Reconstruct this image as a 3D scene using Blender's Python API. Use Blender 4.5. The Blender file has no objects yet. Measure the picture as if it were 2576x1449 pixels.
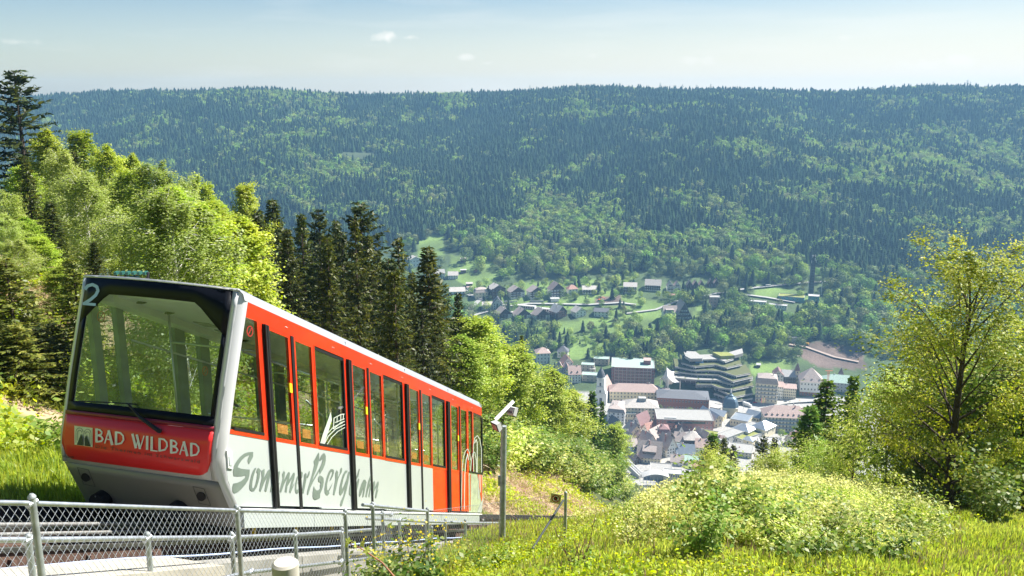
import bpy, bmesh, math, random
import numpy as np
from mathutils import Vector, Matrix, noise
from mathutils.geometry import tessellate_polygon
random.seed(7); RNG = np.random.default_rng(7)
sc = bpy.context.scene; COL = sc.collection
R = math.radians
# ---------------------------------------------------------------- camera
F = 2200.0; TH = math.atan(484/2200.0); CT, ST = math.cos(TH), math.sin(TH)
cam = bpy.data.cameras.new('camera'); cam.sensor_width = 36; cam.lens = 36*F/2576
cam.clip_start = 0.1; cam.clip_end = 30000
co = bpy.data.objects.new('camera', cam); COL.objects.link(co)
co.location = (0, 0, 0); co.rotation_euler = (math.pi/2-TH, 0, 0); sc.camera = co
# ---------------------------------------------------------------- sun, sky, exposure
SUN_AZ, SUN_EL = R(66), R(50)
sd = Vector((math.sin(SUN_AZ)*math.cos(SUN_EL), math.cos(SUN_AZ)*math.cos(SUN_EL), math.sin(SUN_EL)))
sun = bpy.data.lights.new('sun', 'SUN'); sun.energy = 5.0; sun.angle = R(0.53); sun.color = (1.0, 0.95, 0.86)
so = bpy.data.objects.new('sun', sun); COL.objects.link(so); so.rotation_euler = sd.to_track_quat('Z', 'Y').to_euler()
sc.view_settings.view_transform = 'Standard'; sc.view_settings.look = 'None'
sc.view_settings.exposure = 1.35; sc.view_settings.gamma = 1.0; sc.view_settings.use_curve_mapping = False
w = bpy.data.worlds.new('World'); sc.world = w; w.use_nodes = True
nt = w.node_tree; nt.nodes.clear()
def N(t, typ, **k):
    n = t.nodes.new(typ)
    for a, b in k.items(): setattr(n, a, b)
    return n
def mth(t, op, a, b=None, c=None, clamp=False):
    n = N(t, 'ShaderNodeMath', operation=op, use_clamp=clamp)
    for i, v in enumerate((a, b, c)):
        if v is None: continue
        if isinstance(v, (int, float)): n.inputs[i].default_value = v
        else: t.links.new(v, n.inputs[i])
    return n.outputs[0]
sky = N(nt, 'ShaderNodeTexSky', sky_type='NISHITA', sun_disc=False, sun_elevation=SUN_EL, sun_rotation=SUN_AZ,
        altitude=700, air_density=1.0, dust_density=1.2, ozone_density=1.3)
geo = N(nt, 'ShaderNodeNewGeometry'); sepx = N(nt, 'ShaderNodeSeparateXYZ')
neg = N(nt, 'ShaderNodeVectorMath', operation='SCALE'); neg.inputs['Scale'].default_value = -1.0
nt.links.new(geo.outputs['Incoming'], neg.inputs[0]); nt.links.new(neg.outputs[0], sepx.inputs[0])
# cream haze mixed into the sky colour towards the horizon, stronger sunward
zf = mth(nt, 'DIVIDE', sepx.outputs[2], 0.112)
hz_ = mth(nt, 'POWER', mth(nt, 'SUBTRACT', 1.0, mth(nt, 'ABSOLUTE', zf), clamp=True), 0.75)
side = mth(nt, 'MULTIPLY_ADD', sepx.outputs[0], 0.85, 0.66, clamp=True)
mix = N(nt, 'ShaderNodeMix', data_type='RGBA')
nt.links.new(mth(nt, 'MULTIPLY', hz_, side), mix.inputs[0]); 
hs = N(nt, 'ShaderNodeHueSaturation'); hs.inputs['Saturation'].default_value = 1.3; hs.inputs['Value'].default_value = .78
nt.links.new(sky.outputs[0], hs.inputs['Color'])
nt.links.new(hs.outputs[0], mix.inputs[6]); mix.inputs[7].default_value = (7.0, 6.75, 6.1, 1)
# small fair-weather clouds low in the sky
tex = N(nt, 'ShaderNodeTexNoise'); tex.inputs['Scale'].default_value = 60; tex.inputs['Detail'].default_value = 9
nt.links.new(neg.outputs[0], tex.inputs['Vector'])
nz = mth(nt, 'SUBTRACT', tex.outputs[0], 0.5)
tot = None
for (cx, cy, cwx, cwy, st) in ((970, 94, 30, 13, .8), (1034, 94, 27, 9, .7), (1172, 143, 30, 9, .5), (42, 105, 34, 7, .35), (1490, 140, 18, 9, .25),
                               (1740, 150, 60, 12, .3), (2122, 96, 26, 8, .3), (2330, 162, 50, 12, .35), (2410, 152, 44, 10, .4), (1230, 158, 22, 5, .3)):
    r = Vector(((cx-1288)/F, CT-(cy-724.5)/F*ST, -(ST+(cy-724.5)/F*CT))).normalized()
    a = mth(nt, 'DIVIDE', mth(nt, 'SUBTRACT', sepx.outputs[0], r.x), cwx/F)
    b = mth(nt, 'DIVIDE', mth(nt, 'SUBTRACT', sepx.outputs[2], r.z), cwy/F)
    d = mth(nt, 'SQRT', mth(nt, 'ADD', mth(nt, 'MULTIPLY', a, a), mth(nt, 'MULTIPLY', b, b)))
    d = mth(nt, 'MULTIPLY_ADD', nz, 3.4, d)
    m = mth(nt, 'MULTIPLY', mth(nt, 'MULTIPLY', mth(nt, 'SUBTRACT', 1.05, d), 1.0, clamp=True), st)
    m = mth(nt, 'MULTIPLY', m, mth(nt, 'GREATER_THAN', sepx.outputs[1], 0))
    tot = m if tot is None else mth(nt, 'MAXIMUM', tot, m)
mp_ = N(nt, 'ShaderNodeMapping'); mp_.inputs['Scale'].default_value = (5, 5, 42); nt.links.new(neg.outputs[0], mp_.inputs[0])
tx2 = N(nt, 'ShaderNodeTexNoise'); tx2.inputs['Scale'].default_value = 1.0; tx2.inputs['Detail'].default_value = 6; nt.links.new(mp_.outputs[0], tx2.inputs['Vector'])
tot = mth(nt, 'MAXIMUM', tot, mth(nt, 'MULTIPLY', mth(nt, 'SUBTRACT', tx2.outputs[0], .50, clamp=True), .8, clamp=True))
mix2 = N(nt, 'ShaderNodeMix', data_type='RGBA'); nt.links.new(tot, mix2.inputs[0])
nt.links.new(mix.outputs[2], mix2.inputs[6]); mix2.inputs[7].default_value = (7.2, 7.1, 6.7, 1)
bg = N(nt, 'ShaderNodeBackground'); bg.inputs[1].default_value = 0.062
out = N(nt, 'ShaderNodeOutputWorld'); nt.links.new(mix2.outputs[2], bg.inputs[0]); nt.links.new(bg.outputs[0], out.inputs[0])
cy_ = sc.cycles
cy_.max_bounces = 7; cy_.diffuse_bounces = 3; cy_.glossy_bounces = 3; cy_.transmission_bounces = 3
cy_.transparent_max_bounces = 10; cy_.volume_bounces = 0; cy_.caustics_reflective = False; cy_.caustics_refractive = False
# ---------------------------------------------------------------- pixel <-> place
U = Vector((.2592, .9658, 0)); V = Vector((.9658, -.2592, 0)); S = .4965
def P(u, v, w): return Vector((u*U.x+v*V.x, u*U.y+v*V.y, w-S*u))
def ray(x, y):
    r, d = x-1288, y-724.5
    return Vector((r/F, CT-d/F*ST, -(ST+d/F*CT)))
def onv(x, y, v):
    r = ray(x, y); return r*(v/r.dot(V))
def uvw(p): return p.dot(U), p.dot(V), p.z+S*p.dot(U)
def onz(x, y, z):
    r = ray(x, y); return r*(z/r.z)
def sstep(a, b, x):
    t = np.clip((x-a)/(b-a), 0, 1); return t*t*(3-2*t)
def terr(x, y):
    x = np.asarray(x, float); y = np.asarray(y, float)
    u = .2592*x+.9658*y; v = .9658*x-.2592*y
    uu = np.minimum(u, 62)
    zr = -1.6-.375*uu-.0021*np.clip(uu-10, 0, 50)**2-.50*np.maximum(u-62, 0)
    wr = zr+S*u + .10*np.sin(u*.7+v*.5)*sstep(2, 10, v+5)+.12*np.sin(v*.9-u*.31)+.035*np.clip(v-6, 0, 30)
    e = -2.05+1.15*sstep(9, 19, u)
    bed = np.where(v > -5.5, e, -2.05)
    k = .27+.30*sstep(13, 34, u)
    q = np.maximum(0, -9.5-v)
    wl = -1.3+k*np.minimum(q, 12)+.30*np.clip(q-12, 0, 40)+.12*np.sin(u*.8+v*1.3)*sstep(0, 3, q)
    w = bed+(wr-bed)*sstep(-5.0, .4, v)
    w = np.where(v < -9.3, wl, w)
    zh = w-S*u
    yf = y+.06*x+18*np.sin(x/170.)
    yf = yf-30*np.exp(-((x+150)/260.)**2)*sstep(1250, 1900, y)
    zf = np.interp(yf, [-4000, 868, 950, 1100, 1280, 1500, 2040, 2200, 2700, 6000], [-300, -300, -286, -250, -207, -143, -8, 5, 8, 0])
    zf = zf+sstep(1150, 1700, yf)*(16*np.sin(x/140.+y/330.)+9*np.sin(x/61.-y/140.+1))*(1-.75*sstep(1900, 2100, yf))
    return np.maximum(zh, zf)
def gz(x, y): return float(terr(x, y))
def at(px, py, tmin=4.0):
    r = ray(px, py); t = tmin; last = t
    while t < 4000:
        if gz(r.x*t, r.y*t) > r.z*t: break
        last = t; t = t*1.02+.05
    a, b = last, t
    for _ in range(24):
        m = (a+b)/2
        if gz(r.x*m, r.y*m) > r.z*m: b = m
        else: a = m
    return r*b
def proj(X, Y, Z):
    zc = Y*CT-Z*ST; zc = np.where(np.abs(zc) < 1e-3, 1e-3, zc)
    return 1288+F*X/zc, 724.5-F*(Y*ST+Z*CT)/zc, zc
def depth(p): return p.y*CT-p.z*ST
# ---------------------------------------------------------------- materials
MATS = {}
def mat(name, col, rough=.7, metal=0, var=.12, scale=6.0, bump=0, spec=.4, coat=0):
    if name in MATS: return MATS[name]
    m = bpy.data.materials.new(name); m.use_nodes = True; t = m.node_tree; b = t.nodes['Principled BSDF']
    b.inputs['Roughness'].default_value = rough; b.inputs['Metallic'].default_value = metal
    b.inputs['Specular IOR Level'].default_value = spec; b.inputs['Coat Weight'].default_value = coat
    tc = N(t, 'ShaderNodeTexCoord'); nz = N(t, 'ShaderNodeTexNoise'); nz.inputs['Scale'].default_value = scale; nz.inputs['Detail'].default_value = 5
    t.links.new(tc.outputs['Object'], nz.inputs['Vector'])
    rp = N(t, 'ShaderNodeMapRange'); rp.inputs[1].default_value = .3; rp.inputs[2].default_value = .7; rp.inputs[3].default_value = 1-var; rp.inputs[4].default_value = 1+var
    t.links.new(nz.outputs[0], rp.inputs[0])
    h = N(t, 'ShaderNodeHueSaturation'); h.inputs['Color'].default_value = (*col, 1); t.links.new(rp.outputs[0], h.inputs['Value'])
    t.links.new(h.outputs[0], b.inputs['Base Color'])
    if bump:
        bp = N(t, 'ShaderNodeBump'); bp.inputs['Strength'].default_value = bump; bp.inputs['Distance'].default_value = .02
        t.links.new(nz.outputs[0], bp.inputs['Height']); t.links.new(bp.outputs[0], b.inputs['Normal'])
    MATS[name] = m; return m
def leafmat(name, c1, c2, trans=.45, hue=.012, val=.25, scale=1.3, gloss=.022):
    if name in MATS: return MATS[name]
    m = bpy.data.materials.new(name); m.use_nodes = True; t = m.node_tree; t.nodes.clear()
    tc = N(t, 'ShaderNodeNewGeometry'); nz = N(t, 'ShaderNodeTexNoise'); nz.inputs['Scale'].default_value = scale; nz.inputs['Detail'].default_value = 3
    t.links.new(tc.outputs['Position'], nz.inputs['Vector'])
    mx = N(t, 'ShaderNodeMix', data_type='RGBA'); mx.inputs[6].default_value = (*c1, 1); mx.inputs[7].default_value = (*c2, 1)
    rp = N(t, 'ShaderNodeMapRange'); rp.inputs[1].default_value = .36; rp.inputs[2].default_value = .64; t.links.new(nz.outputs[0], rp.inputs[0])
    t.links.new(rp.outputs[0], mx.inputs[0])
    oi = N(t, 'ShaderNodeObjectInfo'); h = N(t, 'ShaderNodeHueSaturation')
    t.links.new(mth(t, 'MULTIPLY_ADD', oi.outputs['Random'], 2*hue, .5-hue), h.inputs['Hue'])
    r2 = mth(t, 'FRACT', mth(t, 'MULTIPLY', oi.outputs['Random'], 17.31))
    t.links.new(mth(t, 'MULTIPLY_ADD', r2, 2*val, 1-val), h.inputs['Value']); t.links.new(mx.outputs[2], h.inputs['Color'])
    d = N(t, 'ShaderNodeBsdfDiffuse'); tr = N(t, 'ShaderNodeBsdfTranslucent'); gl = N(t, 'ShaderNodeBsdfGlossy')
    gl.inputs['Roughness'].default_value = .45; gl.inputs['Color'].default_value = (.8, .8, .8, 1)
    h2 = N(t, 'ShaderNodeHueSaturation'); h2.inputs['Hue'].default_value = .485; h2.inputs['Saturation'].default_value = 1.1; h2.inputs['Value'].default_value = 1.5
    t.links.new(h.outputs[0], h2.inputs['Color']); t.links.new(h.outputs[0], d.inputs[0]); t.links.new(h2.outputs[0], tr.inputs[0])
    m1 = N(t, 'ShaderNodeMixShader'); m1.inputs[0].default_value = trans; t.links.new(d.outputs[0], m1.inputs[1]); t.links.new(tr.outputs[0], m1.inputs[2])
    m2 = N(t, 'ShaderNodeMixShader'); m2.inputs[0].default_value = gloss; t.links.new(m1.outputs[0], m2.inputs[1]); t.links.new(gl.outputs[0], m2.inputs[2])
    o = N(t, 'ShaderNodeOutputMaterial'); t.links.new(m2.outputs[0], o.inputs[0]); MATS[name] = m; return m
def glassmat(name, tint, base=.06, rough=.02, fres=1.5, refl=(1, 1, 1)):
    m = bpy.data.materials.new(name); m.use_nodes = True; t = m.node_tree; t.nodes.clear()
    tr = N(t, 'ShaderNodeBsdfTransparent'); tr.inputs[0].default_value = (*tint, 1); gl = N(t, 'ShaderNodeBsdfGlossy'); gl.inputs['Roughness'].default_value = rough
    gl.inputs['Color'].default_value = (*refl, 1)
    fr = N(t, 'ShaderNodeLayerWeight'); fr.inputs[0].default_value = .5
    f = mth(t, 'MULTIPLY_ADD', mth(t, 'POWER', fr.outputs['Facing'], 3.5), .75, base, clamp=True)
    ms = N(t, 'ShaderNodeMixShader'); t.links.new(f, ms.inputs[0]); t.links.new(tr.outputs[0], ms.inputs[1]); t.links.new(gl.outputs[0], ms.inputs[2])
    o = N(t, 'ShaderNodeOutputMaterial'); t.links.new(ms.outputs[0], o.inputs[0]); MATS[name] = m; return m
# ---------------------------------------------------------------- object helpers
def tag(o, label=None, cat=None, group=None, kind=None):
    if label: o['label'] = label
    if cat: o['category'] = cat
    if group: o['group'] = group
    if kind: o['kind'] = kind
    return o
def empty(name, loc=(0, 0, 0), rz=0, label=None, cat=None, group=None):
    o = bpy.data.objects.new(name, None); COL.objects.link(o); o.location = loc; o.rotation_euler = (0, 0, rz); o.empty_display_size = .2
    return tag(o, label, cat, group)
def link(name, me, parent=None, loc=None):
    o = bpy.data.objects.new(name, me); COL.objects.link(o)
    if parent is not None: o.parent = parent
    if loc is not None: o.location = loc
    return o
def qmesh(name, verts, faces, mats, mi=None, smooth=False):
    verts = np.asarray(verts, np.float32).reshape(-1, 3); faces = np.asarray(faces, np.int32); k = faces.shape[1]
    me = bpy.data.meshes.new(name); me.vertices.add(len(verts)); me.vertices.foreach_set('co', verts.ravel())
    me.loops.add(faces.size); me.loops.foreach_set('vertex_index', faces.ravel())
    me.polygons.add(len(faces)); me.polygons.foreach_set('loop_start', np.arange(0, faces.size, k, dtype=np.int32))
    me.polygons.foreach_set('loop_total', np.full(len(faces), k, np.int32))
    for m in (mats if isinstance(mats, (list, tuple)) else [mats]): me.materials.append(m)
    if mi is not None: me.polygons.foreach_set('material_index', np.asarray(mi, np.int32))
    if smooth: me.polygons.foreach_set('use_smooth', np.ones(len(faces), bool))
    me.update(); me.validate(); return me
class MB:
    def __init__(s): s.v = []; s.f = []; s.m = []
    def add(s, vs, fs, m=0):
        o = len(s.v); s.v += [tuple(x) for x in vs]; s.f += [tuple(i+o for i in f) for f in fs]; s.m += [m]*len(fs); return s
    def hexa(s, p, m=0):   # 8 corners: 0-3 one face, 4-7 the opposite
        return s.add(p, [(0, 3, 2, 1), (4, 5, 6, 7), (0, 1, 5, 4), (1, 2, 6, 5), (2, 3, 7, 6), (3, 0, 4, 7)], m)
    def box(s, x0, x1, y0, y1, z0, z1, m=0, f=None):
        p = [(x0, y0, z0), (x1, y0, z0), (x1, y1, z0), (x0, y1, z0), (x0, y0, z1), (x1, y0, z1), (x1, y1, z1), (x0, y1, z1)]
        if f: p = [f(*q) for q in p]
        return s.hexa(p, m)
    def tube(s, pts, r, n=6, m=0, caps=True):
        pts = [Vector(p) for p in pts]; rs = r if isinstance(r, (list, tuple)) else [r]*len(pts); o = len(s.v)
        prev = None
        for i, p in enumerate(pts):
            d = (pts[min(i+1, len(pts)-1)]-pts[max(i-1, 0)]).normalized()
            a = prev if prev is not None else (Vector((0, 0, 1)) if abs(d.z) < .9 else Vector((1, 0, 0)))
            e1 = (a-d*a.dot(d)).normalized(); e2 = d.cross(e1); prev = e1
            for k in range(n):
                t = 2*math.pi*k/n; s.v.append(tuple(p+(e1*math.cos(t)+e2*math.sin(t))*rs[i]))
        for i in range(len(pts)-1):
            for k in range(n):
                a = o+i*n+k; b = o+i*n+(k+1) % n; s.f.append((a, b, b+n, a+n)); s.m.append(m)
        if caps:
            s.f.append(tuple(o+k for k in range(n))[::-1]); s.m.append(m)
            s.f.append(tuple(o+(len(pts)-1)*n+k for k in range(n))); s.m.append(m)
        return s
    def poly(s, pts, m=0):
        pts = [Vector(p) for p in pts]; tri = tessellate_polygon([pts]); return s.add(pts, tri, m)
    def prism(s, ring, d, m=0):   # ring of points extruded by vector d
        n = len(ring); ring = [Vector(p) for p in ring]; d = Vector(d); tri = tessellate_polygon([ring])
        s.add(ring+[p+d for p in ring], [t for t in tri]+[(a+n, b+n, c+n) for a, b, c in tri]+[(i, (i+1) % n, (i+1) % n+n, i+n) for i in range(n)], m); return s
    def mesh(s, name, mats, smooth=False, fix=True):
        me = bpy.data.meshes.new(name); me.from_pydata(s.v, [], s.f)
        for m in (mats if isinstance(mats, (list, tuple)) else [mats]): me.materials.append(m)
        me.polygons.foreach_set('material_index', s.m)
        if smooth: me.polygons.foreach_set('use_smooth', [True]*len(me.polygons))
        if fix:
            b = bmesh.new(); b.from_mesh(me); bmesh.ops.recalc_face_normals(b, faces=b.faces); b.to_mesh(me); b.free()
        me.update(); return me
    def obj(s, name, mats, parent=None, smooth=False, org=None, fix=True):
        if org is not None: s.v = [tuple(Vector(p)-Vector(org)) for p in s.v]
        return link(name, s.mesh(name, mats, smooth, fix), parent)
def smooth_by_angle(o, a=40):
    me = o.data; me.polygons.foreach_set('use_smooth', [True]*len(me.polygons)); 
    try: me.set_sharp_from_angle(angle=R(a))
    except Exception: pass
# instances on points through geometry nodes, for what nobody could count
def scatter(name, pts, scl, rot, idx, protos, label, cat='plants'):
    me = bpy.data.meshes.new(name); n = len(pts); me.vertices.add(n); me.vertices.foreach_set('co', np.asarray(pts, np.float32).ravel())
    for nm, typ, arr, fld in (('sc', 'FLOAT_VECTOR', np.asarray(scl, np.float32), 'vector'), ('rt', 'FLOAT_VECTOR', np.asarray(rot, np.float32), 'vector'), ('ix', 'INT', np.asarray(idx, np.int32), 'value')):
        a = me.attributes.new(nm, typ, 'POINT'); a.data.foreach_set(fld, arr.ravel())
    o = link(name, me); tag(o, label, cat, kind='stuff')
    pc = bpy.data.collections.new(name+'_kinds')
    for i, p in enumerate(protos):
        q = bpy.data.objects.new('%s_%02d' % (name, i), p); pc.objects.link(q)
    g = bpy.data.node_groups.new(name+'_scatter', 'GeometryNodeTree')
    g.interface.new_socket('Geometry', in_out='INPUT', socket_type='NodeSocketGeometry'); g.interface.new_socket('Geometry', in_out='OUTPUT', socket_type='NodeSocketGeometry')
    gi = g.nodes.new('NodeGroupInput'); go = g.nodes.new('NodeGroupOutput'); ip = g.nodes.new('GeometryNodeInstanceOnPoints'); ci = g.nodes.new('GeometryNodeCollectionInfo')
    ci.inputs[0].default_value = pc; ci.inputs['Separate Children'].default_value = True; ci.inputs['Reset Children'].default_value = True
    at_ = []
    for nm, typ in (('sc', 'FLOAT_VECTOR'), ('rt', 'FLOAT_VECTOR'), ('ix', 'INT')):
        a = g.nodes.new('GeometryNodeInputNamedAttribute'); a.data_type = typ; a.inputs[0].default_value = nm; at_.append(a.outputs[0])
    L = g.links.new; L(gi.outputs[0], ip.inputs['Points']); L(ci.outputs[0], ip.inputs['Instance']); ip.inputs['Pick Instance'].default_value = True
    L(at_[2], ip.inputs['Instance Index']); L(at_[1], ip.inputs['Rotation']); L(at_[0], ip.inputs['Scale']); L(ip.outputs[0], go.inputs[0])
    md = o.modifiers.new('scatter', 'NODES'); md.node_group = g
    return o
# ---------------------------------------------------------------- the ground, one sheet to beyond the ridge
def inpoly(px, py, poly):
    px = np.asarray(px); py = np.asarray(py); c = np.zeros(px.shape, bool); n = len(poly); j = n-1
    for i in range(n):
        xi, yi = poly[i]; xj, yj = poly[j]
        c ^= ((yi > py) != (yj > py)) & (px < (xj-xi)*(py-yi)/((yj-yi) or 1e-9)+xi); j = i
    return c
TOWN = [(1490, 1240), (1380, 905), (1500, 905), (1560, 950), (1650, 985), (1760, 1000), (1890, 990), (1890, 935), (2010, 925), (2200, 940), (2250, 1200)]
MEADOWS = [[(1130, 640), (1250, 660), (1260, 700), (1200, 740), (1130, 690)], [(1050, 600), (1120, 590), (1120, 640), (1050, 650)],
           [(1200, 720), (1600, 695), (1600, 770), (1215, 790)], [(1240, 820), (1520, 800), (1640, 800), (1640, 850), (1500, 900), (1260, 850)],
           [(1420, 850), (1480, 850), (1470, 905), (1395, 905)], [(1560, 745), (1690, 760), (1680, 830), (1560, 880), (1520, 810)],
           [(1900, 715), (2060, 740), (2080, 760), (1900, 750)], [(1890, 900), (1990, 905), (1990, 935), (1890, 945)], [(1755, 760), (1790, 770), (1760, 815), (1740, 805)]]
DIRT = [[(1985, 862), (2090, 858), (2170, 880), (2180, 930), (2060, 925), (1980, 880)], [(1500, 748), (1560, 742), (1570, 768), (1500, 768)]]
FOOT = ([0, 900, 1000, 1100, 1300, 1500, 1700, 1900, 2100, 2300, 2450, 2700], [640, 640, 615, 590, 590, 625, 640, 645, 672, 700, 740, 800])
def ground():
    az = np.concatenate([np.linspace(-180, -46, 34)[:-1], np.linspace(-46, 46, 430), np.linspace(46, 180, 34)[1:-1]])*math.pi/180
    r = np.concatenate([np.geomspace(.4, 70, 210), np.geomspace(70, 700, 90)[1:], np.linspace(700, 1350, 110)[1:], np.linspace(1350, 2300, 70)[1:], np.linspace(2300, 2550, 4)[1:]])
    A, Rr = np.meshgrid(az, r); X = Rr*np.sin(A); Y = Rr*np.cos(A); Z = terr(X, Y)
    nr, na = X.shape; I = np.arange(nr*na).reshape(nr, na); J = np.roll(I, -1, 1)
    f = np.stack([I[:-1], J[:-1], J[1:], I[1:]], -1).reshape(-1, 4)[:, ::-1]
    g1 = mat('soil', (1, 1, 1), .95, scale=.6, var=.3)
    me = qmesh('ground', np.stack([X, Y, Z], -1), f, g1, smooth=True)
    px, py, zc = proj(X, Y, Z); px = np.where(zc > 1, px, -9999); py = np.where(zc > 1, py, -9999)
    u = .2592*X+.9658*Y; v = .9658*X-.2592*Y
    c = np.zeros((nr, na, 3)); c[:] = (.045, .06, .02)
    near = Rr < 75
    c[near] = (.13, .17, .035)
    n1 = np.sin(X*1.7+np.sin(Y*1.3)*2)+np.sin(Y*2.3-X*.9)
    n1b = np.sin(X*.31+Y*.17)+np.sin(Y*.23-X*.4)
    c[near & (n1+n1b > 1.5)] = (.26, .19, .10)
    bank = near & (v < -9.5) & (v > -27) & (u > 16) & (n1 > -1.1)
    c[bank] = (.33, .24, .15)
    c[(u < 14) & (v < -9.3) & near] = (.12, .18, .03)
    far = Rr > 640
    c[far] = (.04, .06, .025)
    low = far & (py > np.interp(px, *FOOT)-6)
    c[low] = (.055, .09, .03)
    for p in MEADOWS: c[far & inpoly(px, py, p)] = (.12, .19, .045)
    for p in DIRT: c[far & inpoly(px, py, p)] = (.13, .095, .08)
    t = far & (Z < -299.5) & inpoly(px, py, TOWN) ; c[t] = (.31, .305, .29)
    pn = np.sin(X*.083+np.sin(Y*.061)*2)+np.sin(Y*.11-X*.037)+.6*np.sin(X*.31+Y*.27)*np.sin(Y*.41)
    c[far & (Z > -299.4)] *= (1+.16*pn[far & (Z > -299.4)])[:, None]
    a = me.color_attributes.new('tone', 'FLOAT_COLOR', 'POINT'); a.data.foreach_set('color', np.concatenate([c.reshape(-1, 3), np.ones((nr*na, 1))], 1).astype(np.float32).ravel())
    tr = g1.node_tree; at_ = N(tr, 'ShaderNodeAttribute', attribute_name='tone')
    hs = [n for n in tr.nodes if n.bl_idname == 'ShaderNodeHueSaturation'][0]; tr.links.new(at_.outputs['Color'], hs.inputs['Color'])
    tag(link('ground', me), kind='structure')
ground()
def strip(name, pix, width, m, lift=.5, z=None, kind='structure', label=None, cat=None):
    pts = []
    for i in range(len(pix)-1):
        for k in range(8):
            t = k/8; pts.append((pix[i][0]*(1-t)+pix[i+1][0]*t, pix[i][1]*(1-t)+pix[i+1][1]*t))
    pts.append(pix[-1]); p3 = [at(*p, 500) for p in pts]; b = MB(); n = len(p3)
    for i, p in enumerate(p3):
        d = (p3[min(i+1, n-1)]-p3[max(i-1, 0)]); d.z = 0; d.normalize(); s = Vector((d.y, -d.x, 0))*width/2
        for q in (p+s, p-s): b.v.append((q.x, q.y, gz(q.x, q.y)+lift))
        zz = max(b.v[-1][2], b.v[-2][2]); b.v[-1] = (*b.v[-1][:2], zz); b.v[-2] = (*b.v[-2][:2], zz)
    for i in range(n-1): b.f.append((2*i, 2*i+1, 2*i+3, 2*i+2)); b.m.append(0)
    o = b.obj(name, m); tag(o, label, cat, kind=kind); return o
asph = mat('valley_asphalt', (.33, .33, .32), .9, scale=.2)
for pix, wd in (([(1178, 742), (1205, 752), (1222, 752), (1260, 742)], 7), ([(1175, 800), (1185, 775), (1205, 757), (1222, 750)], 7),
                ([(1190, 795), (1235, 782), (1262, 768), (1290, 771), (1330, 765), (1400, 766), (1480, 768), (1560, 763), (1600, 768)], 6),
                ([(1262, 770), (1275, 782), (1300, 790), (1400, 794)], 5), ([(1575, 790), (1650, 780), (1700, 760), (1800, 740), (1830, 736)], 5),
                ([(1840, 733), (1900, 725), (1960, 719), (2040, 712), (2100, 708)], 7), ([(1870, 742), (1930, 750), (2000, 762)], 6)):
    strip('road', pix, wd, asph)
strip('road', [(1775, 1022), (1850, 1030), (1960, 1012), (2080, 1004), (2140, 1010)], 14, asph, .08)
strip('road', [(1785, 1003), (1800, 1030), (1840, 1040)], 12, asph, .12)
strip('path', [(1985, 868), (2030, 875), (2100, 900), (2160, 912)], 5, mat('pale_track', (.30, .24, .21), .95, scale=.3), .5)
strip('path', [(1660, 1040), (1700, 1036), (1760, 1036), (1790, 1034)], 5, mat('promenade', (.45, .45, .43), .9, scale=.3), .10)
# ---------------------------------------------------------------- tree builders
def rot_cards(c, ls, rng, up=.8, asp=.62, tdir=None, outw=None):
    n = len(c); nn = rng.normal(size=(n, 3)); nn /= np.linalg.norm(nn, axis=1)[:, None]; nn[:, 2] = np.abs(nn[:, 2])*.6+up*rng.random(n)
    if outw is not None: nn = nn*.55+outw
    nn /= np.linalg.norm(nn, axis=1)[:, None]; nn /= np.linalg.norm(nn, axis=1)[:, None]
    t = rng.normal(size=(n, 3)) if tdir is None else tdir+rng.normal(size=(n, 3))*.35
    t -= nn*(t*nn).sum(1)[:, None]; t /= np.linalg.norm(t, axis=1)[:, None]; b = np.cross(nn, t)
    s = (ls*(.65+.7*rng.random(n)))[:, None]
    v = np.stack([c-t*s*.5, c+b*s*asp*.5+nn*s*.06, c+t*s*.5, c-b*s*asp*.5+nn*s*.06], 1)
    return v.reshape(-1, 3), np.arange(4*n).reshape(n, 4)
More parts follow.
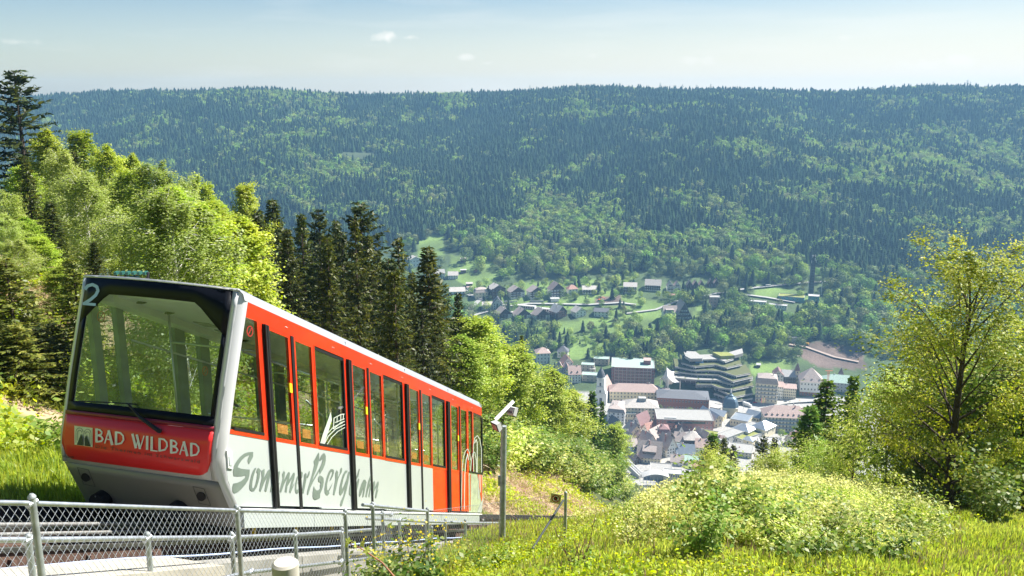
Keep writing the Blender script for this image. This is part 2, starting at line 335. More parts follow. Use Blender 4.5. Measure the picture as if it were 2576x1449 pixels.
def broad(name, seed, h, rad, nleaf, ls, lm, bark, prof=None, z0=.16, nl=30, lift=(25, 70), cl=.34, flat=.55, droop=0, tr=.014, ntw=7, upb=.8, bare=0, twr=1.0):
    rng = np.random.default_rng(seed); rr = random.Random(seed)
    prof = prof or (lambda t: math.sin(math.pi*min(1, .12+.86*t))**.75)
    b = MB(); lean = (rr.uniform(-.03, .03)*h, rr.uniform(-.03, .03)*h)
    tp = [Vector((lean[0]*t*t+rr.uniform(-.01, .01)*h*(t > 0), lean[1]*t*t+rr.uniform(-.01, .01)*h*(t > 0), h*.95*t)) for t in (0, .12, .25, .4, .55, .7, .85, 1)]
    b.tube(tp, [h*tr*(1.15-t) for t in (0, .12, .25, .4, .55, .7, .85, 1.05)], 7)
    cs = []; ds = []
    for i in range(nl):
        t = z0+(.97-z0)*(i+.5)/nl; a = i*2.4+rr.uniform(-.5, .5); L = rad*prof((t-z0)/(1-z0))*rr.uniform(.72, 1.2)+.02*h
        el = R(lift[0]+(lift[1]-lift[0])*t+rr.uniform(-8, 8)); k = t*7; i0 = min(6, int(k)); p0 = tp[i0].lerp(tp[i0+1], k-i0)
        d = Vector((math.cos(a)*math.cos(el), math.sin(a)*math.cos(el), math.sin(el))); pts = [p0]
        for s in range(4):
            d = (d+Vector((rr.uniform(-.14, .14), rr.uniform(-.14, .14), rr.uniform(-.05, .12)-droop*s*.2))).normalized(); pts.append(pts[-1]+d*L/4)
        b.tube(pts, [h*tr*.42*(1-t*.55)*q for q in (1, .75, .5, .3, .12)], 4, caps=False)
        for j in range(ntw):
            f = .25+.75*(j+rr.random()*.8)/ntw; kk = min(3.99, f*4); q = pts[int(kk)].lerp(pts[int(kk)+1], kk-int(kk))
            dd = Vector((math.cos(a+rr.uniform(-1.3, 1.3)), math.sin(a+rr.uniform(-1.3, 1.3)), rr.uniform(-.15, .55)-droop)).normalized(); l2 = L*rr.uniform(.14, .36)*(1.25-f*.5)
            e = q+dd*l2; b.tube([q, q.lerp(e, .5)+Vector((0, 0, .03*l2)), e], [h*.0011*twr, h*.0008*twr, h*.0004*twr], 3, caps=False)
            if rr.random() < bare: continue
            for z in (e, q.lerp(e, .55)): cs.append((*z, l2)); ds.append(tuple(dd))
        cs.append((*pts[-1], L*.25)); ds.append(tuple(d))
    top = tp[-1]
    for k in range(5): cs.append((top.x+rr.uniform(-.2, .2)*rad*.4, top.y+rr.uniform(-.2, .2)*rad*.4, top.z+rr.uniform(-.04, .05)*h, rad*.2)); ds.append((0, 0, 1))
    cs = np.array(cs); ds = np.array(ds); pick = rng.integers(0, len(cs), nleaf); sp = np.clip(cs[pick, 3], .1*rad, .5*rad)[:, None]*cl
    off = rng.normal(size=(nleaf, 3))*sp*np.array([1, 1, flat]); off += ds[pick]*sp*rng.random((nleaf, 1))*1.2
    if droop: off[:, 2] -= np.abs(rng.normal(size=nleaf))*droop*rad*.35
    c = cs[pick, :3]+off; ow = c-np.array([0, 0, h*.5]); ow[:, 2] *= .5; ow /= np.linalg.norm(ow, axis=1)[:, None]+1e-6; v, f = rot_cards(c, np.full(nleaf, ls), rng, upb, .62, None, ow*.45)
    mi = (rng.random(nleaf) < .3).astype(int) if isinstance(lm, (list, tuple)) else None
    return b.mesh(name+'_trunk', bark, True), qmesh(name+'_crown', v, f, lm, mi)
def conifer(name, seed, h, rad, lm, bark, whorls=44, nb=6, sprays=15, sl=.5, z0=.06, droopy=.3, thin=0, asp=.34, pw=.85, upb=.5):
    rng = np.random.default_rng(seed); rr = random.Random(seed); b = MB()
    b.tube([(0, 0, 0), (0, 0, h*.5), (0, 0, h)], [h*.0125, h*.008, h*.0012], 7); C = []; T = []; Z = []
    for i in range(whorls):
        t = z0+(1-z0)*((i+.5)/whorls)**.92; L0 = rad*((1-t)/(1-z0))**pw*(1+.22*math.sin(i*1.9+seed))+.012*h
        for j in range(nb):
            if rr.random() < thin: continue
            a = j*6.283/nb+i*.83+rr.uniform(-.35, .35); L = L0*rr.uniform(.62, 1.18); el = R(-12+58*t*t+rr.uniform(-7, 7)); z = h*t+rr.uniform(-.01, .01)*h
            pts = []
            for k in range(6):
                s = k/5; pts.append(Vector((math.cos(a)*L*s*math.cos(el), math.sin(a)*L*s*math.cos(el), z+L*s*math.sin(el)-droopy*L*(s*s*.62-s**4*.45))))
            b.tube([pts[0], pts[3], pts[5]], [h*.0016, h*.001, h*.0004], 3, caps=False)
            ns = max(3, int(sprays*(L/rad)**.8)+1)
            for k in range(ns):
                s = .12+.9*(k+rr.random())/ns; kk = min(4.99, s*5); q = pts[int(kk)].lerp(pts[int(kk)+1], kk-int(kk)); dr = (pts[int(kk)+1]-pts[int(kk)]).normalized()
                for sd_ in (-1, 1):
                    sdv = Vector((-dr.y, dr.x, 0))*sd_; dv = (dr*rr.uniform(.5, 1.0)+sdv*rr.uniform(.2, 1.0)+Vector((0, 0, rr.uniform(-.55, .15)-droopy*.5))).normalized()
                    l = sl*rr.uniform(.6, 1.3)*(1.15-.5*s); C.append(tuple(q+dv*l*.45)); T.append(tuple(dv)); Z.append(l)
    C = np.array(C); T = np.array(T); Z = np.array(Z); n = len(C)
    v, f = rot_cards(C, Z, rng, upb, asp, T)
    mi = (rng.random(n) < .3).astype(int) if isinstance(lm, (list, tuple)) else None
    return b.mesh(name+'_trunk', bark, True), qmesh(name+'_crown', v, f, lm, mi)
bark_g = mat('grey_bark', (.13, .115, .10), .95, scale=9, var=.35, bump=.5); bark_b = mat('brown_bark', (.09, .065, .05), .95, scale=9, var=.35, bump=.5)
bark_w = mat('birch_bark', (.72, .70, .66), .8, scale=4, var=.35); bark_d = mat('dark_bark', (.05, .04, .03), .95, scale=9, var=.3)
L_beech = [leafmat('beech_leaves', (.20, .31, .03), (.30, .39, .04)), leafmat('beech_leaves_light', (.42, .50, .10), (.46, .52, .12))]
L_birch = [leafmat('birch_leaves', (.26, .35, .06), (.33, .41, .09)), leafmat('birch_leaves_light', (.38, .44, .17), (.42, .47, .20))]
L_spruce = [leafmat('spruce_needles', (.036, .058, .014), (.075, .10, .018), .3), leafmat('spruce_tips', (.11, .13, .02), (.16, .17, .025), .3)]
L_fir = [leafmat('fir_needles', (.024, .044, .016), (.048, .072, .018), .25), leafmat('fir_tips', (.09, .11, .025), (.11, .13, .03), .25)]
L_larch = [leafmat('larch_needles', (.07, .15, .025), (.10, .19, .03), .35), leafmat('larch_tips', (.14, .22, .04), (.16, .25, .05), .35)]
L_yel = [leafmat('young_spruce_needles', (.09, .13, .02), (.14, .17, .03), .3), leafmat('young_spruce_tips', (.24, .26, .05), (.26, .27, .06), .3)]
L_maple = [leafmat('maple_leaves', (.24, .33, .03), (.34, .40, .05), hue=.004), leafmat('maple_young_leaves', (.42, .44, .09), (.46, .48, .12), hue=.004)]
L_shrub = [leafmat('shrub_leaves', (.26, .37, .04), (.38, .47, .08), scale=.8), leafmat('shrub_leaves_pale', (.56, .60, .22), (.58, .58, .22), scale=.8)]
PR = {}
PR['beech'] = [broad('beech', 11, 15, 3.7, 23000, .22, L_beech, bark_g, nl=46, flat=.45, cl=.42, lift=(42, 80)), broad('beech2', 12, 15, 3.1, 21000, .22, L_beech, bark_g, nl=46, flat=.45, cl=.42, lift=(46, 82))]
PR['birch'] = [broad('birch', 21, 15, 3.6, 24000, .17, L_birch, bark_w, nl=34, lift=(40, 72), droop=.28, flat=.9, tr=.009, ntw=8), broad('birch2', 22, 15, 3.1, 20000, .17, L_birch, bark_w, nl=32, lift=(42, 74), droop=.34, flat=.9, tr=.008, ntw=8)]
PR['spruce'] = [conifer('spruce', 31, 20, 3.6, L_spruce, bark_b, whorls=46, sl=.62, droopy=.5), conifer('spruce2', 32, 20, 3.0, L_spruce, bark_b, whorls=42, sl=.6, droopy=.65, thin=.15)]
PR['fir'] = [conifer('fir', 41, 20, 4.0, L_fir, bark_d, whorls=34, sl=.66, droopy=.1, thin=.18, pw=.6), conifer('fir2', 42, 20, 3.3, L_fir, bark_d, whorls=38, sl=.6, droopy=.2, thin=.1, pw=.7)]
PR['larch'] = [conifer('larch', 51, 15, 3.0, L_larch, bark_b, whorls=40, sl=.5, droopy=.35, thin=.12, asp=.5)]
PR['yspruce'] = [conifer('young_spruce', 61, 10, 2.6, L_yel, bark_b, whorls=34, sl=.36, droopy=.1, thin=.08, asp=.4)]
NAME = dict(beech='beech_tree', birch='birch_tree', spruce='spruce_tree', fir='fir_tree', larch='larch_tree', yspruce='young_spruce_tree')
HT = dict(beech=15, birch=15, spruce=20, fir=20, larch=15, yspruce=10)
def place_tree(kind, x, y, zb, h, wd, rz, label, group=None, var=0):
    t, c = PR[kind][var % len(PR[kind])]; s = h/HT[kind]
    e = empty(NAME[kind], (x, y, zb-.15), rz, label, 'tree', group); e.scale = (wd*s, wd*s, s)
    link('trunk', t, e); link('crown', c, e); return e
# single trees one can point at: (kind, top x, top y, distance, width factor, label)
KEY = [
 ('fir', 35, 178, 85, 2.1, 'tall dark fir rising against the sky at the far left edge'),
 ('beech', 118, 322, 70, 1.1, 'bright green beech beside the tall dark fir on the left'),
 ('beech', 200, 332, 74, 1.1, 'fresh green beech with jagged top right of the leftmost beech'),
 ('beech', 268, 362, 72, .9, 'beech with upright pointed shoots left of the middle birch'),
 ('birch', 205, 425, 52, 1.35, 'birch with domed crown and pale forked trunk on the left wood edge'),
 ('beech', 330, 385, 78, .8, 'narrow beech crown between the two big birches'),
 ('birch', 392, 402, 50, 1.3, 'large pale birch with white trunk standing above the cabin front'),
 ('birch', 470, 432, 58, 1.1, 'birch leaning its pale crown over the right shoulder of the large birch'),
 ('beech', 515, 462, 76, .8, 'yellow green beech top behind the birches'),
 ('birch', 548, 520, 50, 1.1, 'grey green birch above the cabin roof with a thin white trunk'),
 ('beech', 615, 466, 70, .85, 'rounded yellow green tree with airy top beside the first dark spruces'),
 ('birch', 640, 560, 54, .9, 'slim birch just left of the dark spruce group'),
 ('spruce', 684, 500, 72, 1.0, 'leftmost dark spruce of the group above the cabin roof'),
 ('spruce', 757, 535, 64, .9, 'brownish spruce hung with cones, second of the dark group'),
 ('fir', 800, 526, 74, .9, 'dark pointed fir between the cone laden spruce and the tallest one'),
 ('spruce', 846, 552, 78, .7, 'narrow dark spruce left of the tallest fir'),
 ('fir', 906, 510, 66, 1.15, 'tallest dark fir with flat topped branches in the middle of the wood'),
 ('spruce', 1001, 596, 66, .9, 'dark spruce with two close tips right of the tallest fir'),
 ('spruce', 1076, 618, 58, 1.0, 'drooping dark spruce standing out against the far village'),
 ('fir', 1152, 736, 74, .8, 'short dark spruce above the bright beech at the wood corner'),
 ('beech', 1205, 800, 74, 1.6, 'tall fresh green beech behind the vivid yellow green beech'),
 ('beech', 1162, 842, 62, 1.5, 'vivid yellow green beech behind the far end of the cabin roof'),
 ('beech', 1290, 872, 84, 1.9, 'pale green feathery beech behind the floodlight mast'),
 ('beech', 1385, 928, 106, 1.7, 'light green beech crown touching the church in view'),
 ('beech', 1425, 985, 112, 2.1, 'broad yellow green beech right of the floodlight mast'),
 ('spruce', 1312, 842, 116, .7, 'thin dark spruce tip showing over the beeches near the villas'),
 ('larch', 1490, 985, 138, 1.6, 'green larch with dark trunk in front of the church'),
 ('larch', 1515, 1010, 142, 1.0, 'second larch close behind the first near the church'),
 ('beech', 1548, 1070, 158, 1.6, 'low green beech at the foot of the wood beside the old town'),
 ('yspruce', 60, 610, 40, 1.0, 'olive young spruce with sunlit branch tips at the left edge'),
 ('spruce', 125, 500, 46, .9, 'dark spruce between the beeches at the far left'),
 ('yspruce', 165, 590, 38, .85, 'young spruce with pale upright shoots left of the cabin'),
 ('yspruce', 20, 780, 30, 1.1, 'low yellowish spruce at the left border above the meadow'),
 ('fir', 120, 860, 34, 1.2, 'dark bushy fir right behind the cabin front corner'),
 ('spruce', 90, 700, 44, 1.1, 'dark green spruce in shade left of the cabin'),
 ('birch', 15, 470, 48, 1.0, 'pale birch crown cut by the left edge of the picture'),
]
LINE = ([-200, 0, 60, 100, 200, 300, 420, 540, 620, 700, 800, 905, 960, 1000, 1080, 1150, 1250, 1300, 1400, 1500, 1560, 1600],
        [440, 440, 400, 345, 350, 385, 400, 480, 500, 520, 540, 530, 600, 615, 640, 745, 850, 890, 950, 1010, 1130, 1200])
used = []
for i, (kind, x, y, d, wd, lb) in enumerate(KEY):
    p = ray(x, y)*d; zb = gz(p.x, p.y); h = p.z-zb
    if kind in ('spruce', 'fir') and 600 < x < 1120: wd *= 1.3
    w_ = wd*({'beech': 13, 'birch': 13, 'spruce': 18, 'fir': 18, 'larch': 13, 'yspruce': 9}[kind])/max(h, 4)*.45+wd*.38
    place_tree(kind, p.x, p.y, zb, h, w_, i*2.1, lb, var=i); used.append((p.x, p.y))
    print('KEY', kind, x, y, 'h %.1f' % h, 'v %.1f' % uvw(p)[1])
WOOD = dict(spruce='dark spruce packed in the shaded wood left of the railway', fir='dark fir packed in the shaded wood left of the railway',
            beech='fresh green beech filling the wood left of the railway', birch='pale birch filling the wood left of the railway', larch='green larch filling the wood left of the railway')
for i, (kind, x, y, d, wd, lb) in enumerate((('yspruce', 12, 640, 24, 1.2, 'sunlit yellowish spruce at the very left edge above the meadow'), ('spruce', 70, 720, 25, 1.1, 'dark spruce behind the left corner of the meadow'), ('fir', 128, 800, 24, 1.2, 'dark fir directly left of the cabin front'),
        ('yspruce', 40, 860, 22, 1.5, 'low olive spruce with wide skirts beside the meadow'), ('fir', 95, 930, 23, 1.6, 'low dark fir bush at the meadow edge left of the cabin'), ('spruce', -10, 880, 22, 1.5, 'dark spruce skirt cut by the left border'), ('yspruce', 180, 640, 27, 1.0, 'young spruce over the left shoulder of the cabin'), ('beech', 150, 660, 30, 1.0, 'small green beech between the young spruces'), ('spruce', 235, 600, 33, .9, 'spruce with pale shoots behind the cabin roof'))):
    p = ray(x, y)*d; zb = gz(p.x, p.y); h = max(2, p.z-zb); place_tree(kind, p.x, p.y, zb, h, wd*(1+2.2/h), i*1.3, lb, var=i); used.append((p.x, p.y))
for i, (kind, x, y, d, wd, lb) in enumerate((('birch', 8, 560, 38, 1.2, 'pale birch filling the left border under the tall fir'), ('beech', 62, 540, 42, 1.1, 'green beech between the left birch and the spruces'), ('birch', 45, 660, 34, 1.0, 'small birch in front of the left beech'), ('yspruce', -15, 720, 30, 1.2, 'spruce tip at the left border above the meadow'), ('beech', 100, 620, 36, 1.0, 'low beech left of the young spruces'))):
    p = ray(x, y)*d; zb = gz(p.x, p.y); h = max(2, p.z-zb); place_tree(kind, p.x, p.y, zb, h, wd*(1+2.2/h), i*1.3, lb, var=i); used.append((p.x, p.y))
cnt = 0
for i in range(9000):
    if cnt >= 300: break
    u = (17+random.random()*40) if i % 3 == 1 else 26+random.random()**1.2*330; v = (-15-random.random()*22) if i % 3 == 1 else -15-random.random()*(26+u*.30); p = P(u, v, 0)
    if min((p.x-a)**2+(p.y-b)**2 for a, b in used) < (3.0+u*.012)**2: continue
    zb = gz(p.x, p.y); px, py, zc = proj(p.x, p.y, zb)
    if px < -120 or px > 1600: continue
    if i % 3 == 1 and px > 720: continue
    if px > 1150 and v > -23: continue
    kind = random.choice(['beech', 'beech', 'birch', 'birch'] if (px < 640 or px > 1120) else ['spruce', 'spruce', 'fir', 'spruce', 'fir'])
    if px < 230 and random.random() < .65: kind = 'spruce'
    if px > 1180 and random.random() < .8: kind = 'beech'
    h = random.uniform(9, 17) if kind in ('beech', 'birch') else random.uniform(10, 21)
    lim = float(np.interp(px, *LINE))+random.uniform(8, 60)
    dy = (lim-724.5)/F; ztop = zc*0+(-(ST+dy*CT))*(p.y/(CT-dy*ST))
    h = min(h, ztop-zb)
    if h < 5: continue
    if v > -19 and h > 9: h = 6+random.random()*3
    zn = ' at the far left' if px < 230 else ' above the cabin roof' if px < 660 else ' among the dark spruce group' if px < 1130 else ' between the spruce group and the church'
    place_tree(kind, p.x, p.y, zb, h, 1.0+max(0, (10-h)*.08), random.random()*6, WOOD[kind].replace(' left of the railway', zn), 'trees packed in the wood left of the railway', i); used.append((p.x, p.y)); cnt += 1
print('wood', cnt)
# ---------------------------------------------------------------- far forest
def con_far(seed, h=25, r=3.4, tiers=8, k=9):
    rr = random.Random(seed); v = []; f = []
    for i in range(tiers):
        t0 = .06+.94*i/tiers; rad = r*(1-t0)**.8*rr.uniform(.85, 1.15)+.25; zt = h*(t0+1.75/tiers) if i < tiers-1 else h; o = len(v); v.append((rr.uniform(-.1, .1), rr.uniform(-.1, .1), min(zt, h)))
        for j in range(2*k):
            q = rad*(1.15*rr.uniform(.75, 1.1) if j % 2 else .55); a = j*math.pi/k+i
            v.append((q*math.cos(a), q*math.sin(a), h*t0-(q-rad*.5)*.5+rr.uniform(-.3, .3)))
        for j in range(2*k): f.append((o, o+1+j, o+1+(j+1) % (2*k)))
    return v, f
def bro_far(seed, h=17, r=5, n=150, s=1.5, zc=.58):
    rng = np.random.default_rng(seed); lob = rng.normal(size=(9, 3)); lob /= np.linalg.norm(lob, axis=1)[:, None]
    d = rng.normal(size=(n, 3)); d /= np.linalg.norm(d, axis=1)[:, None]; rad = .68+.32*np.max(d@lob.T, axis=1)**3+.1*rng.normal(size=n)
    c = d*rad[:, None]*np.array([r, r, h*.42])+np.array([0, 0, h*zc]); return rot_cards(c, np.full(n, s), rng, .1, .85, None, d*.9)
FC = leafmat('far_conifer_needles', (.018, .036, .017), (.034, .058, .024), .08, .015, .5, .02, 0)
FB = leafmat('far_broadleaf', (.17, .29, .04), (.27, .38, .08), .22, .025, .3, .02, .01)
FB2 = leafmat('far_broadleaf_dull', (.10, .16, .045), (.19, .22, .09), .2, .02, .25, .02, .01)
FP = leafmat('copper_leaves', (.07, .025, .03), (.09, .03, .04), .2, .01, .2, .02)
def tm(name, vf, m): return qmesh(name, vf[0], vf[1], m)
far_con = [tm('forest_conifer', con_far(s, h, r), FC) for s, h, r in ((1, 23, 3.9), (2, 21, 3.4), (3, 25, 4.1), (4, 19, 3.7))]
far_bro = [tm('forest_broadleaf', bro_far(s, h, r), m) for s, h, r, m in ((5, 18, 5, FB), (6, 17, 4.2, FB), (7, 20, 4.6, FB2))]
ys, xs = np.mgrid[1000:2140:5.9, -1500:1500:5.9]
xs = xs+RNG.uniform(-2.9, 2.9, xs.shape); ys = ys+RNG.uniform(-2.9, 2.9, ys.shape); xs = xs.ravel(); ys = ys.ravel()
zs = terr(xs, ys); px, py, zc = proj(xs, ys, zs)
ok = (px > -60) & (px < 2640) & (py < np.interp(px, *FOOT)+RNG.normal(0, 7, len(px))) & ~((px < 1000) & (py > 700))
nn = np.array([noise.noise(Vector((a/95, b/95, 0)))+.6*noise.noise(Vector((a/32, b/32, 3))) for a, b in zip(xs, ys)])
boost = np.zeros(len(xs))
for cx, cy, rx, ry, k in ((800, 370, 130, 60, .42), (700, 260, 130, 22, .4), (1400, 560, 95, 50, .8), (2330, 400, 260, 55, .34), (1280, 600, 160, 30, .55), (1700, 620, 300, 22, .6), (1130, 245, 60, 20, .4), (2330, 470, 260, 40, .25), (1040, 480, 140, 40, .22), (850, 440, 90, 30, .35)):
    boost += k*np.exp(-((px-cx)/rx)**2-((py-cy)/ry)**2)
boost -= .18*np.exp(-((px-1250)/350)**2-((py-400)/90)**2)
isb = (nn*.62+boost+RNG.normal(0, .2, len(xs))) > .24
clear = inpoly(px, py, [(830, 398), (870, 382), (950, 385), (960, 405), (900, 415)]) | (nn < -.95)
ok &= ~clear
n = int(ok.sum()); print('forest', n); ib = isb[ok]
def scat_forest(sel, name, protos, label, smin, smax):
    m = np.zeros(len(ok), bool); m[np.flatnonzero(ok)[sel]] = True; k = int(m.sum()); s = RNG.uniform(smin, smax, (k, 1))
    scatter(name, np.stack([xs[m], ys[m], zs[m]-.8], 1), np.concatenate([s*RNG.uniform(1.15, 1.75, (k, 1))]*2+[s], 1), np.stack([np.zeros(k), np.zeros(k), RNG.uniform(0, 6.28, k)], 1), RNG.integers(0, len(protos), k), protos, label, 'forest')
scat_forest(~ib, 'conifer_forest', far_con, 'dark conifer forest covering the whole hillside across the valley', .55, 1.0)
scat_forest(ib, 'broadleaf_forest', far_bro, 'light green broadleaf trees scattered in patches through the far conifer forest', .6, 1.0)
# pines standing clear on the skyline
pin = MB(); pin.tube([(0, 0, 0), (.2, 0, 12), (0, .2, 26)], [.35, .28, .1], 4); pm = pin.mesh('skyline_pine_trunk', bark_b)
pv, pf = bro_far(77, 26, 2.6, 60, 1.5, .84); pv[:, 2] = (pv[:, 2]-22)*.55+22.5; pcm = qmesh('skyline_pine_crown', pv, pf, FC)
for i, x in enumerate((1135, 1155, 1325, 1332, 1520, 1555, 1578, 1605, 1655, 1710, 1745, 1780, 1786, 1812, 1825, 2232, 2293, 2330, 2336, 2388, 2415, 2422, 955, 905, 1450)):
    for yy in np.arange(1960, 2080, 5.0):
        X = (x-1288)/F*yy*CT*1.0
    X = (x-1288)/F*2062*.99; zz = gz(X, 2062); h = random.uniform(.75, 1.15)*(1.15 if 2200 < x else 1)
    e = empty('pine_tree', (X, 2062, zz-.5), i, 'lone thin pine standing clear on the skyline ridge', 'tree', 'lone pines along the skyline'); e.scale = (h, h, h)
    link('trunk', pm, e); link('crown', pcm, e)
# ---------------------------------------------------------------- trees of the valley side, one by one
mid_b = [tm('valley_broadleaf', bro_far(s, 13, 5.2, 420, 1.05), m) for s, m in ((81, FB), (82, FB2), (83, FB), (84, FB2))]
mid_c = [tm('valley_conifer', con_far(s, 18, 4.4, 12, 10), FC) for s in (91, 92)]
mid_p = tm('valley_copper_tree', bro_far(95, 14, 5.5, 420, 1.05), FP)
ZONES = [ # polygon, count, share of conifers, size range, label stem
 ([(1150, 610), (1560, 630), (1560, 690), (1400, 715), (1280, 705), (1180, 690)], 70, .12, (.7, 1.5), 'on the slope above the chalet row'),
 ([(1560, 640), (2060, 668), (2060, 700), (1830, 715), (1560, 695)], 62, .12, (.7, 1.4), 'at the forest foot above the upper road'),
 ([(1230, 830), (1420, 820), (1640, 850), (1700, 890), (1560, 905), (1500, 880), (1380, 890), (1270, 870)], 66, .25, (.5, 1.1), 'among the gardens below the chalets'),
 ([(1560, 830), (1720, 830), (1960, 800), (1975, 900), (1890, 880), (1740, 880), (1680, 930), (1540, 905)], 74, .14, (.8, 1.35), 'in the wooded slope above the town'),
 ([(1700, 730), (1860, 740), (1880, 790), (1840, 830), (1760, 830), (1730, 790)], 34, .2, (.7, 1.1), 'between the big chalet and the terraced houses'),
 ([(2060, 700), (2210, 740), (2250, 860), (2200, 900), (2080, 850), (2000, 860), (2000, 790), (2090, 760)], 60, .1, (.9, 1.5), 'below the black mast on the right slope'),
 ([(2210, 690), (2576, 770), (2576, 900), (2260, 880)], 50, .5, (.9, 1.4), 'behind the maple on the far right slope'),
 ([(1890, 860), (1960, 900), (1890, 935)], 12, 0, (.5, .8), 'in the orchard beside the terraced clinic'),
]
BOXES = [(1035, 640, 1200, 760, .5), (1195, 700, 1610, 815, .86), (1560, 700, 1800, 745, .92), (1690, 770, 1762, 812, 1), (1780, 735, 1815, 775, 1), (1880, 730, 2010, 790, .9), (2025, 650, 2070, 770, .7), (1698, 885, 1895, 960, 1)]
made = 0
for zi, (poly, n, pc_, sz, stem) in enumerate(ZONES):
    bx = [min(p[0] for p in poly), max(p[0] for p in poly), min(p[1] for p in poly), max(p[1] for p in poly)]; k = 0; g = 0
    while k < n and g < n*30:
        g += 1; x = random.uniform(bx[0], bx[1]); y = random.uniform(bx[2], bx[3])
        if not inpoly(np.array([x]), np.array([y]), poly)[0]: continue
        if any(a < x < c and b < y < d and random.random() < q for a, b, c, d, q in BOXES): continue
        if any(inpoly(np.array([x]), np.array([y]), m)[0] for m in MEADOWS) and random.random() < .8: continue
        p = at(x, y, 500); c = random.random() < pc_; s = random.uniform(*sz)*(1.15 if c else 1.35)
        kind = 'dark conifer' if c else 'rounded green broadleaf tree'
        o = link('conifer_tree' if c else 'broadleaf_tree', random.choice(mid_c if c else mid_b), None, (p.x, p.y, p.z-.5))
        o.scale = (s*random.uniform(.9, 1.2), s, s*random.uniform(.85, 1.15)); o.rotation_euler.z = random.random()*6.28
        tag(o, kind+' '+stem, 'tree', kind+'s '+stem); k += 1; made += 1
print('valley trees', made)
ys2, xs2 = np.mgrid[870:1330:9.5, -200:900:9.5]; xs2 = (xs2+RNG.uniform(-4.5, 4.5, xs2.shape)).ravel(); ys2 = (ys2+RNG.uniform(-4.5, 4.5, ys2.shape)).ravel(); zs2 = terr(xs2, ys2); px, py, zc = proj(xs2, ys2, zs2)
nn2 = np.array([noise.noise(Vector((a/50, b/50, 7))) for a, b in zip(xs2, ys2)])
k2 = (px > 1000) & (px < 2700) & (py > np.interp(px, *FOOT)-4) & ~((px < 1560) & (py > 905)) & (nn2 > -.42) & (py < np.where(px > 1890, 905, 945))
for m in MEADOWS+DIRT: k2 &= ~inpoly(px, py, m) | (RNG.random(len(px)) < .06)
for a, b, c, d, q in BOXES: k2 &= ~((px > a) & (px < c) & (py > b-8) & (py < d+10) & (RNG.random(len(px)) < max(q, .9)))
k2 &= ~((px > 1340) & (px < 1450) & (py > 880))
n2 = int(k2.sum()); s2 = RNG.uniform(.7, 1.4, (n2, 1)); vt = mid_b+mid_c[:1]
scatter('valley_wood', np.stack([xs2[k2], ys2[k2], zs2[k2]-.5], 1), np.concatenate([s2*1.05, s2*1.05, s2*.95], 1), np.stack([np.zeros(n2), np.zeros(n2), RNG.uniform(0, 6.28, n2)], 1), RNG.integers(0, 5, n2), vt, 'mixed green broadleaf wood and gardens covering the valley side between the houses', 'wood')
k3 = np.zeros(len(px), bool)
for m in MEADOWS[2:6]: k3 |= inpoly(px, py, m)
k3 &= nn2 > -.35
k3 &= RNG.random(len(px)) < .95
for a, b in ((1268, 762), (1400, 766), (1560, 763)): k3 &= ~((np.abs(px-a) < 70) & (np.abs(py-b) < 7))
n3 = int(k3.sum()); s3 = RNG.uniform(.22, .95, (n3, 1)); print(n3)
scatter('garden_shrubs', np.stack([xs2[k3], ys2[k3], zs2[k3]-.4], 1), np.repeat(s3, 3, 1), np.stack([np.zeros(n3), np.zeros(n3), RNG.uniform(0, 6.28, n3)], 1), RNG.integers(0, 5, n3), vt, 'small garden shrubs and hedges dotted between the village houses', 'shrubs')
for x, y, s, kind, lb in ((1485, 835, 1.1, 'p', 'dark copper beech below the chalets in the valley'), (1196, 690, .6, 'p', 'small dark red tree at the meadow edge by the shed'),
        (1328, 868, 1.5, 'c', 'left of two tall dark firs in front of the lower chalets'), (1352, 870, 1.45, 'c', 'right of two tall dark firs in front of the lower chalets'),
        (1300, 856, .9, 'b', 'round bright green tree left of the two tall firs'), (1292, 723, .5, 'b', 'small pale round tree on the meadow between two chalets'),
        (1612, 748, .75, 'b', 'round tree left of the pair standing by the upper road'), (1656, 748, .8, 'b', 'round bright tree right of the pair standing by the upper road'),
        (1470, 1020, .0, 'b', ''), (1684, 1045, .85, 'b', 'fresh green round tree in front of the red sandstone bath'), (1734, 1047, .85, 'b', 'bright green tree in front of the bath near its right half'),
        (1660, 1035, .7, 'b', 'dull brown green tree between the yellow hotel and the bath'), (2000, 1096, 1.0, 'b', 'pale blossoming tree before the long pale hotel'), (1965, 1102, .8, 'b', 'smaller pale tree at the corner of the long pale hotel'),
        (1870, 912, .9, 'b', 'bright round tree beside the dark end of the terraced clinic'), (1660, 905, 1.0, 'b', 'green tree between the dark red hotel and the terraced clinic'), (1675, 915, .8, 'b', 'lower green tree close to the white tent roof'),
        (1380, 925, .7, 'c', 'dark cypress shaped conifer beside the pink roofed villa'), (1395, 930, .6, 'c', 'dark conifer between the two villas'), (1405, 715, .0, 'b', ''), (1221, 770, .8, 'c', 'dark conifer beside the white house near the junction')):
    if s <= 0: continue
    p = at(x, y, 450); o = link({'p': 'copper_beech_tree', 'c': 'conifer_tree', 'b': 'broadleaf_tree'}[kind], mid_p if kind == 'p' else random.choice(mid_c if kind == 'c' else mid_b), None, (p.x, p.y, p.z-.3)); o.scale = (s*.8, s*.8, s*.85); tag(o, lb, 'tree')
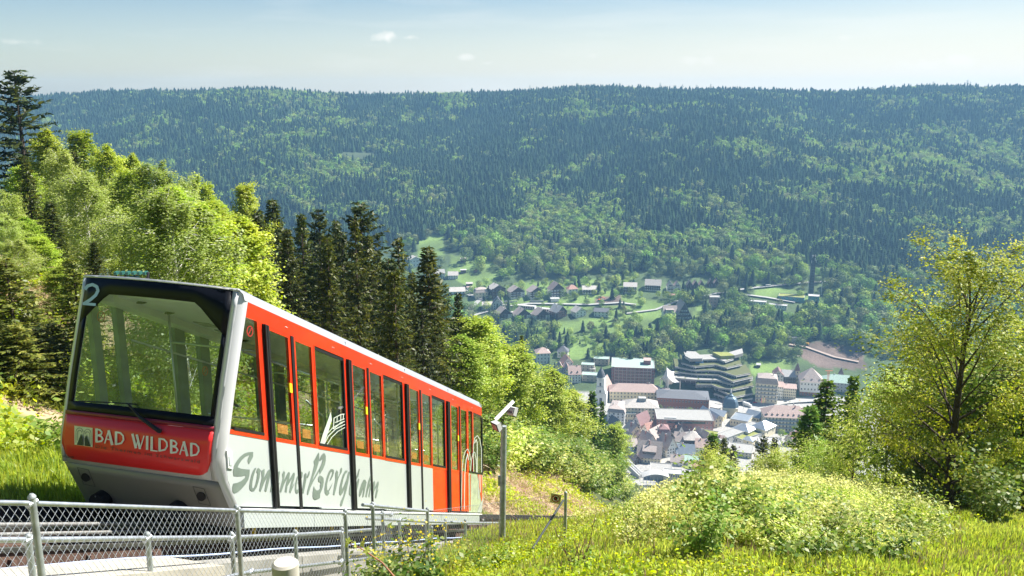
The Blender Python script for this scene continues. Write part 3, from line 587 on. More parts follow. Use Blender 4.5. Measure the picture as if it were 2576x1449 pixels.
# ---------------------------------------------------------------- railway bed
conc = mat('weathered_concrete', (.36, .34, .29), .92, scale=1.6, var=.22, bump=.25); conc2 = mat('grey_concrete', (.25, .245, .225), .92, scale=2.2, var=.25, bump=.3)
steel = mat('rail_steel', (.42, .40, .38), .35, 1, scale=5, var=.2); rust = mat('rusty_steel', (.10, .06, .045), .85, .2, scale=12, var=.4)
galv = mat('galvanised_steel', (.44, .47, .51), .5, .85, scale=14, var=.22); galvd = mat('dull_galvanised_steel', (.33, .36, .36), .6, .6, scale=9, var=.3)
dark = mat('dark_steel', (.035, .035, .04), .6, .3, scale=4); black = mat('black_rubber', (.012, .012, .014), .55, scale=5)
ballast = mat('ballast', (.14, .125, .11), .95, scale=14, var=.5, bump=.8)
tag(MB().box(-6, 75, -9.25, -6.0, -1.9, -1.62, f=P).obj('trackbed', ballast), kind='structure')
e = empty('concrete_wall', P(7, -5.9, -1.9), 0, 'long concrete trough wall along the near side of the railway', 'wall'); o = e.location
for k in range(24):
    MB().box(-6+k*3.2, -6+k*3.2+3.18, -6.0, -5.72, -2.6, -1.33, f=P).obj('panel', conc2, e, org=o)
e = empty('concrete_wall', P(7, -9.4, -1.9), 0, 'concrete kerb wall on the far side of the railway', 'wall'); o = e.location
for k in range(24): MB().box(-6+k*3.2, -6+k*3.2+3.18, -9.55, -9.26, -2.6, -1.22, f=P).obj('panel', conc2, e, org=o)
b = MB().box(1.0, 7.6, -6.02, -5.3, -2.6, -1.26, f=P); tag(b.obj('concrete_block', conc), 'pale concrete block end beside the track at the bottom left', 'concrete block')
tag(MB().box(9.4, 13.8, -5.7, -4.95, -2.3, -1.78, f=P).obj('concrete_slab', conc), 'sunlit pale concrete slab behind the chain link fence', 'concrete slab')
e = empty('railway_track', P(7, -7.6, -1.6), 0, 'funicular track with steel rails and rusty clamps running under the cabin', 'track'); o = e.location
for v in (-6.85, -8.35):
    b = MB(); b.box(-6, 75, v-.035, v+.035, -1.27, -1.22, f=P); b.obj('rail', steel, e, org=o)
    b = MB(); b.box(-6, 75, v-.012, v+.012, -1.44, -1.27, f=P); b.box(-6, 75, v-.09, v+.09, -1.47, -1.44, f=P); b.obj('rail_foot', rust, e, org=o)
sl = MB().box(-.11, .11, -1.25, 1.25, -.07, .07).mesh('sleeper', mat('sleeper_concrete', (.28, .25, .22), .9, scale=6, var=.3))
clb = MB(); clb.box(-.12, .12, -.16, .16, 0, .05); clb.box(-.03, .03, -.13, -.07, .05, .14); clb.box(-.03, .03, .07, .13, .05, .14); clm = clb.mesh('rail_clamp', rust)
for k in range(60):
    u = 2.2+k*1.0; q = P(u, -7.6, -1.55)-o; s = link('sleeper', sl, e, q); s.rotation_euler = (math.atan(.0), 0, math.atan2(U.y, U.x)); s.rotation_euler = (0, math.atan(S), math.atan2(U.y, U.x))
    if k < 32:
        for v in (-6.85, -8.35): c = link('rail_clamp', clm, e, P(u, v, -1.49)-o); c.rotation_euler = (0, math.atan(S), math.atan2(U.y, U.x))
tag(MB().tube([P(u, -7.45, -1.17) for u in np.linspace(-4, 60, 40)], .022, 6).obj('haulage_cable', mat('grey_wire_rope', (.36, .36, .35), .5, .6, scale=60, var=.5), smooth=True), 'thick grey haulage rope lying between the rails', 'cable')
tag(MB().tube([P(u, -7.62, -1.08) for u in np.linspace(-4, 11, 12)], .022, 6).obj('haulage_cable', MATS['grey_wire_rope'], smooth=True), 'second steel rope just above the first at the lower left', 'cable')
tag(MB().tube([P(u, -6.2, -1.30+.012*math.sin(u*2)) for u in np.linspace(-4, 40, 80)], .013, 6).obj('conduit', mat('pale_blue_plastic', (.42, .52, .75), .45), smooth=True), 'thin pale blue conduit along the near rail', 'conduit')
tag(MB().box(-6, 60, -9.2, -9.05, -1.2, -1.02, f=P).obj('cable_duct', dark), 'dark steel duct along the far edge of the track', 'duct')
# ---------------------------------------------------------------- funicular cabin
white = mat('white_body_paint', (.43, .47, .465), .3, scale=.9, var=.05, spec=.5, coat=.5); red = mat('orange_red_paint', (.66, .035, .010), .28, scale=1.5, var=.03, spec=.5, coat=.5)
redf = mat('front_red_paint', (.80, .03, .03), .35, scale=1.5, var=.04, spec=.4, coat=.25); silver = mat('silver_roof_paint', (.40, .42, .46), .35, .2, scale=1, var=.04, coat=.3)
greyp = mat('warm_grey_apron', (.27, .265, .25), .4, .1, scale=.8, var=.06); frame_w = mat('pearl_frame_paint', (.58, .58, .60), .3, .1, scale=1, var=.03, coat=.5)
glass = glassmat('cabin_glass', (.86, .91, .89), .04); wglass = glassmat('windshield_glass', (.74, .80, .83), .06, refl=(.85, .95, 1))
mask = mat('black_glass_border', (.004, .005, .008), .35, spec=.15); inner = mat('pale_interior_panel', (.80, .82, .84), .6, scale=2, var=.05); innerd = mat('blue_grey_interior_post', (.16, .20, .25), .5)
car = empty('funicular_cabin', P(14.5, -7.6, -1.0), 0, 'red and white funicular cabin on the steep track, its stepped side facing the light', 'cabin'); CO = car.location
SH = .13
def C(u, v, w): return P(u+SH*(-6.2-v), v, w+.055*(-6.2-v)*min(1, max(0, w/2.4)))
FW = ([-.98, -.30, 0, .37, .94, 1.87, 2.39], [9.34, 8.98, 8.98, 9.10, 9.27, 9.58, 9.76])
def prof(w): return float(np.interp(w, *FW))
def RP(w): return float(np.interp(w, [-.98, -.6, -.3, .4, 1.5, 2.38], [19.75, 20.08, 20.2, 20.3, 20.3, 20.12]))
def FS(v, w, off=0): return C(prof(w)-.12*(1-min(1, ((v+7.63)/1.34)**2))-off, v, w)
def cb(name, mt, *boxes, smooth=False):
    b = MB()
    for q in boxes: b.box(*q, f=C)
    return b.obj(name, mt, car, org=CO)
def F2(name, v0, v1, w0, w1, nv, nw, off, mt, back=.02, solid=True):
    g = lambda f, v: f(v) if callable(f) else f
    vs, fs = [], []; L = 2 if solid else 1
    for l in range(L):
        for i in range(nv+1):
            v = v0+(v1-v0)*i/nv
            for j in range(nw+1):
                w = g(w0, v)+(g(w1, v)-g(w0, v))*j/nw; vs.append(tuple(FS(v, w, off-l*back)-CO))
    n = (nv+1)*(nw+1); idx = lambda l, i, j: l*n+i*(nw+1)+j
    for l in range(L):
        for i in range(nv):
            for j in range(nw): fs.append((idx(l, i, j), idx(l, i+1, j), idx(l, i+1, j+1), idx(l, i, j+1))[::(1 if l else -1)])
    if solid:
        for i in range(nv): fs += [(idx(0, i, 0), idx(0, i+1, 0), idx(1, i+1, 0), idx(1, i, 0)), (idx(0, i, nw), idx(1, i, nw), idx(1, i+1, nw), idx(0, i+1, nw))]
        for j in range(nw): fs += [(idx(0, 0, j), idx(1, 0, j), idx(1, 0, j+1), idx(0, 0, j+1)), (idx(0, nv, j), idx(0, nv, j+1), idx(1, nv, j+1), idx(1, nv, j))]
    b = MB(); b.add(vs, fs); o = b.obj(name, mt, car); o.data.polygons.foreach_set('use_smooth', [len(p.vertices) == 4 and i < L*nv*nw for i, p in enumerate(o.data.polygons)]); return o
vL, vR = -8.98, -6.28
# front: frame, windshield, red panel, apron
F2('corner_post', vL, vL+.075, -.32, 2.36, 1, 12, 0, frame_w, .12); F2('corner_post', vR-.09, vR, -.32, 2.36, 2, 12, 0, frame_w, .1)
F2('front_top_trim', vL+.075, vR-.09, 2.365, 2.39, 10, 1, .003, frame_w, .1)
F2('front_shell', vL+.075, vR-.09, -.32, .40, 12, 4, -.015, frame_w, .04)
F2('windshield', vL+.075, vR-.09, .40, 2.365, 12, 8, 0, wglass, solid=False)
def mlow(v):
    a = min(v-(vL+.075), (vR-.09)-v); return 2.13-max(0, .5-a)*.9
F2('windshield_border', vL+.075, vR-.09, mlow, 2.365, 24, 2, .004, mask, .01)
F2('windshield_border', vL+.075, vR-.09, .40, .56, 12, 1, .005, mask, .01)
F2('windshield_border', vL+.075, vL+.20, .56, lambda v: mlow(v), 2, 6, .006, mask, .01); F2('windshield_border', vR-.15, vR-.09, .56, lambda v: mlow(v), 2, 6, .006, mask, .01)
def rlow(v):
    a = min(v-(vL+.06), (vR-.075)-v); r = .22; return -.27+(r-math.sqrt(max(0, r*r-max(0, r-a)**2)))
F2('red_front_panel', vL+.06, vR-.075, rlow, .37, 40, 3, .012, redf, .02)
F2('red_panel_edge', vL+.06, vR-.075, .372, .43, 12, 1, .014, mat('dark_red_trim', (.22, .012, .03), .35), .02)
F2('front_apron', vL+.02, vR, -.97, -.325, 12, 5, -.01, greyp, .04)
# corner between front and near side
b = MB(); ws = [-.97, -.645, -.32, 0, .4, .94, 1.4, 1.87, 2.2, 2.36]
for w_ in ws:
    for p in (FS(vR, w_, 0), C(prof(w_)+.04, -6.215, w_), C(prof(w_)+.11, -6.2, w_)): b.v.append(tuple(p-CO))
for i in range(len(ws)-1):
    for k in range(2): b.f.append((3*i+k, 3*i+k+1, 3*i+k+4, 3*i+k+3)); b.m.append(0)
b.obj('corner_pillar', frame_w, car, smooth=True)
vn = -6.2; N_ = lambda u0, u1, w0, w1, d=0, t=.05: (u0, u1, vn-t, vn+d, w0, w1)
def slant(name, mt, top, bot, u1, d=0, t=.04, e0=.11, rear=False, vn=-6.2):
    b = MB(); n = 8; ring = []
    for j in range(n+1):
        w = bot+(top-bot)*j/n; ring.append(((RP(w)-.10) if rear else (prof(w)+e0), w))
    ring = ring+[(u1, top), (u1, bot)]
    pts = [C(u, vn+d, w) for u, w in ring]; b.prism(pts, C(0, vn+d-t, 0)-C(0, vn+d, 0)); return b.obj(name, mt, car, org=CO)
slant('side_panel', white, .36, -.645, 10.115); slant('side_window', glass, 2.0, .42, 10.0, -.012, .008, .13); slant('red_sill', red, .42, .36, 10.115, .006); slant('red_header', red, 2.25, 2.03, 10.12, .002)
cb('window_frame', red, N_(10.0, 10.115, .42, 2.03, .004)); cb('window_seal', black, (prof(.45)+.18, 10.0, vn-.02, vn+.012, .42, .46))
mods = [((10.29, 10.78), (10.98, 11.44), (11.54, 12.50)), ((12.82, 13.30), (13.49, 13.97), (14.05, 14.95)), ((15.31, 15.78), (15.98, 16.46), (16.53, 17.34)), ((17.77, 18.24), (18.46, 18.89), (19.02, 19.33))]
pil = [(10.12, 10.245), (12.58, 12.72), (15.05, 15.20), (17.43, 17.61), (20.1, 20.1)]; seam = [(10.85, 10.92), (13.37, 13.43), (15.84, 15.91), (18.31, 18.38)]
yellow = mat('yellow_button', (.85, .62, .02), .4); orange = mat('orange_sticker', (.75, .22, .05), .6, var=.3, scale=20); alu = mat('brushed_handrail', (.62, .64, .66), .3, .9)
for k, (g1, g2, g3) in enumerate(mods):
    p0, p1 = pil[k]; s0, s1 = seam[k]; n0 = pil[k+1][0]
    cb('door_track', black, N_(p0+.015, p0+(p1-p0)*.42, -.645, 2.03, .05, .1), N_(p0+(p1-p0)*.52, p0+(p1-p0)*.85, -.645, 2.03, .05, .1), N_(p0, p0+(p1-p0)*.88, -.60, 2.03, .02, .1))
    cb('window_frame', red, N_(p0+(p1-p0)*.88, p1, .42, 2.03, .004)); cb('door_panel', white if k < 3 else red, N_(p0+(p1-p0)*.88, p1, -.62, .42))
    d1 = cb('door', red, N_(p1, g1[0], .42, 2.03), N_(g1[1], s0, .42, 2.03), N_(g1[0], g1[1], 1.98, 2.03), N_(p1, s0, .36, .42, .002))
    d2 = cb('door', red, N_(s1, g2[0], .42, 2.03), N_(g2[1], g3[0]-.02, .42, 2.03), N_(g2[0], g2[1], 1.98, 2.03), N_(s1, g3[0]-.02, .36, .42, .002))
    pm_ = red if k == 3 else white
    cb('door_panel', pm_, N_(p1, s0, -.62, .36)); cb('door_panel', pm_, N_(s1, g3[0]-.02, -.62, .36))
    cb('door_seam', black, N_(s0, s1, -.66, 2.03, .014))
    for g in (g1, g2): cb('door_window', glass, (g[0], g[1], vn-.02, vn-.012, .42, 1.98))
    cb('emergency_button', yellow, (g1[1]-.05, g1[1]+.02, vn-.01, vn+.016, 1.16, 1.30))
    for g in (g1, g2): cb('orange_sticker', orange, (g[0]+.12, g[1]-.1, vn-.035, vn-.03, .50, .64))
    if k < 3:
        cb('side_window', glass, (g3[0], g3[1], vn-.02, vn-.012, .46, 1.98)); cb('window_seal', black, N_(g3[0], g3[1], .42, .46, .012), N_(g3[1]-.03, g3[1], .46, 1.98, .008), N_(g3[0], g3[1], 1.97, 2.03, -.005))
        cb('window_frame', red, N_(g3[0]-.02, g3[0], .42, 2.03, .004), N_(g3[1], n0, .42, 2.03, .004)); cb('red_sill', red, N_(g3[0]-.02, n0, .36, .42, .006))
        cb('side_panel', red if k == 2 else white, N_(g3[0]-.02, n0, -.645, .36))
cb('red_header', red, N_(10.12, 20.12, 2.03, 2.25, .002))
g4 = mods[3][2]; mural = mat('grey_green_mural_film', (.42, .47, .36), .15, scale=3, var=.25, coat=.8)
cb('side_window', glass, (g4[0], g4[1], vn-.02, vn-.012, .46, 1.98)); slant('side_window', glass, 1.98, .46, 19.41, -.012, .008, rear=True)
cb('window_frame', red, N_(19.0, 19.02, .42, 2.03, .004), N_(19.33, 19.41, .42, 2.03, .004)); cb('window_seal', black, N_(19.02, 20.15, .42, .46, .012), N_(20.14, 20.19, .46, 1.98, .006))
slant('side_panel', mural, .42, -.645, 19.0, rear=True)
b = MB(); b.poly([C(18.46, vn+.008, .36), C(18.75, vn+.008, .36), C(18.47, vn+.008, -.6)][::-1]); b.poly([C(19.72, vn+.006, .41), C(20.12, vn+.006, .41), C(20.07, vn+.006, -.45)][::-1]); b.obj('red_wedge', red, car, org=CO)
b = MB(); b.poly([C(19.65, vn+.007, -.64), C(20.16, vn+.007, -.22), C(20.05, vn+.007, -.64)]); b.obj('white_wedge', white, car, org=CO)
# rear corner
b = MB()
for w_ in ws:
    for p in (C(RP(w_)-.10, -6.2, w_), C(RP(w_), -6.26, w_), C(RP(w_)+.06, -6.5, w_), C(RP(w_)+.06, -8.7, w_), C(RP(w_)-.05, -9.0, w_)): b.v.append(tuple(p-CO))
for i in range(len(ws)-1):
    for k in (0, 1, 3):
        b.f.append((5*i+k, 5*i+k+1, 5*i+k+6, 5*i+k+5)); b.m.append(0)
    if ws[i] < .4: b.f.append((5*i+2, 5*i+3, 5*i+8, 5*i+7)); b.m.append(0)
b.obj('rear_pillar', mat('beige_rear_trim', (.50, .47, .43), .4), car, smooth=True)
b = MB(); ww = [.4, .94, 1.4, 1.87, 2.3]
for w_ in ww:
    for v in (-6.55, -8.65): b.v.append(tuple(C(RP(w_)+.055, v, w_)-CO))
for i in range(4): b.f.append((2*i, 2*i+1, 2*i+3, 2*i+2)); b.m.append(0)
b.obj('rear_window', wglass, car)
# skirt, roof, floor, far side
cb('skirt', white, (9.34, 19.75, -6.3, -6.165, -.95, -.70)); cb('skirt_edge', mat('pale_step_edge', (.78, .80, .78), .4), (9.34, 19.95, -6.3, -6.15, -.70, -.672))
cb('skirt', greyp, (9.34, 19.75, -9.0, -8.9, -.95, -.64))
b = MB(); rp_ = [(-6.2, 2.25), (-6.215, 2.33), (-6.29, 2.395), (-6.5, 2.39), (-7.1, 2.375), (-7.6, 2.37), (-8.2, 2.375), (-8.75, 2.38), (-8.93, 2.375), (-8.99, 2.33), (-9.0, 2.25)]
us = np.linspace(0, 1, 12)
for a in us:
    for v, w_ in rp_:
        f0 = prof(2.36)-.12*(1-min(1, ((v+7.63)/1.34)**2)); b.v.append(tuple(C(f0+.0+(RP(2.36)-f0)*a, v, w_)-CO))
n = len(rp_)
for i in range(len(us)-1):
    for k in range(n-1): b.f.append((i*n+k, i*n+k+1, i*n+n+k+1, i*n+n+k)); b.m.append(0)
b.obj('roof', silver, car, smooth=True)
for u in (11.2, 13.1, 15.0, 16.9, 18.8): cb('panel_joint', dark, (u, u+.006, -6.17, -6.1635, -.95, -.71))
for u in (12.6, 15.1, 17.6): cb('roof_joint', dark, (u, u+.008, -6.24, -6.205, 2.255, 2.33))
F2('roof_lip', vL, vR, 2.36, 2.40, 12, 1, .0, silver, .3)
cb('ceiling', inner, (9.95, 20.0, -8.55, -6.65, 2.18, 2.21), (9.85, 20.0, -8.95, -8.55, 2.08, 2.21), (9.85, 20.0, -6.65, -6.26, 2.08, 2.21))
cb('floor', mat('dark_floor', (.22, .22, .23), .8), (9.3, 20.0, -8.95, -6.26, -.70, -.66))
ft = [(10.1, 10.25), (10.6, 10.75), (11.9, 12.15), (12.55, 12.8), (14.3, 14.5), (15.0, 15.25), (16.8, 16.95), (17.4, 17.65), (19.2, 19.3), (20.0, 20.2)]
for i, (a, c) in enumerate(ft): cb('far_post', innerd, (a-.35, c-.35, -9.0, -8.9, .38, 2.1))
for a, c in ((9.61, 12.35), (12.35, 14.85), (14.85, 17.3), (17.3, 19.9)): cb('far_side_panel', inner, (a, c-.02, -9.0, -8.93, -.66, .38)); 
slant('far_side_window', glass, 2.1, .38, 19.9, 0, .006, .1, vn=-8.97); slant('far_side_panel', inner, .38, -.66, 9.6, 0, .04, .08, vn=-8.93)
cb('dashboard', mat('dark_dashboard', (.03, .035, .04), .6), (9.25, 9.75, -8.85, -6.4, .30, .46))
b = MB()
for u in (10.9, 13.4, 15.9, 18.3):
    for v in (-6.75, -8.45): b.tube([C(u, v, -.66), C(u, v, 2.18)], .018, 6)
    b.tube([C(u, -8.45, 1.75), C(u, -6.75, 1.75)], .015, 6)
for v in (-6.6, -8.6):
    b.tube([C(10.2, v, 1.62), C(19.8, v, 1.62)], .016, 6)
for u in (11.9, 14.4, 16.8): b.tube([C(u, -8.6, .75), C(u, -6.5, .75)], .018, 6); b.tube([C(u+.35, -6.5, -.66), C(u+.35, -6.5, .95), C(u-.2, -6.5, 1.15)], .016, 6)
b.tube([C(9.75, -6.6, .55), C(9.6, -6.6, .60), C(9.6, -6.6, .85), C(10.0, -6.6, .80)], .018, 6); b.obj('handrail', alu, car, smooth=True, org=CO)
for u in (12.0, 14.5, 16.9):
    for v in (-8.3, -7.1): cb('seat', mat('dark_seat', (.02, .024, .03), .7), (u, u+.45, v-.25, v+.25, -.05, .08), (u+.40, u+.48, v-.25, v+.25, -.05, .62))
b = MB()
for u, v in ((10.15, -8.3), (10.75, -8.3), (12.7, -8.3), (13.3, -8.3), (10.3, -7.0)):
    c0 = C(u, v, 2.176); b.tube([c0, c0-Vector((0, 0, .012))], .075, 14)
b.obj('ceiling_vent', dark, car, org=CO)
cb('ceiling_notice', mat('blue_notice', (.03, .07, .22), .5), (11.9, 12.15, -8.35, -8.1, 2.165, 2.178)); cb('ceiling_notice', mat('grey_notice', (.33, .33, .33), .6), (11.35, 11.65, -8.35, -8.05, 2.165, 2.178))
cb('chassis', dark, (9.8, 19.6, -8.7, -6.45, -1.12, -.95)); cb('chassis', dark, (10.2, 11.9, -8.4, -6.8, -1.2, -1.0), (16.8, 18.6, -8.4, -6.8, -1.2, -1.0))
for u in (10.6, 11.5, 17.2, 18.2):
    for v in (-6.85, -8.35):
        b = MB(); c0 = P(u, v, -1.03); b.tube([c0-V*.05, c0+V*.05], .19, 18); b.obj('wheel', rust, car, org=CO)
for k in range(9): cb('yellow_bracket', yellow, (9.9+k*1.15, 9.93+k*1.15, -6.5, -6.4, -1.12, -.95))
b = MB()
for k in range(7):
    u = (10.75, 12.15, 13.55, 14.95, 16.45, 17.9, 19.3)[k]
    for d in (-.02, .02): c0 = C(u+d, vn, 2.13); b.tube([c0, c0+V*.012], .008, 6)
b.obj('bolt', mat('bolt_metal', (.7, .7, .7), .3, .8), car, org=CO)
# front furniture
def pfs(px, py, off=0):
    r = ray(px, py); a, b_ = 5.0, 16.0
    for _ in range(40):
        m = (a+b_)/2; u, v, w = uvw(r*m); w -= .055*(-6.2-v)*min(1, max(0, w/2.55)); f = u-(prof(w)-.12*(1-min(1, ((v+7.63)/1.34)**2))-off+SH*(-6.2-v))
        if f > 0: b_ = m
        else: a = m
    return r*a
fd = -U
for cx, cy in ((216.5, 1200), (507, 1248)):
    b = MB(); q = [pfs(cx+dx, cy+dy, .002) for dx, dy in ((-22, -24), (6, -18), (23, 24), (-6, 18))]
    for i in range(4): b.tube([q[i], q[(i+1) % 4]], .0025, 4)
    b.obj('lamp_cover_joint', dark, car, org=CO)
    b = MB(); c0 = pfs(cx, cy, .012); b.tube([c0, c0-U*.02], .062, 20); b.obj('headlight_rim', black, car, org=CO)
    b = MB(); c0 = pfs(cx+4, cy+3, .016); b.tube([c0, c0-U*.01], .04, 16); b.obj('headlight', mat('lamp_glass', (.25, .24, .22), .15, .6), car, org=CO)
for cx, cy in ((270, 1246), (460, 1272)):
    b = MB(); c0 = pfs(cx, cy, -.05); b.tube([c0, c0-U*.22], .118, 26); b.obj('buffer', mat('black_buffer', (.012, .014, .02), .6), car, org=CO)
    for d in (.085, -.085):
        b = MB(); b.tube([c0-U*.222+Vector((0, 0, d)), c0-U*.226+Vector((0, 0, d))], .012, 8); b.obj('buffer_bolt', alu, car, org=CO)
b = MB(); b.tube([pfs(400, 1084, .06), pfs(352, 1050, .07), pfs(322, 1017, .06)], [.03, .022, .012], 6); b.tube([pfs(402, 1084, .0), pfs(400, 1084, .07)], .03, 8); b.obj('wiper_arm', black, car, org=CO)
b = MB(); b.tube([pfs(190, 1009, .04), pfs(260, 1012, .045), pfs(345, 1017, .04)], .008, 4); b.obj('wiper_blade', black, car, org=CO)
b = MB(); c0 = C(12.5, -7.9, 2.5)
pg = empty('x', (0, 0, 0)); bpy.data.objects.remove(pg)
rg = onv(330, 692, -8.2)
b = MB()
for k in range(6): b.box(rg.x-.22+k*.08, rg.x-.18+k*.08, rg.y-.05, rg.y+.05, rg.z+.01, rg.z+.05)
b.box(rg.x-.3, rg.x+.1, rg.y-.03, rg.y+.03, rg.z-.12, rg.z-.02); b.obj('current_collector', mat('green_insulator', (.02, .10, .08), .5), car, org=CO)
b = MB()
for k in range(3): b.tube([rg+Vector((-.4+k*.1, 0, -.22)), rg+Vector((-.2+k*.13, 0, 0))], .012, 5)
b.tube([rg+Vector((.24, 0, .04)), rg+Vector((.2, 0, -.2))], .02, 5); b.tube([rg+Vector((-.45, 0, -.06)), rg+Vector((.25, 0, -.1))], .02, 5); b.obj('collector_arm', dark, car, org=CO)
cb('tail_lamp', mat('side_lamp_housing', (.8, .82, .82), .2), (9.10, 9.2, vn-.01, vn+.02, -.12, .12)); cb('tail_lamp_lens', mat('lamp_lens', (.45, .5, .5), .1), (9.12, 9.18, vn, vn+.028, -.08, .05))
# ---------------------------------------------------------------- lettering, traced onto the body as thin film
FILM = [0]
def film(name, polys, strokes, mp, mt, wdef=1.0, parent=None):
    b = MB(); FILM[0] += 1
    def put(pts):
        b.poly(pts)
    for pl in polys: FILM[0] += 1; put([mp(x, y, .004+.0003*(FILM[0] % 9)) for x, y in pl])
    for pts, wd in strokes:
        for i in range(len(pts)-1):
            FILM[0] += 1; (x0, y0), (x1, y1) = pts[i], pts[i+1]; L = math.hypot(x1-x0, y1-y0) or 1; nx, ny = -(y1-y0)/L*wd/2, (x1-x0)/L*wd/2; ex, ey = (x1-x0)/L*wd*.12, (y1-y0)/L*wd*.12
            h = .004+.0003*(FILM[0] % 9); put([mp(x0+nx-ex, y0+ny-ey, h), mp(x1+nx+ex, y1+ny+ey, h), mp(x1-nx+ex, y1-ny+ey, h), mp(x0-nx-ex, y0-ny-ey, h)])
    return b.obj(name, mt, parent or car, org=CO)
ink = mat('grey_green_lettering', (.15, .19, .165), .4, scale=3, var=.2)
m6 = lambda x, y, h: onv(566+.1709*x, 1100.6+.1709*y, vn+h)
def arc(cx, cy, rx, ry, a0, a1, n=10, sk=0): return [(cx+rx*math.cos(R(a))+sk*ry*math.sin(R(a)), cy-ry*math.sin(R(a))) for a in np.linspace(a0, a1, n)]
letters = [
 [[(415, 212), (340, 216), (280, 238), (220, 285), (170, 350), (128, 425), (121, 500), (128, 566), (180, 571), (250, 568), (298, 556), (304, 566), (298, 590), (240, 640), (180, 668), (122, 678), (110, 730), (110, 780), (122, 812), (142, 822), (185, 805), (240, 760), (300, 692), (345, 620), (362, 545), (366, 472), (310, 468), (240, 460), (187, 438), (205, 395), (250, 330), (300, 282), (358, 254), (362, 262), (342, 300), (335, 340), (345, 378), (356, 391), (385, 340), (415, 282)]],
 [[(462, 446), (438, 450), (412, 490), (390, 555), (372, 630), (362, 700), (362, 748), (372, 776), (402, 792), (434, 784), (468, 735), (492, 660), (512, 580), (520, 515), (534, 490), (512, 462), (490, 446), (474, 462), (463, 512), (478, 520), (470, 600), (452, 680), (428, 740), (408, 748), (400, 728), (404, 660), (422, 570), (444, 500)]],
 [[(542, 482), (560, 478), (572, 461), (585, 470), (583, 540), (570, 600), (630, 490), (650, 470), (668, 480), (672, 540), (650, 640), (612, 796), (584, 784), (600, 690), (625, 580), (580, 660), (528, 796), (507, 780), (520, 700), (545, 590), (540, 510)], [(680, 700), (730, 640), (790, 500), (806, 494), (810, 520), (795, 640), (765, 740), (805, 655), (800, 690), (745, 785), (735, 770), (745, 690), (762, 590), (700, 740), (680, 800), (668, 800)]],
 [[(842, 540), (866, 488), (884, 512), (878, 580), (868, 630), (930, 510), (948, 508), (958, 530), (945, 620), (1005, 520), (1022, 515), (1029, 540), (1022, 600), (985, 740), (1020, 665), (1015, 700), (965, 822), (946, 800), (960, 720), (990, 600), (920, 720), (908, 812), (880, 798), (895, 700), (920, 595), (870, 690), (828, 812), (808, 795), (820, 720), (850, 600)]],
 [[(1105, 510), (1130, 500), (1146, 520), (1140, 580), (1110, 640), (1085, 680), (1072, 670), (1110, 560), (1095, 540), (1072, 600), (1055, 690), (1052, 760), (1065, 775), (1088, 740), (1125, 650), (1120, 690), (1090, 800), (1065, 828), (1040, 815), (1030, 770), (1035, 680), (1060, 580)]],
 [[(1165, 545), (1188, 520), (1202, 540), (1200, 590), (1235, 500), (1250, 490), (1246, 540), (1222, 596), (1205, 580), (1195, 640), (1158, 826), (1132, 808), (1150, 700), (1165, 600)]],
 [[(1376, 220), (1388, 240), (1388, 300), (1378, 370), (1350, 470), (1310, 560), (1285, 640), (1390, 455), (1390, 500), (1300, 650), (1258, 740), (1225, 844), (1210, 830), (1215, 780), (1250, 660), (1290, 520), (1312, 420), (1318, 400), (1308, 345), (1340, 290)],
  [(1394, 345), (1392, 320), (1420, 260), (1450, 230), (1470, 236), (1484, 270), (1484, 340), (1472, 400), (1445, 465), (1400, 540), (1396, 500), (1398, 440), (1425, 380), (1443, 310), (1420, 330)],
  [(1394, 556), (1430, 572), (1452, 600), (1456, 650), (1446, 720), (1428, 770), (1404, 825), (1400, 888), (1365, 905), (1330, 917), (1302, 900), (1293, 860), (1296, 800), (1310, 712), (1320, 745), (1345, 778), (1370, 778), (1394, 760), (1404, 735), (1402, 690), (1414, 680), (1400, 655), (1380, 650), (1372, 610), (1380, 575)]],
 [[(1605, 480), (1585, 466), (1555, 466), (1530, 500), (1500, 580), (1478, 670), (1466, 750), (1468, 810), (1490, 848), (1515, 850), (1540, 820), (1530, 800), (1560, 740), (1590, 660), (1555, 720), (1520, 780), (1505, 770), (1503, 700), (1518, 620), (1545, 540), (1565, 500), (1580, 505), (1575, 540), (1550, 610), (1535, 645), (1560, 625), (1590, 570), (1604, 520)]],
 [[(1625, 520), (1645, 478), (1668, 512), (1660, 590), (1690, 530), (1700, 460), (1715, 440), (1726, 460), (1720, 510), (1690, 560), (1665, 620), (1640, 740), (1612, 850), (1590, 838), (1605, 740), (1625, 620)]],
 [[(1805, 486), (1770, 486), (1740, 540), (1712, 630), (1690, 720), (1682, 800), (1688, 840), (1708, 850), (1735, 815), (1770, 740), (1745, 860), (1710, 930), (1697, 985), (1706, 1016), (1722, 1005), (1760, 880), (1790, 780), (1815, 660), (1838, 520), (1828, 496), (1815, 510), (1795, 600), (1760, 690), (1728, 760), (1722, 720), (1745, 610), (1775, 530), (1800, 510)]],
 [[(1985, 465), (1975, 460), (1950, 540), (1915, 620), (1870, 690), (1850, 640), (1830, 760), (1828, 830), (1850, 856), (1885, 850), (1925, 840), (1955, 740), (1978, 620), (1965, 600), (1940, 660), (1925, 640), (1965, 570)]],
 [[(2068, 622), (2040, 620), (2010, 680), (1985, 760), (1972, 840), (1980, 878), (2000, 850), (2040, 740), (2028, 820), (2022, 884), (2042, 870), (2060, 780), (2085, 660)]],
 [[(2160, 485), (2170, 500), (2150, 600), (2120, 700), (2140, 660), (2158, 650), (2165, 700), (2140, 790), (2128, 882), (2112, 860), (2125, 780), (2138, 700), (2110, 770), (2085, 884), (2068, 866), (2085, 760), (2110, 640), (2140, 560)]],
 [[(2188, 650), (2205, 638), (2212, 680), (2205, 740), (2245, 650), (2262, 646), (2264, 690), (2240, 790), (2262, 750), (2225, 896), (2210, 880), (2222, 800), (2238, 720), (2195, 800), (2182, 888), (2166, 876), (2178, 790)]]]
for L in letters: film('letter', L, [], m6, ink)
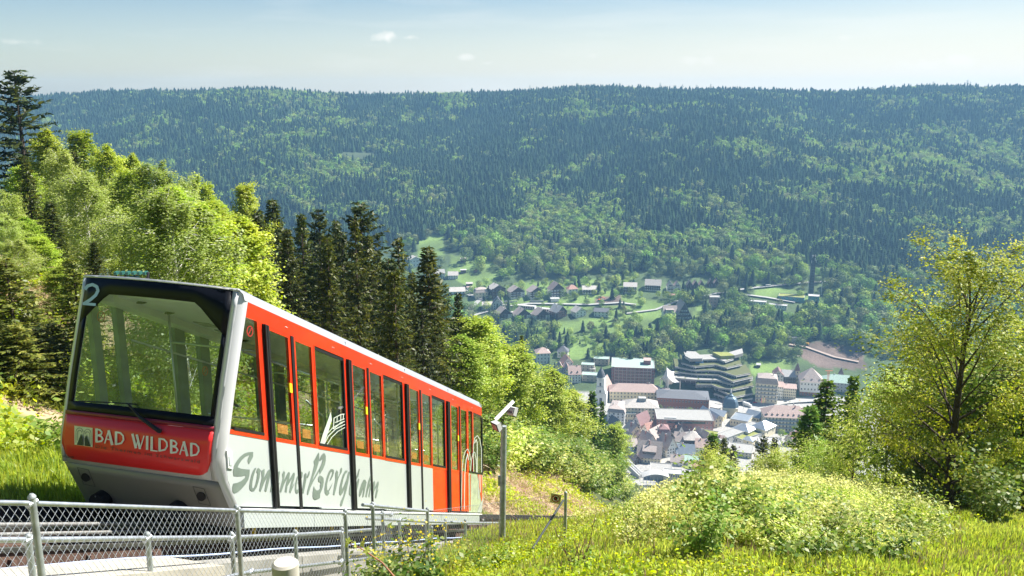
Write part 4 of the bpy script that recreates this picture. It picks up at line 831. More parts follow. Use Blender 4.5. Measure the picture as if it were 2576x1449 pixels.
m5 = lambda x, y, h: pfs(144.6+.17822*x, 1056.5+.17822*y, .016+h)
cream = mat('cream_film', (.82, .82, .70), .35); thm = mat('dull_lettering', (.16, .07, .06), .5)
def LB(x, y, s=1): return [([(x, y), (x, y+188)], 34), ([(x, y+4), (x+50, y+18), (x+78, y+50), (x+66, y+80), (x+8, y+92)], 22), ([(x+8, y+92), (x+66, y+106), (x+92, y+142), (x+70, y+176), (x, y+184)], 24)]
def LA(x, y): return [([(x, y), (x-56, y+180)], 18), ([(x, y), (x+50, y+200)], 36), ([(x-30, y+118), (x+28, y+130)], 14)]
def LD(x, y): return [([(x, y), (x, y+182)], 34), ([(x, y+6), (x+62, y+16), (x+100, y+58), (x+106, y+112), (x+76, y+162), (x, y+178)], 24)]
for nm, st in (('letter', LB(550, 124)), ('letter', LA(722, 150)), ('letter', LD(826, 166)), ('letter', [([(1058, 198), (1106, 395)], 34), ([(1106, 395), (1140, 260)], 16), ([(1120, 210), (1164, 405)], 34), ([(1164, 405), (1222, 224)], 17)]),
               ('letter', [([(1266, 228), (1264, 418)], 34)]), ('letter', [([(1331, 238), (1328, 435)], 34), ([(1328, 430), (1410, 440)], 18)]), ('letter', LD(1441, 258)), ('letter', LB(1605, 280)), ('letter', LA(1782, 306)), ('letter', LD(1888, 326))):
    film(nm, [], st, m5, cream)
film('town_emblem', [[(238, 80), (495, 113), (495, 383), (240, 348)]], [], m5, mat('pale_emblem_film', (.80, .80, .55), .4))
m5b = lambda x, y, h: pfs(144.6+.17822*x, 1056.5+.17822*y, .020+h)
film('town_emblem_figure', [[(333, 192), (272, 350), (358, 361), (352, 250)], [(404, 206), (382, 262), (384, 364), (466, 374)]], [(arc(310, 170, 50, 58, 0, 180)+[(260, 320)], 5), (arc(312, 185, 32, 38, 0, 180)+[(280, 290)], 5), (arc(424, 190, 50, 60, 180, 0)+[(474, 350)], 5), (arc(422, 205, 32, 38, 180, 0)+[(454, 320)], 5), ([(366, 180), (366, 362)], 5)], m5b, mat('dark_emblem_ink', (.03, .045, .04), .5))
def text_on(txt, mp, x0, y0, x1, y1, hgt, mt, space=1.0, name='lettering'):
    cu = bpy.data.curves.new('t', 'FONT'); cu.body = txt; cu.size = 1; cu.space_character = space; cu.resolution_u = 2; ob = bpy.data.objects.new('t', cu); COL.objects.link(ob)
    dg = bpy.context.evaluated_depsgraph_get(); me = bpy.data.meshes.new_from_object(ob.evaluated_get(dg)); w_ = max(v.co.x for v in me.vertices)
    for v in me.vertices:
        a = v.co.x/w_; v.co = mp(x0+(x1-x0)*a, y0+(y1-y0)*a-v.co.y*hgt, .004)-CO
    bpy.data.objects.remove(ob); me.materials.clear(); me.materials.append(mt); return link(name, me, car)
text_on('Die Thermen im Schwarzwald', m5, 528, 392, 2006, 612, 66, thm, 1.25)
text_on('GANGLOFF', m5, 62, 522, 230, 545, 42, black, .9)
m1 = lambda x, y, h: pfs(125.8+.4602*x, 654+.4602*y, .012+h)
film('car_number', [], [([(192, 160), (205, 142), (232, 134), (256, 146), (262, 168), (250, 192), (222, 216), (190, 236)], 17), ([(180, 238), (248, 244)], 15)], m1, mat('pale_blue_film', (.35, .50, .80), .4))
wf = mat('white_window_film', (.50, .55, .48), .5)
m2 = lambda x, y, h: onv(566+.4557*x, 691.8+.4557*y, vn-.012+h)
film('window_emblem', [[(584, 756), (590, 800), (566, 880), (545, 940), (523, 937), (540, 880), (560, 825)]], [([(598, 850), (602, 790), (640, 770), (672, 766), (668, 805), (640, 815), (598, 850)], 5), ([(606, 815), (668, 790)], 4), ([(620, 780), (618, 815)], 4), ([(640, 772), (638, 806)], 4), ([(655, 768), (652, 800)], 4), ([(545, 938), (570, 890), (610, 850), (668, 822)], 5), ([(560, 942), (590, 895), (625, 862), (668, 838)], 4), ([(536, 936), (560, 880), (600, 838), (650, 815)], 4)], m2, wf)
m3 = lambda x, y, h: onv(943.35+.3256*x, 880.5+.3256*y, vn+.004+h)
film('fountain_emblem', [], [([(762, 945), (760, 740), (770, 680), (792, 661), (810, 690), (822, 760), (824, 945)], 4), ([(790, 945), (790, 720), (782, 690), (770, 720)], 5), ([(668, 1235), (672, 950), (682, 830), (700, 780), (715, 764), (730, 790), (738, 850)], 4), ([(690, 1230), (694, 960), (704, 850), (716, 800), (722, 850)], 5), ([(738, 940), (745, 850), (760, 790), (772, 790), (782, 850), (784, 945)], 4), ([(800, 1150), (805, 965)], 5), ([(815, 1100), (818, 965)], 4)], m3, wf)
film('fountain_line', [], [([(717, 1240), (718, 960)], 4), ([(737, 1240), (738, 960)], 4)], m3, red)
nos = mat('no_smoking_red', (.35, .02, .02), .5)
film('no_smoking_sign', [], [(arc(138, 310, 16, 28, 0, 360, 17), 5), ([(128, 330), (150, 288)], 5)], m2, nos)
m1w = lambda x, y, h: pfs(125.8+.4602*x, 654+.4602*y, -.01+h)
film('no_smoking_sign', [], [(arc(279, 310, 20, 30, 0, 360, 17), 5), ([(266, 330), (292, 290)], 5)], m1w, nos); film('no_smoking_sign', [], [(arc(848, 607, 14, 24, 0, 360, 15), 4), ([(840, 625), (857, 590)], 4)], m1w, nos)
# ---------------------------------------------------------------- fences, handrails
def chain(e, A, B, h, pitch=.078, r=.0019, slope=.86):
    A, B = Vector(A), Vector(B); L = (B-A).length; b = MB(); o = e.location; X = (B-A)/L; off = Vector((X.y, -X.x, 0)).normalized()*.004
    for sg in (-1, 1):
        s = -h*slope if sg > 0 else 0.0
        s0 = -h*slope-pitch
        while s0 < L+h*slope:
            # line s = s0 + sg*slope*w + shift, w down 0..h
            a = s0+(h*slope if sg < 0 else 0); pts = []
            for wd in (0, h):
                pts.append((a+sg*slope*wd, wd))
            (sa, wa), (sb, wb) = pts
            def clip(sv):
                return wa+(wb-wa)*(sv-sa)/(sb-sa)
            lo, hi = (sa, sb) if sa < sb else (sb, sa); c0, c1 = max(lo, 0), min(hi, L)
            if c1-c0 > .02:
                q0 = A+X*c0-Vector((0, 0, clip(c0)))+off*sg; q1 = A+X*c1-Vector((0, 0, clip(c1)))+off*sg; b.tube([q0, q1], r, 3, caps=False)
            s0 += pitch
    return b.obj('wire_mesh', galv, e, org=o, fix=False)
def post(e, top, h, r=.026, name='post', cap=True):
    b = MB(); o = e.location; b.tube([top-Vector((0, 0, h)), top], r, 12)
    if cap: b.tube([top, top+Vector((0, 0, .012)), top+Vector((0, 0, .03))], [r*1.15, r*1.1, r*.5], 12)
    ob = b.obj(name, galvd, e, org=o); smooth_by_angle(ob); return ob
def rail(e, pts, r, name='rail', m=None, cl=()):
    b = MB(); b.tube(pts, r, 10); ob = b.obj(name, m or galv, e, org=e.location); smooth_by_angle(ob)
    for c in cl: MB().tube([c-U*.04, c+U*.04], r*1.35, 10).obj('clamp', galv, e, org=e.location)
vF = -4.8
e = empty('chain_link_fence', P(7, vF, -1.8), 0, 'long chain link fence with galvanised top rail in front of the cabin', 'fence')
tops = [onv(x, y, vF) for x, y in ((80, 1252), (595, 1277), (868, 1285), (962, 1290))]
for t_ in tops: post(e, t_, 1.5)
z0 = onv(-60, 1259, vF); zr = [onv(x, y, vF) for x, y in ((-60, 1263), (80, 1266), (595, 1284), (868, 1291), (985, 1294))]
for i in range(4): rail(e, [zr[i], zr[i+1]], .018, cl=[zr[i+1]])
chain(e, zr[0], zr[4], 1.25)
e = empty('chain_link_fence', P(12, -4.6, -1.8), 0, 'short chain link fence section that starts beyond the long one', 'fence')
tb = [onv(937, 1268, -4.62), onv(1075, 1281, -4.62)]
for t_ in tb: post(e, t_, 1.5)
q = [onv(912, 1270, -4.62), onv(937, 1272, -4.62), onv(1075, 1286, -4.62)]; rail(e, q, .022, cl=[q[1]]); chain(e, q[1], q[2], 1.25)
MP = ray(1262, 1322)*18.0
pb = at(1421, 1374, 6); pt = ray(1423, 1240); pt = pt*(pb.y/pt.y)
e = empty('chain_link_fence', MP, 0, 'loose rail-less wire netting strung to the floodlight mast and the end post', 'fence')
A_ = q[2]; Bm = ray(1267, 1262)*18.0; chain(e, A_, Bm, .95, r=.0014, pitch=.10); Cm = pt-Vector((0, 0, .02)); chain(e, Bm, Cm, 1.0, r=.0013, pitch=.12)
rail(e, [A_, Bm, Cm], .003, 'tension_wire')
e = empty('fence_post', pb, 0, 'lone slim galvanised end post with a slanting brace in the grass', 'fence post')
post(e, pt, (pt-pb).z+.3, .028); bp0 = ray(1417, 1258)*(depth(pb)); bb = ray(1340, 1380)*(depth(pb)-.6); rail(e, [bp0, bb], .021, 'brace', mat('brace_steel', (.10, .115, .12), .6, .3))
sg = ray(1398, 1254)*(depth(pb)-.1); b = MB(); ax = Vector((1, 0, 0)); b.box(-.095, .095, -.004, .004, -.10, .10); so_ = link('warning_sign', b.mesh('warning_sign', mat('sun_bleached_sign', (.55, .50, .22), .6)), None, sg); so_.rotation_euler = (.1, .15, -.1); tag(so_, 'small yellowed square sign with red ring and black hand hung on the netting', 'sign')
b = MB()
for i in range(20):
    a0, a1 = i*math.tau/20, (i+1)*math.tau/20; b.add([(.075*math.cos(a0), -.007, .075*math.sin(a0)), (.075*math.cos(a1), -.007, .075*math.sin(a1)), (.058*math.cos(a1), -.007, .058*math.sin(a1)), (.058*math.cos(a0), -.007, .058*math.sin(a0))], [(0, 1, 2, 3)])
b.add([(-.05, -.008, .03), (.04, -.008, -.05), (.05, -.008, -.04), (-.04, -.008, .04)], [(0, 1, 2, 3)]); b.obj('red_ring', nos, so_)
b = MB(); b.add([(-.02, -.006, -.04), (.025, -.006, -.04), (.035, -.006, .01), (.03, -.006, .04), (-.02, -.006, .045), (-.04, -.006, 0)], [(0, 1, 2, 3, 4, 5)]); b.obj('black_hand', black, so_)
b = MB(); b.add([(-.055, -.0045, -.055), (.055, -.0045, -.055), (.055, -.0045, .055), (-.055, -.0045, .055)], [(0, 1, 2, 3)]); b.obj('white_field', mat('sign_white', (.8, .78, .7), .6), so_)
# stair handrails between fence and track
vH = -5.35
e = empty('handrail', P(8, vH, -1.9), 0, 'lower galvanised stair handrail behind the chain link fence', 'handrail')
pts = [onv(x, y, vH) for x, y in ((-80, 1359), (70, 1358), (370, 1354), (582, 1352), (742, 1345), (860, 1338), (945, 1331))]; rail(e, pts, .024, cl=pts[1:6], m=galv)
for x, y in ((70, 1351), (370, 1345), (582, 1344), (742, 1338), (860, 1332)): post(e, onv(x, y, vH), 1.2, .027)
e = empty('handrail', P(15, vH, -1.9), 0, 'second handrail running on downhill behind the mast', 'handrail')
pts = [onv(x, y, vH) for x, y in ((922, 1304), (1005, 1309), (1072, 1312), (1170, 1315), (1262, 1316), (1335, 1314))]; rail(e, pts, .024, cl=pts[1:])
for x in (938, 1005, 1072, 1120, 1170, 1215, 1270, 1305, 1330): post(e, onv(x, 1306 if x < 1000 else 1309, vH), 1.2, .026)
e = empty('handrail', P(9, -4.75, -2.2), 0, 'low slanting knee rail beside the concrete steps', 'handrail')
pts = [onv(x, y, -4.95) for x, y in ((560, 1454), (629, 1439), (746, 1426), (857, 1413), (950, 1402))]; rail(e, pts, .022, cl=pts[1:4]); post(e, onv(1085, 1327, -4.7), 1.0, .028)
e = empty('handrail', P(9, -9.8, -1.3), 0, 'dark ramp rail on the far side seen under the cabin nose', 'handrail')
rail(e, [onv(222, 1296, -9.3), onv(470, 1350, -9.3), onv(720, 1404, -8.9)], .03, m=dark); rail(e, [onv(265, 1283, -9.4), onv(340, 1300, -9.4)], .02, m=galvd)
for x, y, h in ((262, 1280, .35), (352, 1284, .5), (320, 1284, .3)): post(e, onv(x, y, -9.35), h, .022)
# bollard
p = ray(717, 1413)*7.6; b = MB(); b.tube([p-Vector((0, 0, .9)), p-Vector((0, 0, .02)), p], [.115, .115, .095], 20); ob = b.obj('concrete_bollard', conc); smooth_by_angle(ob); tag(ob, 'round weathered concrete bollard behind the fence at the bottom', 'bollard')
# floodlight mast
e = empty('floodlight_mast', MP-Vector((0, 0, .5)), 0, 'slim steel mast with crossbar and two floodlights right of the cabin', 'mast'); mt_ = ray(1274, 1050)*18.0; mt_.x = mt_.x*.5+MP.x*.5; mt_.y = MP.y
b = MB(); b.tube([MP-Vector((0, 0, .9)), Vector((mt_.x, mt_.y, mt_.z))], [.070, .058], 18); ob = b.obj('pole', galvd, e, org=e.location); smooth_by_angle(ob)
a0, a1 = ray(1249, 1053)*17.6, ray(1290, 1011)*18.4
b = MB(); X = (a1-a0).normalized(); Y_ = Vector((0, -1, .35)).normalized(); Z_ = X.cross(Y_).normalized()
def obox(b, c, X, Y, Z, a, bb, cc, m=0): b.hexa([c+X*a*i+Y*bb*j+Z*cc*k for k in (-1, 1) for i, j in ((-1, -1), (1, -1), (1, 1), (-1, 1))], m)
obox(b, (a0+a1)/2, X, Y_, Z_, (a1-a0).length/2+.05, .03, .034); b.obj('crossbar', mat('white_galvanised_bar', (.42, .43, .44), .5, .3), e, org=e.location)
for (x, y, dpt, fx_, fy_) in ((1250, 1071, 17.4, Vector((-.75, -.55, -.35)), 0), (1288, 1034, 18.5, Vector((.5, .75, -.45)), 1)):
    c = ray(x, y)*dpt; D_ = fx_.normalized(); s_ = D_.cross(Vector((0, 0, 1))).normalized(); t_ = s_.cross(D_).normalized()
    b = MB(); b.hexa([c+D_*k*.05+s_*i*(.105 if k > 0 else .085)+t_*j*(.095 if k > 0 else .075) for k in (-1, 1) for i, j in ((-1, -1), (1, -1), (1, 1), (-1, 1))]); fl = b.obj('floodlight', mat('white_lamp_housing', (.48, .48, .48), .5), e, org=e.location)
    b = MB(); obox(b, c+D_*.053, s_, t_, D_, .098, .088, .006); b.obj('rim', black, fl, org=e.location)
    b = MB(); obox(b, c+D_*.059, s_, t_, D_, .08, .07, .003); b.obj('lens', mat('lamp_glass_dark', (.22, .14, .12), .15, .3), fl, org=e.location)
    for k in range(5): b = MB(); obox(b, c-D_*.065+s_*(k-2)*.03, s_, t_, D_, .004, .05, .02); b.obj('cooling_fin', mat('fin_metal', (.35, .36, .38), .4, .6), fl, org=e.location)
c = ray(1268, 1077)*17.8; b = MB(); b.tube([c+Vector((0, 0, -.045)), c+Vector((0, 0, -.025)), c, c+Vector((0, 0, .03)), c+Vector((0, 0, .045))], [.02, .042, .05, .038, .01], 14); b.obj('camera_dome', black, e, smooth=True, org=e.location)
c = ray(1271, 1092)*17.8; b = MB(); b.tube([c+Vector((math.cos(a)*.055, -.01*math.sin(a*3), math.sin(a)*.07)) for a in np.linspace(0, 12, 40)], .006, 5); b.tube([c+Vector((.02, 0, .07)), c+Vector((.06, 0, .16)), c+Vector((.02, 0, .25))], .006, 5); b.obj('cable_loop', black, e, smooth=True, org=e.location)
c = ray(1256, 1209)*17.8; b = MB(); obox(b, c, Vector((1, 0, 0)), Vector((0, 1, 0)), Vector((0, 0, 1)), .025, .04, .10); b.obj('switch_box', galvd, e, org=e.location)
# ---------------------------------------------------------------- buildings of the valley
def wm(n, c, **k): return mat(n, c, .9, var=k.get('var', .06), scale=.5)
WALL = dict(white=wm('white_render', (.80, .79, .76)), cream=wm('cream_render', (.74, .67, .50)), yellow=wm('pale_yellow_render', (.74, .65, .44)), brown=wm('dark_timber', (.085, .055, .045)), pink=wm('pink_render', (.55, .36, .32)),
            brick=wm('red_brown_brick', (.34, .17, .15)), magenta=wm('plum_red_cladding', (.24, .085, .10)), sand=wm('red_sandstone', (.30, .13, .10)), beige=wm('beige_panels', (.48, .43, .34)), grey=wm('grey_render', (.42, .42, .41)), turq=wm('turquoise_cladding', (.10, .32, .36)), black=wm('charcoal_cladding', (.05, .05, .055)), conc=wm('clinic_concrete', (.36, .35, .31)), rose_white=wm('rose_white_frame', (.55, .46, .46)))
def rm(n, c): return mat(n, c, .75, var=.22, scale=1.1)
ROOF = dict(brown=rm('brown_tiles', (.38, .32, .295)), red=rm('red_tiles', (.36, .20, .16)), rose=rm('faded_rose_tiles', (.38, .28, .25)), light=rm('weathered_light_tiles', (.42, .39, .36)), dark=rm('dark_slate', (.11, .115, .13)), metal=mat('zinc_roof', (.34, .38, .42), .35, .5, scale=.5), green=rm('copper_green_roof', (.30, .42, .36)),
            flat=rm('gravel_roof', (.30, .295, .28)), grass=rm('sedum_roof', (.22, .24, .05)), clin=rm('clinic_planting', (.09, .10, .03)), white=rm('white_roof', (.42, .42, .41)), maroon=rm('maroon_tiles', (.24, .14, .14)))
wfr = mat('white_window_frame', (.62, .62, .60), .7); wgl = mat('dark_window_glass', (.03, .04, .05), .12, spec=.8); wsh = mat('green_shutter', (.16, .22, .18), .7)
def win_mesh(nm, fm):
    b = MB(); b.box(-.55, .55, -.05, .06, -.7, .7, 0); b.box(-.46, -.03, -.075, -.04, -.6, .6, 1); b.box(.03, .46, -.075, -.04, -.6, .6, 1); return b.mesh(nm, [fm, wgl], fix=False)
WIN = win_mesh('window', wfr); WIND = win_mesh('dark_window', mat('brown_window_frame', (.08, .05, .04), .7))
def wins(e, W, H, dep, cols, rows, scols, z0=1.6, mesh=None, ww=None, h_=None, sides=(1, -1), front=True):
    mesh = mesh or WIN; st = H/rows; hh = (h_ or min(1.9, st*.6))/1.4
    def put(x, y, z, r, cw): o = link('window', mesh, e, (x, y, z)); o.rotation_euler.z = r; o.scale = (cw, 1.3, hh)
    for j in range(rows):
        z = st*(j+.55)
        if front:
            for i in range(cols): put(-W/2+W*(i+.5)/cols, -.02, z, 0, ww or min(1.15, W/cols*.5))
        for s in sides:
            for i in range(scols): put(s*(W/2+.02), dep*(i+.5)/scols, z, s*math.pi/2, ww or min(1.1, dep/scols*.45))
def hull(e, x0, x1, y0, y1, z0, z1, m, name='wall'):
    return MB().box(x0, x1, y0, y1, z0, z1).obj(name, m, e)
def roofs(e, W, dep, H, kind, rise, rmat, wmat, ov=.8, th=.3, x0=0, y0=0, name='roof'):
    b = MB(); a, c = W/2+ov, dep+ov
    X = lambda x: x+x0; Yy = lambda y: y+y0
    if kind == 'side':
        s = rise/(dep/2)*ov; 
        for sgn in (0, 1):
            yo = -ov if sgn == 0 else c; b.hexa([(X(-a), Yy(yo), H-s), (X(a), Yy(yo), H-s), (X(a), Yy(dep/2), H+rise), (X(-a), Yy(dep/2), H+rise), (X(-a), Yy(yo), H-s+th), (X(a), Yy(yo), H-s+th), (X(a), Yy(dep/2), H+rise+th), (X(-a), Yy(dep/2), H+rise+th)])
        g = MB()
        for sx in (-1, 1): g.prism([(X(sx*(W/2-.15)), Yy(.02), H), (X(sx*(W/2-.15)), Yy(dep-.02), H), (X(sx*(W/2-.15)), Yy(dep/2), H+rise-.02)], (sx*.14, 0, 0))
        g.obj('gable', wmat, e)
    elif kind == 'front':
        s = rise/(W/2)*ov
        for sx in (-1, 1): b.hexa([(X(sx*a), Yy(-ov*1.3), H-s), (X(sx*a), Yy(c), H-s), (X(0), Yy(c), H+rise), (X(0), Yy(-ov*1.3), H+rise), (X(sx*a), Yy(-ov*1.3), H-s+th), (X(sx*a), Yy(c), H-s+th), (X(0), Yy(c), H+rise+th), (X(0), Yy(-ov*1.3), H+rise+th)])
        g = MB()
        for yy in (.02, dep-.16): g.prism([(X(-W/2+.02), Yy(yy), H), (X(W/2-.02), Yy(yy), H), (X(0), Yy(yy), H+rise-.02)], (0, .14, 0))
        g.obj('gable', wmat, e)
    elif kind in ('hip', 'mansard'):
        z = H
        if kind == 'mansard':
            q = 1.3; zz = H+rise*.62; r0 = [(-W/2-.4, -.4), (W/2+.4, -.4), (W/2+.4, dep+.4), (-W/2-.4, dep+.4)]; r1 = [(-W/2+q, q), (W/2-q, q), (W/2-q, dep-q), (-W/2+q, dep-q)]
            b.hexa([(X(p[0]), Yy(p[1]), H) for p in r0]+[(X(p[0]), Yy(p[1]), zz) for p in r1]); z = zz; hr = rise*.38; a, lo, c = W/2-q+.2, q-.2, dep-q+.2
        else: hr = rise; lo = -ov
        k = min((c-lo)/2, a)*.98; ridge = [(-a+k, (lo+c)/2), (a-k, (lo+c)/2)] if a*2 > (c-lo) else [(0, lo+k), (0, c-k)]
        base = [(X(-a), Yy(lo), z), (X(a), Yy(lo), z), (X(a), Yy(c), z), (X(-a), Yy(c), z)]; rd = [(X(p[0]), Yy(p[1]), z+hr) for p in ridge]
        fs = [(0, 1, 5, 4), (1, 2, 5), (2, 3, 4, 5), (3, 0, 4), (0, 3, 2, 1)] if a*2 > (c-lo) else [(0, 1, 4), (1, 2, 5, 4), (2, 3, 5), (3, 0, 4, 5), (0, 3, 2, 1)]
        b.add(base+rd, fs)
    else:
        b.box(X(-W/2-.15), X(W/2+.15), Yy(-.15), Yy(dep+.15), H-.25, H+.05)
        p_ = MB()
        for q in ((-W/2-.2, W/2+.2, -.2, .15), (-W/2-.2, W/2+.2, dep-.15, dep+.2), (-W/2-.2, -W/2+.15, .15, dep-.15), (W/2-.15, W/2+.2, .15, dep-.15)): p_.box(X(q[0]), X(q[1]), Yy(q[2]), Yy(q[3]), H+.05, H+.55)
        p_.obj('parapet', ROOF['white'], e)
    return b.obj(name, rmat, e)
GR = dict(ch='chalets of the upper village', old='steep roofed houses of the old town', ga='garages of the upper village')
def B(label, px, py, wpx, hpx, dep, rk, rise, wall, roof, cols, rows, yaw=0, sc_=2, group=None, cat='house', name='house', balc=None, win=None, chim=1, gabwin=True, z=None, dorm=0, base=None):
    p = onz(px, py, z) if z is not None else at(px, py, 450); Dp = depth(p); W = wpx*Dp/F; H = hpx*Dp/F/.92
    e = empty(name, p, -math.atan2(p.x, p.y)+R(yaw), label, cat, group); wm_ = WALL[wall]
    hull(e, -W/2, W/2, 0, dep, -5, H, wm_); r = roofs(e, W, dep, H, rk, rise, ROOF[roof], wm_)
    if base: hull(e, -W/2-.05, W/2+.05, -.05, dep+.05, -5, H/rows*.95, WALL[base], 'ground_storey')
    if cols: wins(e, W, H, dep, cols, rows, sc_, mesh=win)
    if rk == 'front' and gabwin and rise > 2.5:
        for x in ((-.8, .8) if W < 13 else (-2.2, 0, 2.2)):
            o = link('window', win or WIN, e, (x, -.02, H+rise*.28)); o.scale = (.8, 1.3, .8)
    if balc:
        bm = {'dark': WALL['brown'], 'white': WALL['white'], 'grey': WALL['grey']}[balc]
        for j in range(1, rows+(1 if rk == 'front' else 0)): MB().box(-W/2-.2, W/2*(.35 if rk == 'front' else 1)+.2, -1.3, -.06, H/rows*j-.3, H/rows*j+.85).obj('balcony', bm, e)
        if rk == 'front': MB().prism([(-W/2+.02, -.05, H-.6), (W/2-.02, -.05, H-.6), (W/2, -.05, H), (0, -.05, H+rise*.96), (-W/2, -.05, H)], (0, -.06, 0)).obj('timber_cladding', bm, e)
    rr = random.Random(int(px*7+py))
    for k in range(chim):
        x = rr.uniform(-.3, .3)*W; y = dep*(.5+rr.uniform(-.12, .12)); MB().box(x-.4, x+.4, y-.4, y+.4, H+rise*(.3 if rk != 'flat' else 0), H+rise+1.0).obj('chimney', WALL['brick'] if k % 2 else WALL['grey'], r)
    for k in range(dorm):
        x = -W/2+W*(k+.5)/dorm; zz = H+rise*.12; d = MB(); yy = dep*.08
        d.box(x-.7, x+.7, yy, yy+2.6, zz, zz+1.5); dd = d.obj('dormer', wm_, e); MB().prism([(x-.95, yy-.3, zz+1.5), (x+.95, yy-.3, zz+1.5), (x, yy-.3, zz+2.3)], (0, 3.2, 0)).obj('dormer_roof', ROOF[roof], dd)
        o = link('window', WIN, dd, (x, yy-.02, zz+.75)); o.scale = (.8, 1, .75)
    return e, W, H
# upper village
U_ = [
 ('white house with pale roof beside the sloping meadow at the left', 1140, 702, 24, 9, 11, 'side', 4, 'white', 'light', 4, 2, 0),
 ('white gabled house half hidden behind the drooping spruce', 1046, 672, 32, 18, 12, 'front', 4, 'white', 'light', 4, 2, 20),
 ('grey roofed white house left of the meadow house', 1106, 702, 26, 14, 11, 'side', 4, 'white', 'flat', 4, 2, 10),
 ('white house with grey roof and red balcony left of the road junction', 1151, 748, 38, 14, 14, 'side', 4, 'white', 'light', 5, 2, 5),
 ('old villa with reddish hipped roof right of the road junction', 1212, 752, 33, 15, 12, 'mansard', 6, 'yellow', 'brown', 4, 2, 12),
 ('brown timber apartment chalet with broad pale roof', 1255, 750, 38, 22, 15, 'front', 5, 'brown', 'light', 4, 3, 25),
 ('white chalet with black timber gable, left of the upper pair', 1303, 750, 37, 15, 15, 'front', 6, 'white', 'brown', 4, 3, 22),
 ('white chalet with black timber gable, right of the upper pair', 1352, 750, 37, 15, 15, 'front', 6, 'white', 'brown', 4, 3, 22),
 ('tall white gabled apartment house with rusty red roof and balconies', 1404, 748, 34, 19, 14, 'front', 8, 'white', 'rose', 4, 3, 24),
 ('small villa with red pyramid roof and pale dormers', 1442, 741, 25, 13, 10, 'hip', 5, 'white', 'red', 3, 2, 20),
 ('white house with broad pale hipped roof and long balcony', 1483, 740, 34, 11, 13, 'side', 3.5, 'white', 'light', 5, 2, 5),
 ('long white house with red brown eaves beside the dark roofed villa', 1226, 779, 24, 11, 10, 'side', 3, 'white', 'light', 4, 2, 3),
 ('white villa with dark cross gabled roof by the road bend', 1252, 779, 24, 15, 11, 'front', 7, 'white', 'dark', 3, 3, 3),
 ('dark timber chalet, leftmost of the lower three', 1271, 802, 36, 11, 15, 'front', 7, 'white', 'brown', 4, 3, 22),
 ('dark timber chalet, middle of the lower three', 1318, 802, 36, 10, 15, 'front', 7, 'white', 'brown', 4, 3, 22),
 ('dark timber chalet, rightmost of the lower three', 1366, 804, 36, 11, 15, 'front', 7, 'white', 'brown', 4, 3, 24),
 ('dark chalet whose split roof flashes in the sun', 1414, 800, 30, 15, 16, 'front', 7, 'brown', 'white', 4, 3, 38),
 ('white house with pale roof and pink base above the copper beech', 1462, 797, 30, 12, 13, 'front', 5, 'white', 'light', 3, 2, 30),
 ('white house with flat grey roof above the garden hedges', 1512, 797, 36, 12, 12, 'side', 3, 'white', 'dark', 4, 2, -8),
 ('white apartment house with long balconies at the bend', 1585, 738, 32, 16, 13, 'side', 4, 'white', 'light', 6, 3, 0),
 ('apartment house with dark balcony front and big pale roof', 1642, 732, 38, 14, 13, 'side', 6, 'white', 'light', 7, 3, -2),
 ('pinkish flat roofed villa of three storeys among trees', 1798, 773, 25, 23, 12, 'flat', 0, 'pink', 'flat', 3, 3, 8),
 ('left long low white terrace with bright flat roof', 1904, 768, 44, 8, 9, 'flat', 0, 'white', 'white', 7, 1, -3),
 ('right long low white terrace with bright flat roof and red awning', 1956, 777, 44, 8, 9, 'flat', 0, 'white', 'white', 7, 1, -3)]
for i, q in enumerate(U_):
    bal = 'dark' if ('timber' in q[0] or 'balcon' in q[0] or 'split' in q[0]) else None
    B(q[0], *q[1:5], q[5], q[6], q[7], q[8], q[9], q[10], q[11], q[12], 2, balc=bal, group=None, chim=1 if q[6] != 'flat' else 0)
for lb, px, py, wd, hp, dp, n in (('white double gabled house with dark balconies below the forest', 1695, 734, 17, 14, 11, 2), ('dark timber house with three close steep gables', 1750, 726, 15, 8, 10, 3), ('dark timber house with two close steep gables', 1795, 722, 14, 8, 10, 2)):
    p = at(px, py, 450); D_ = depth(p); e = empty('gabled_house', p, -math.atan2(p.x, p.y)+R(8), lb, 'house'); W = wd*D_/F; H = hp*D_/F; wl = 'white' if hp > 10 else 'brown'
    hull(e, -W*n/2, W*n/2, 0, dp, -5, H, WALL[wl])
    for k in range(n):
        x0 = (k-(n-1)/2)*W; roofs(e, W-.1, dp, H, 'front', 6, ROOF['brown'], WALL[wl], ov=.3, x0=x0)
        for j in range(2):
            for xx in (-.22, .22): o = link('window', WIN, e, (x0+xx*W, -.03, H*(.3+.45*j))); o.scale = (.9, 1.3, .8)
        if wl == 'white': MB().box(x0-W*.4, x0+W*.4, -1.2, -.06, H*.5-.5, H*.5+.4).obj('balcony', WALL['brown'], e); MB().box(x0-W*.25, x0+W*.25, -1.0, -.06, H+.4, H+1.3).obj('balcony', WALL['brown'], e)
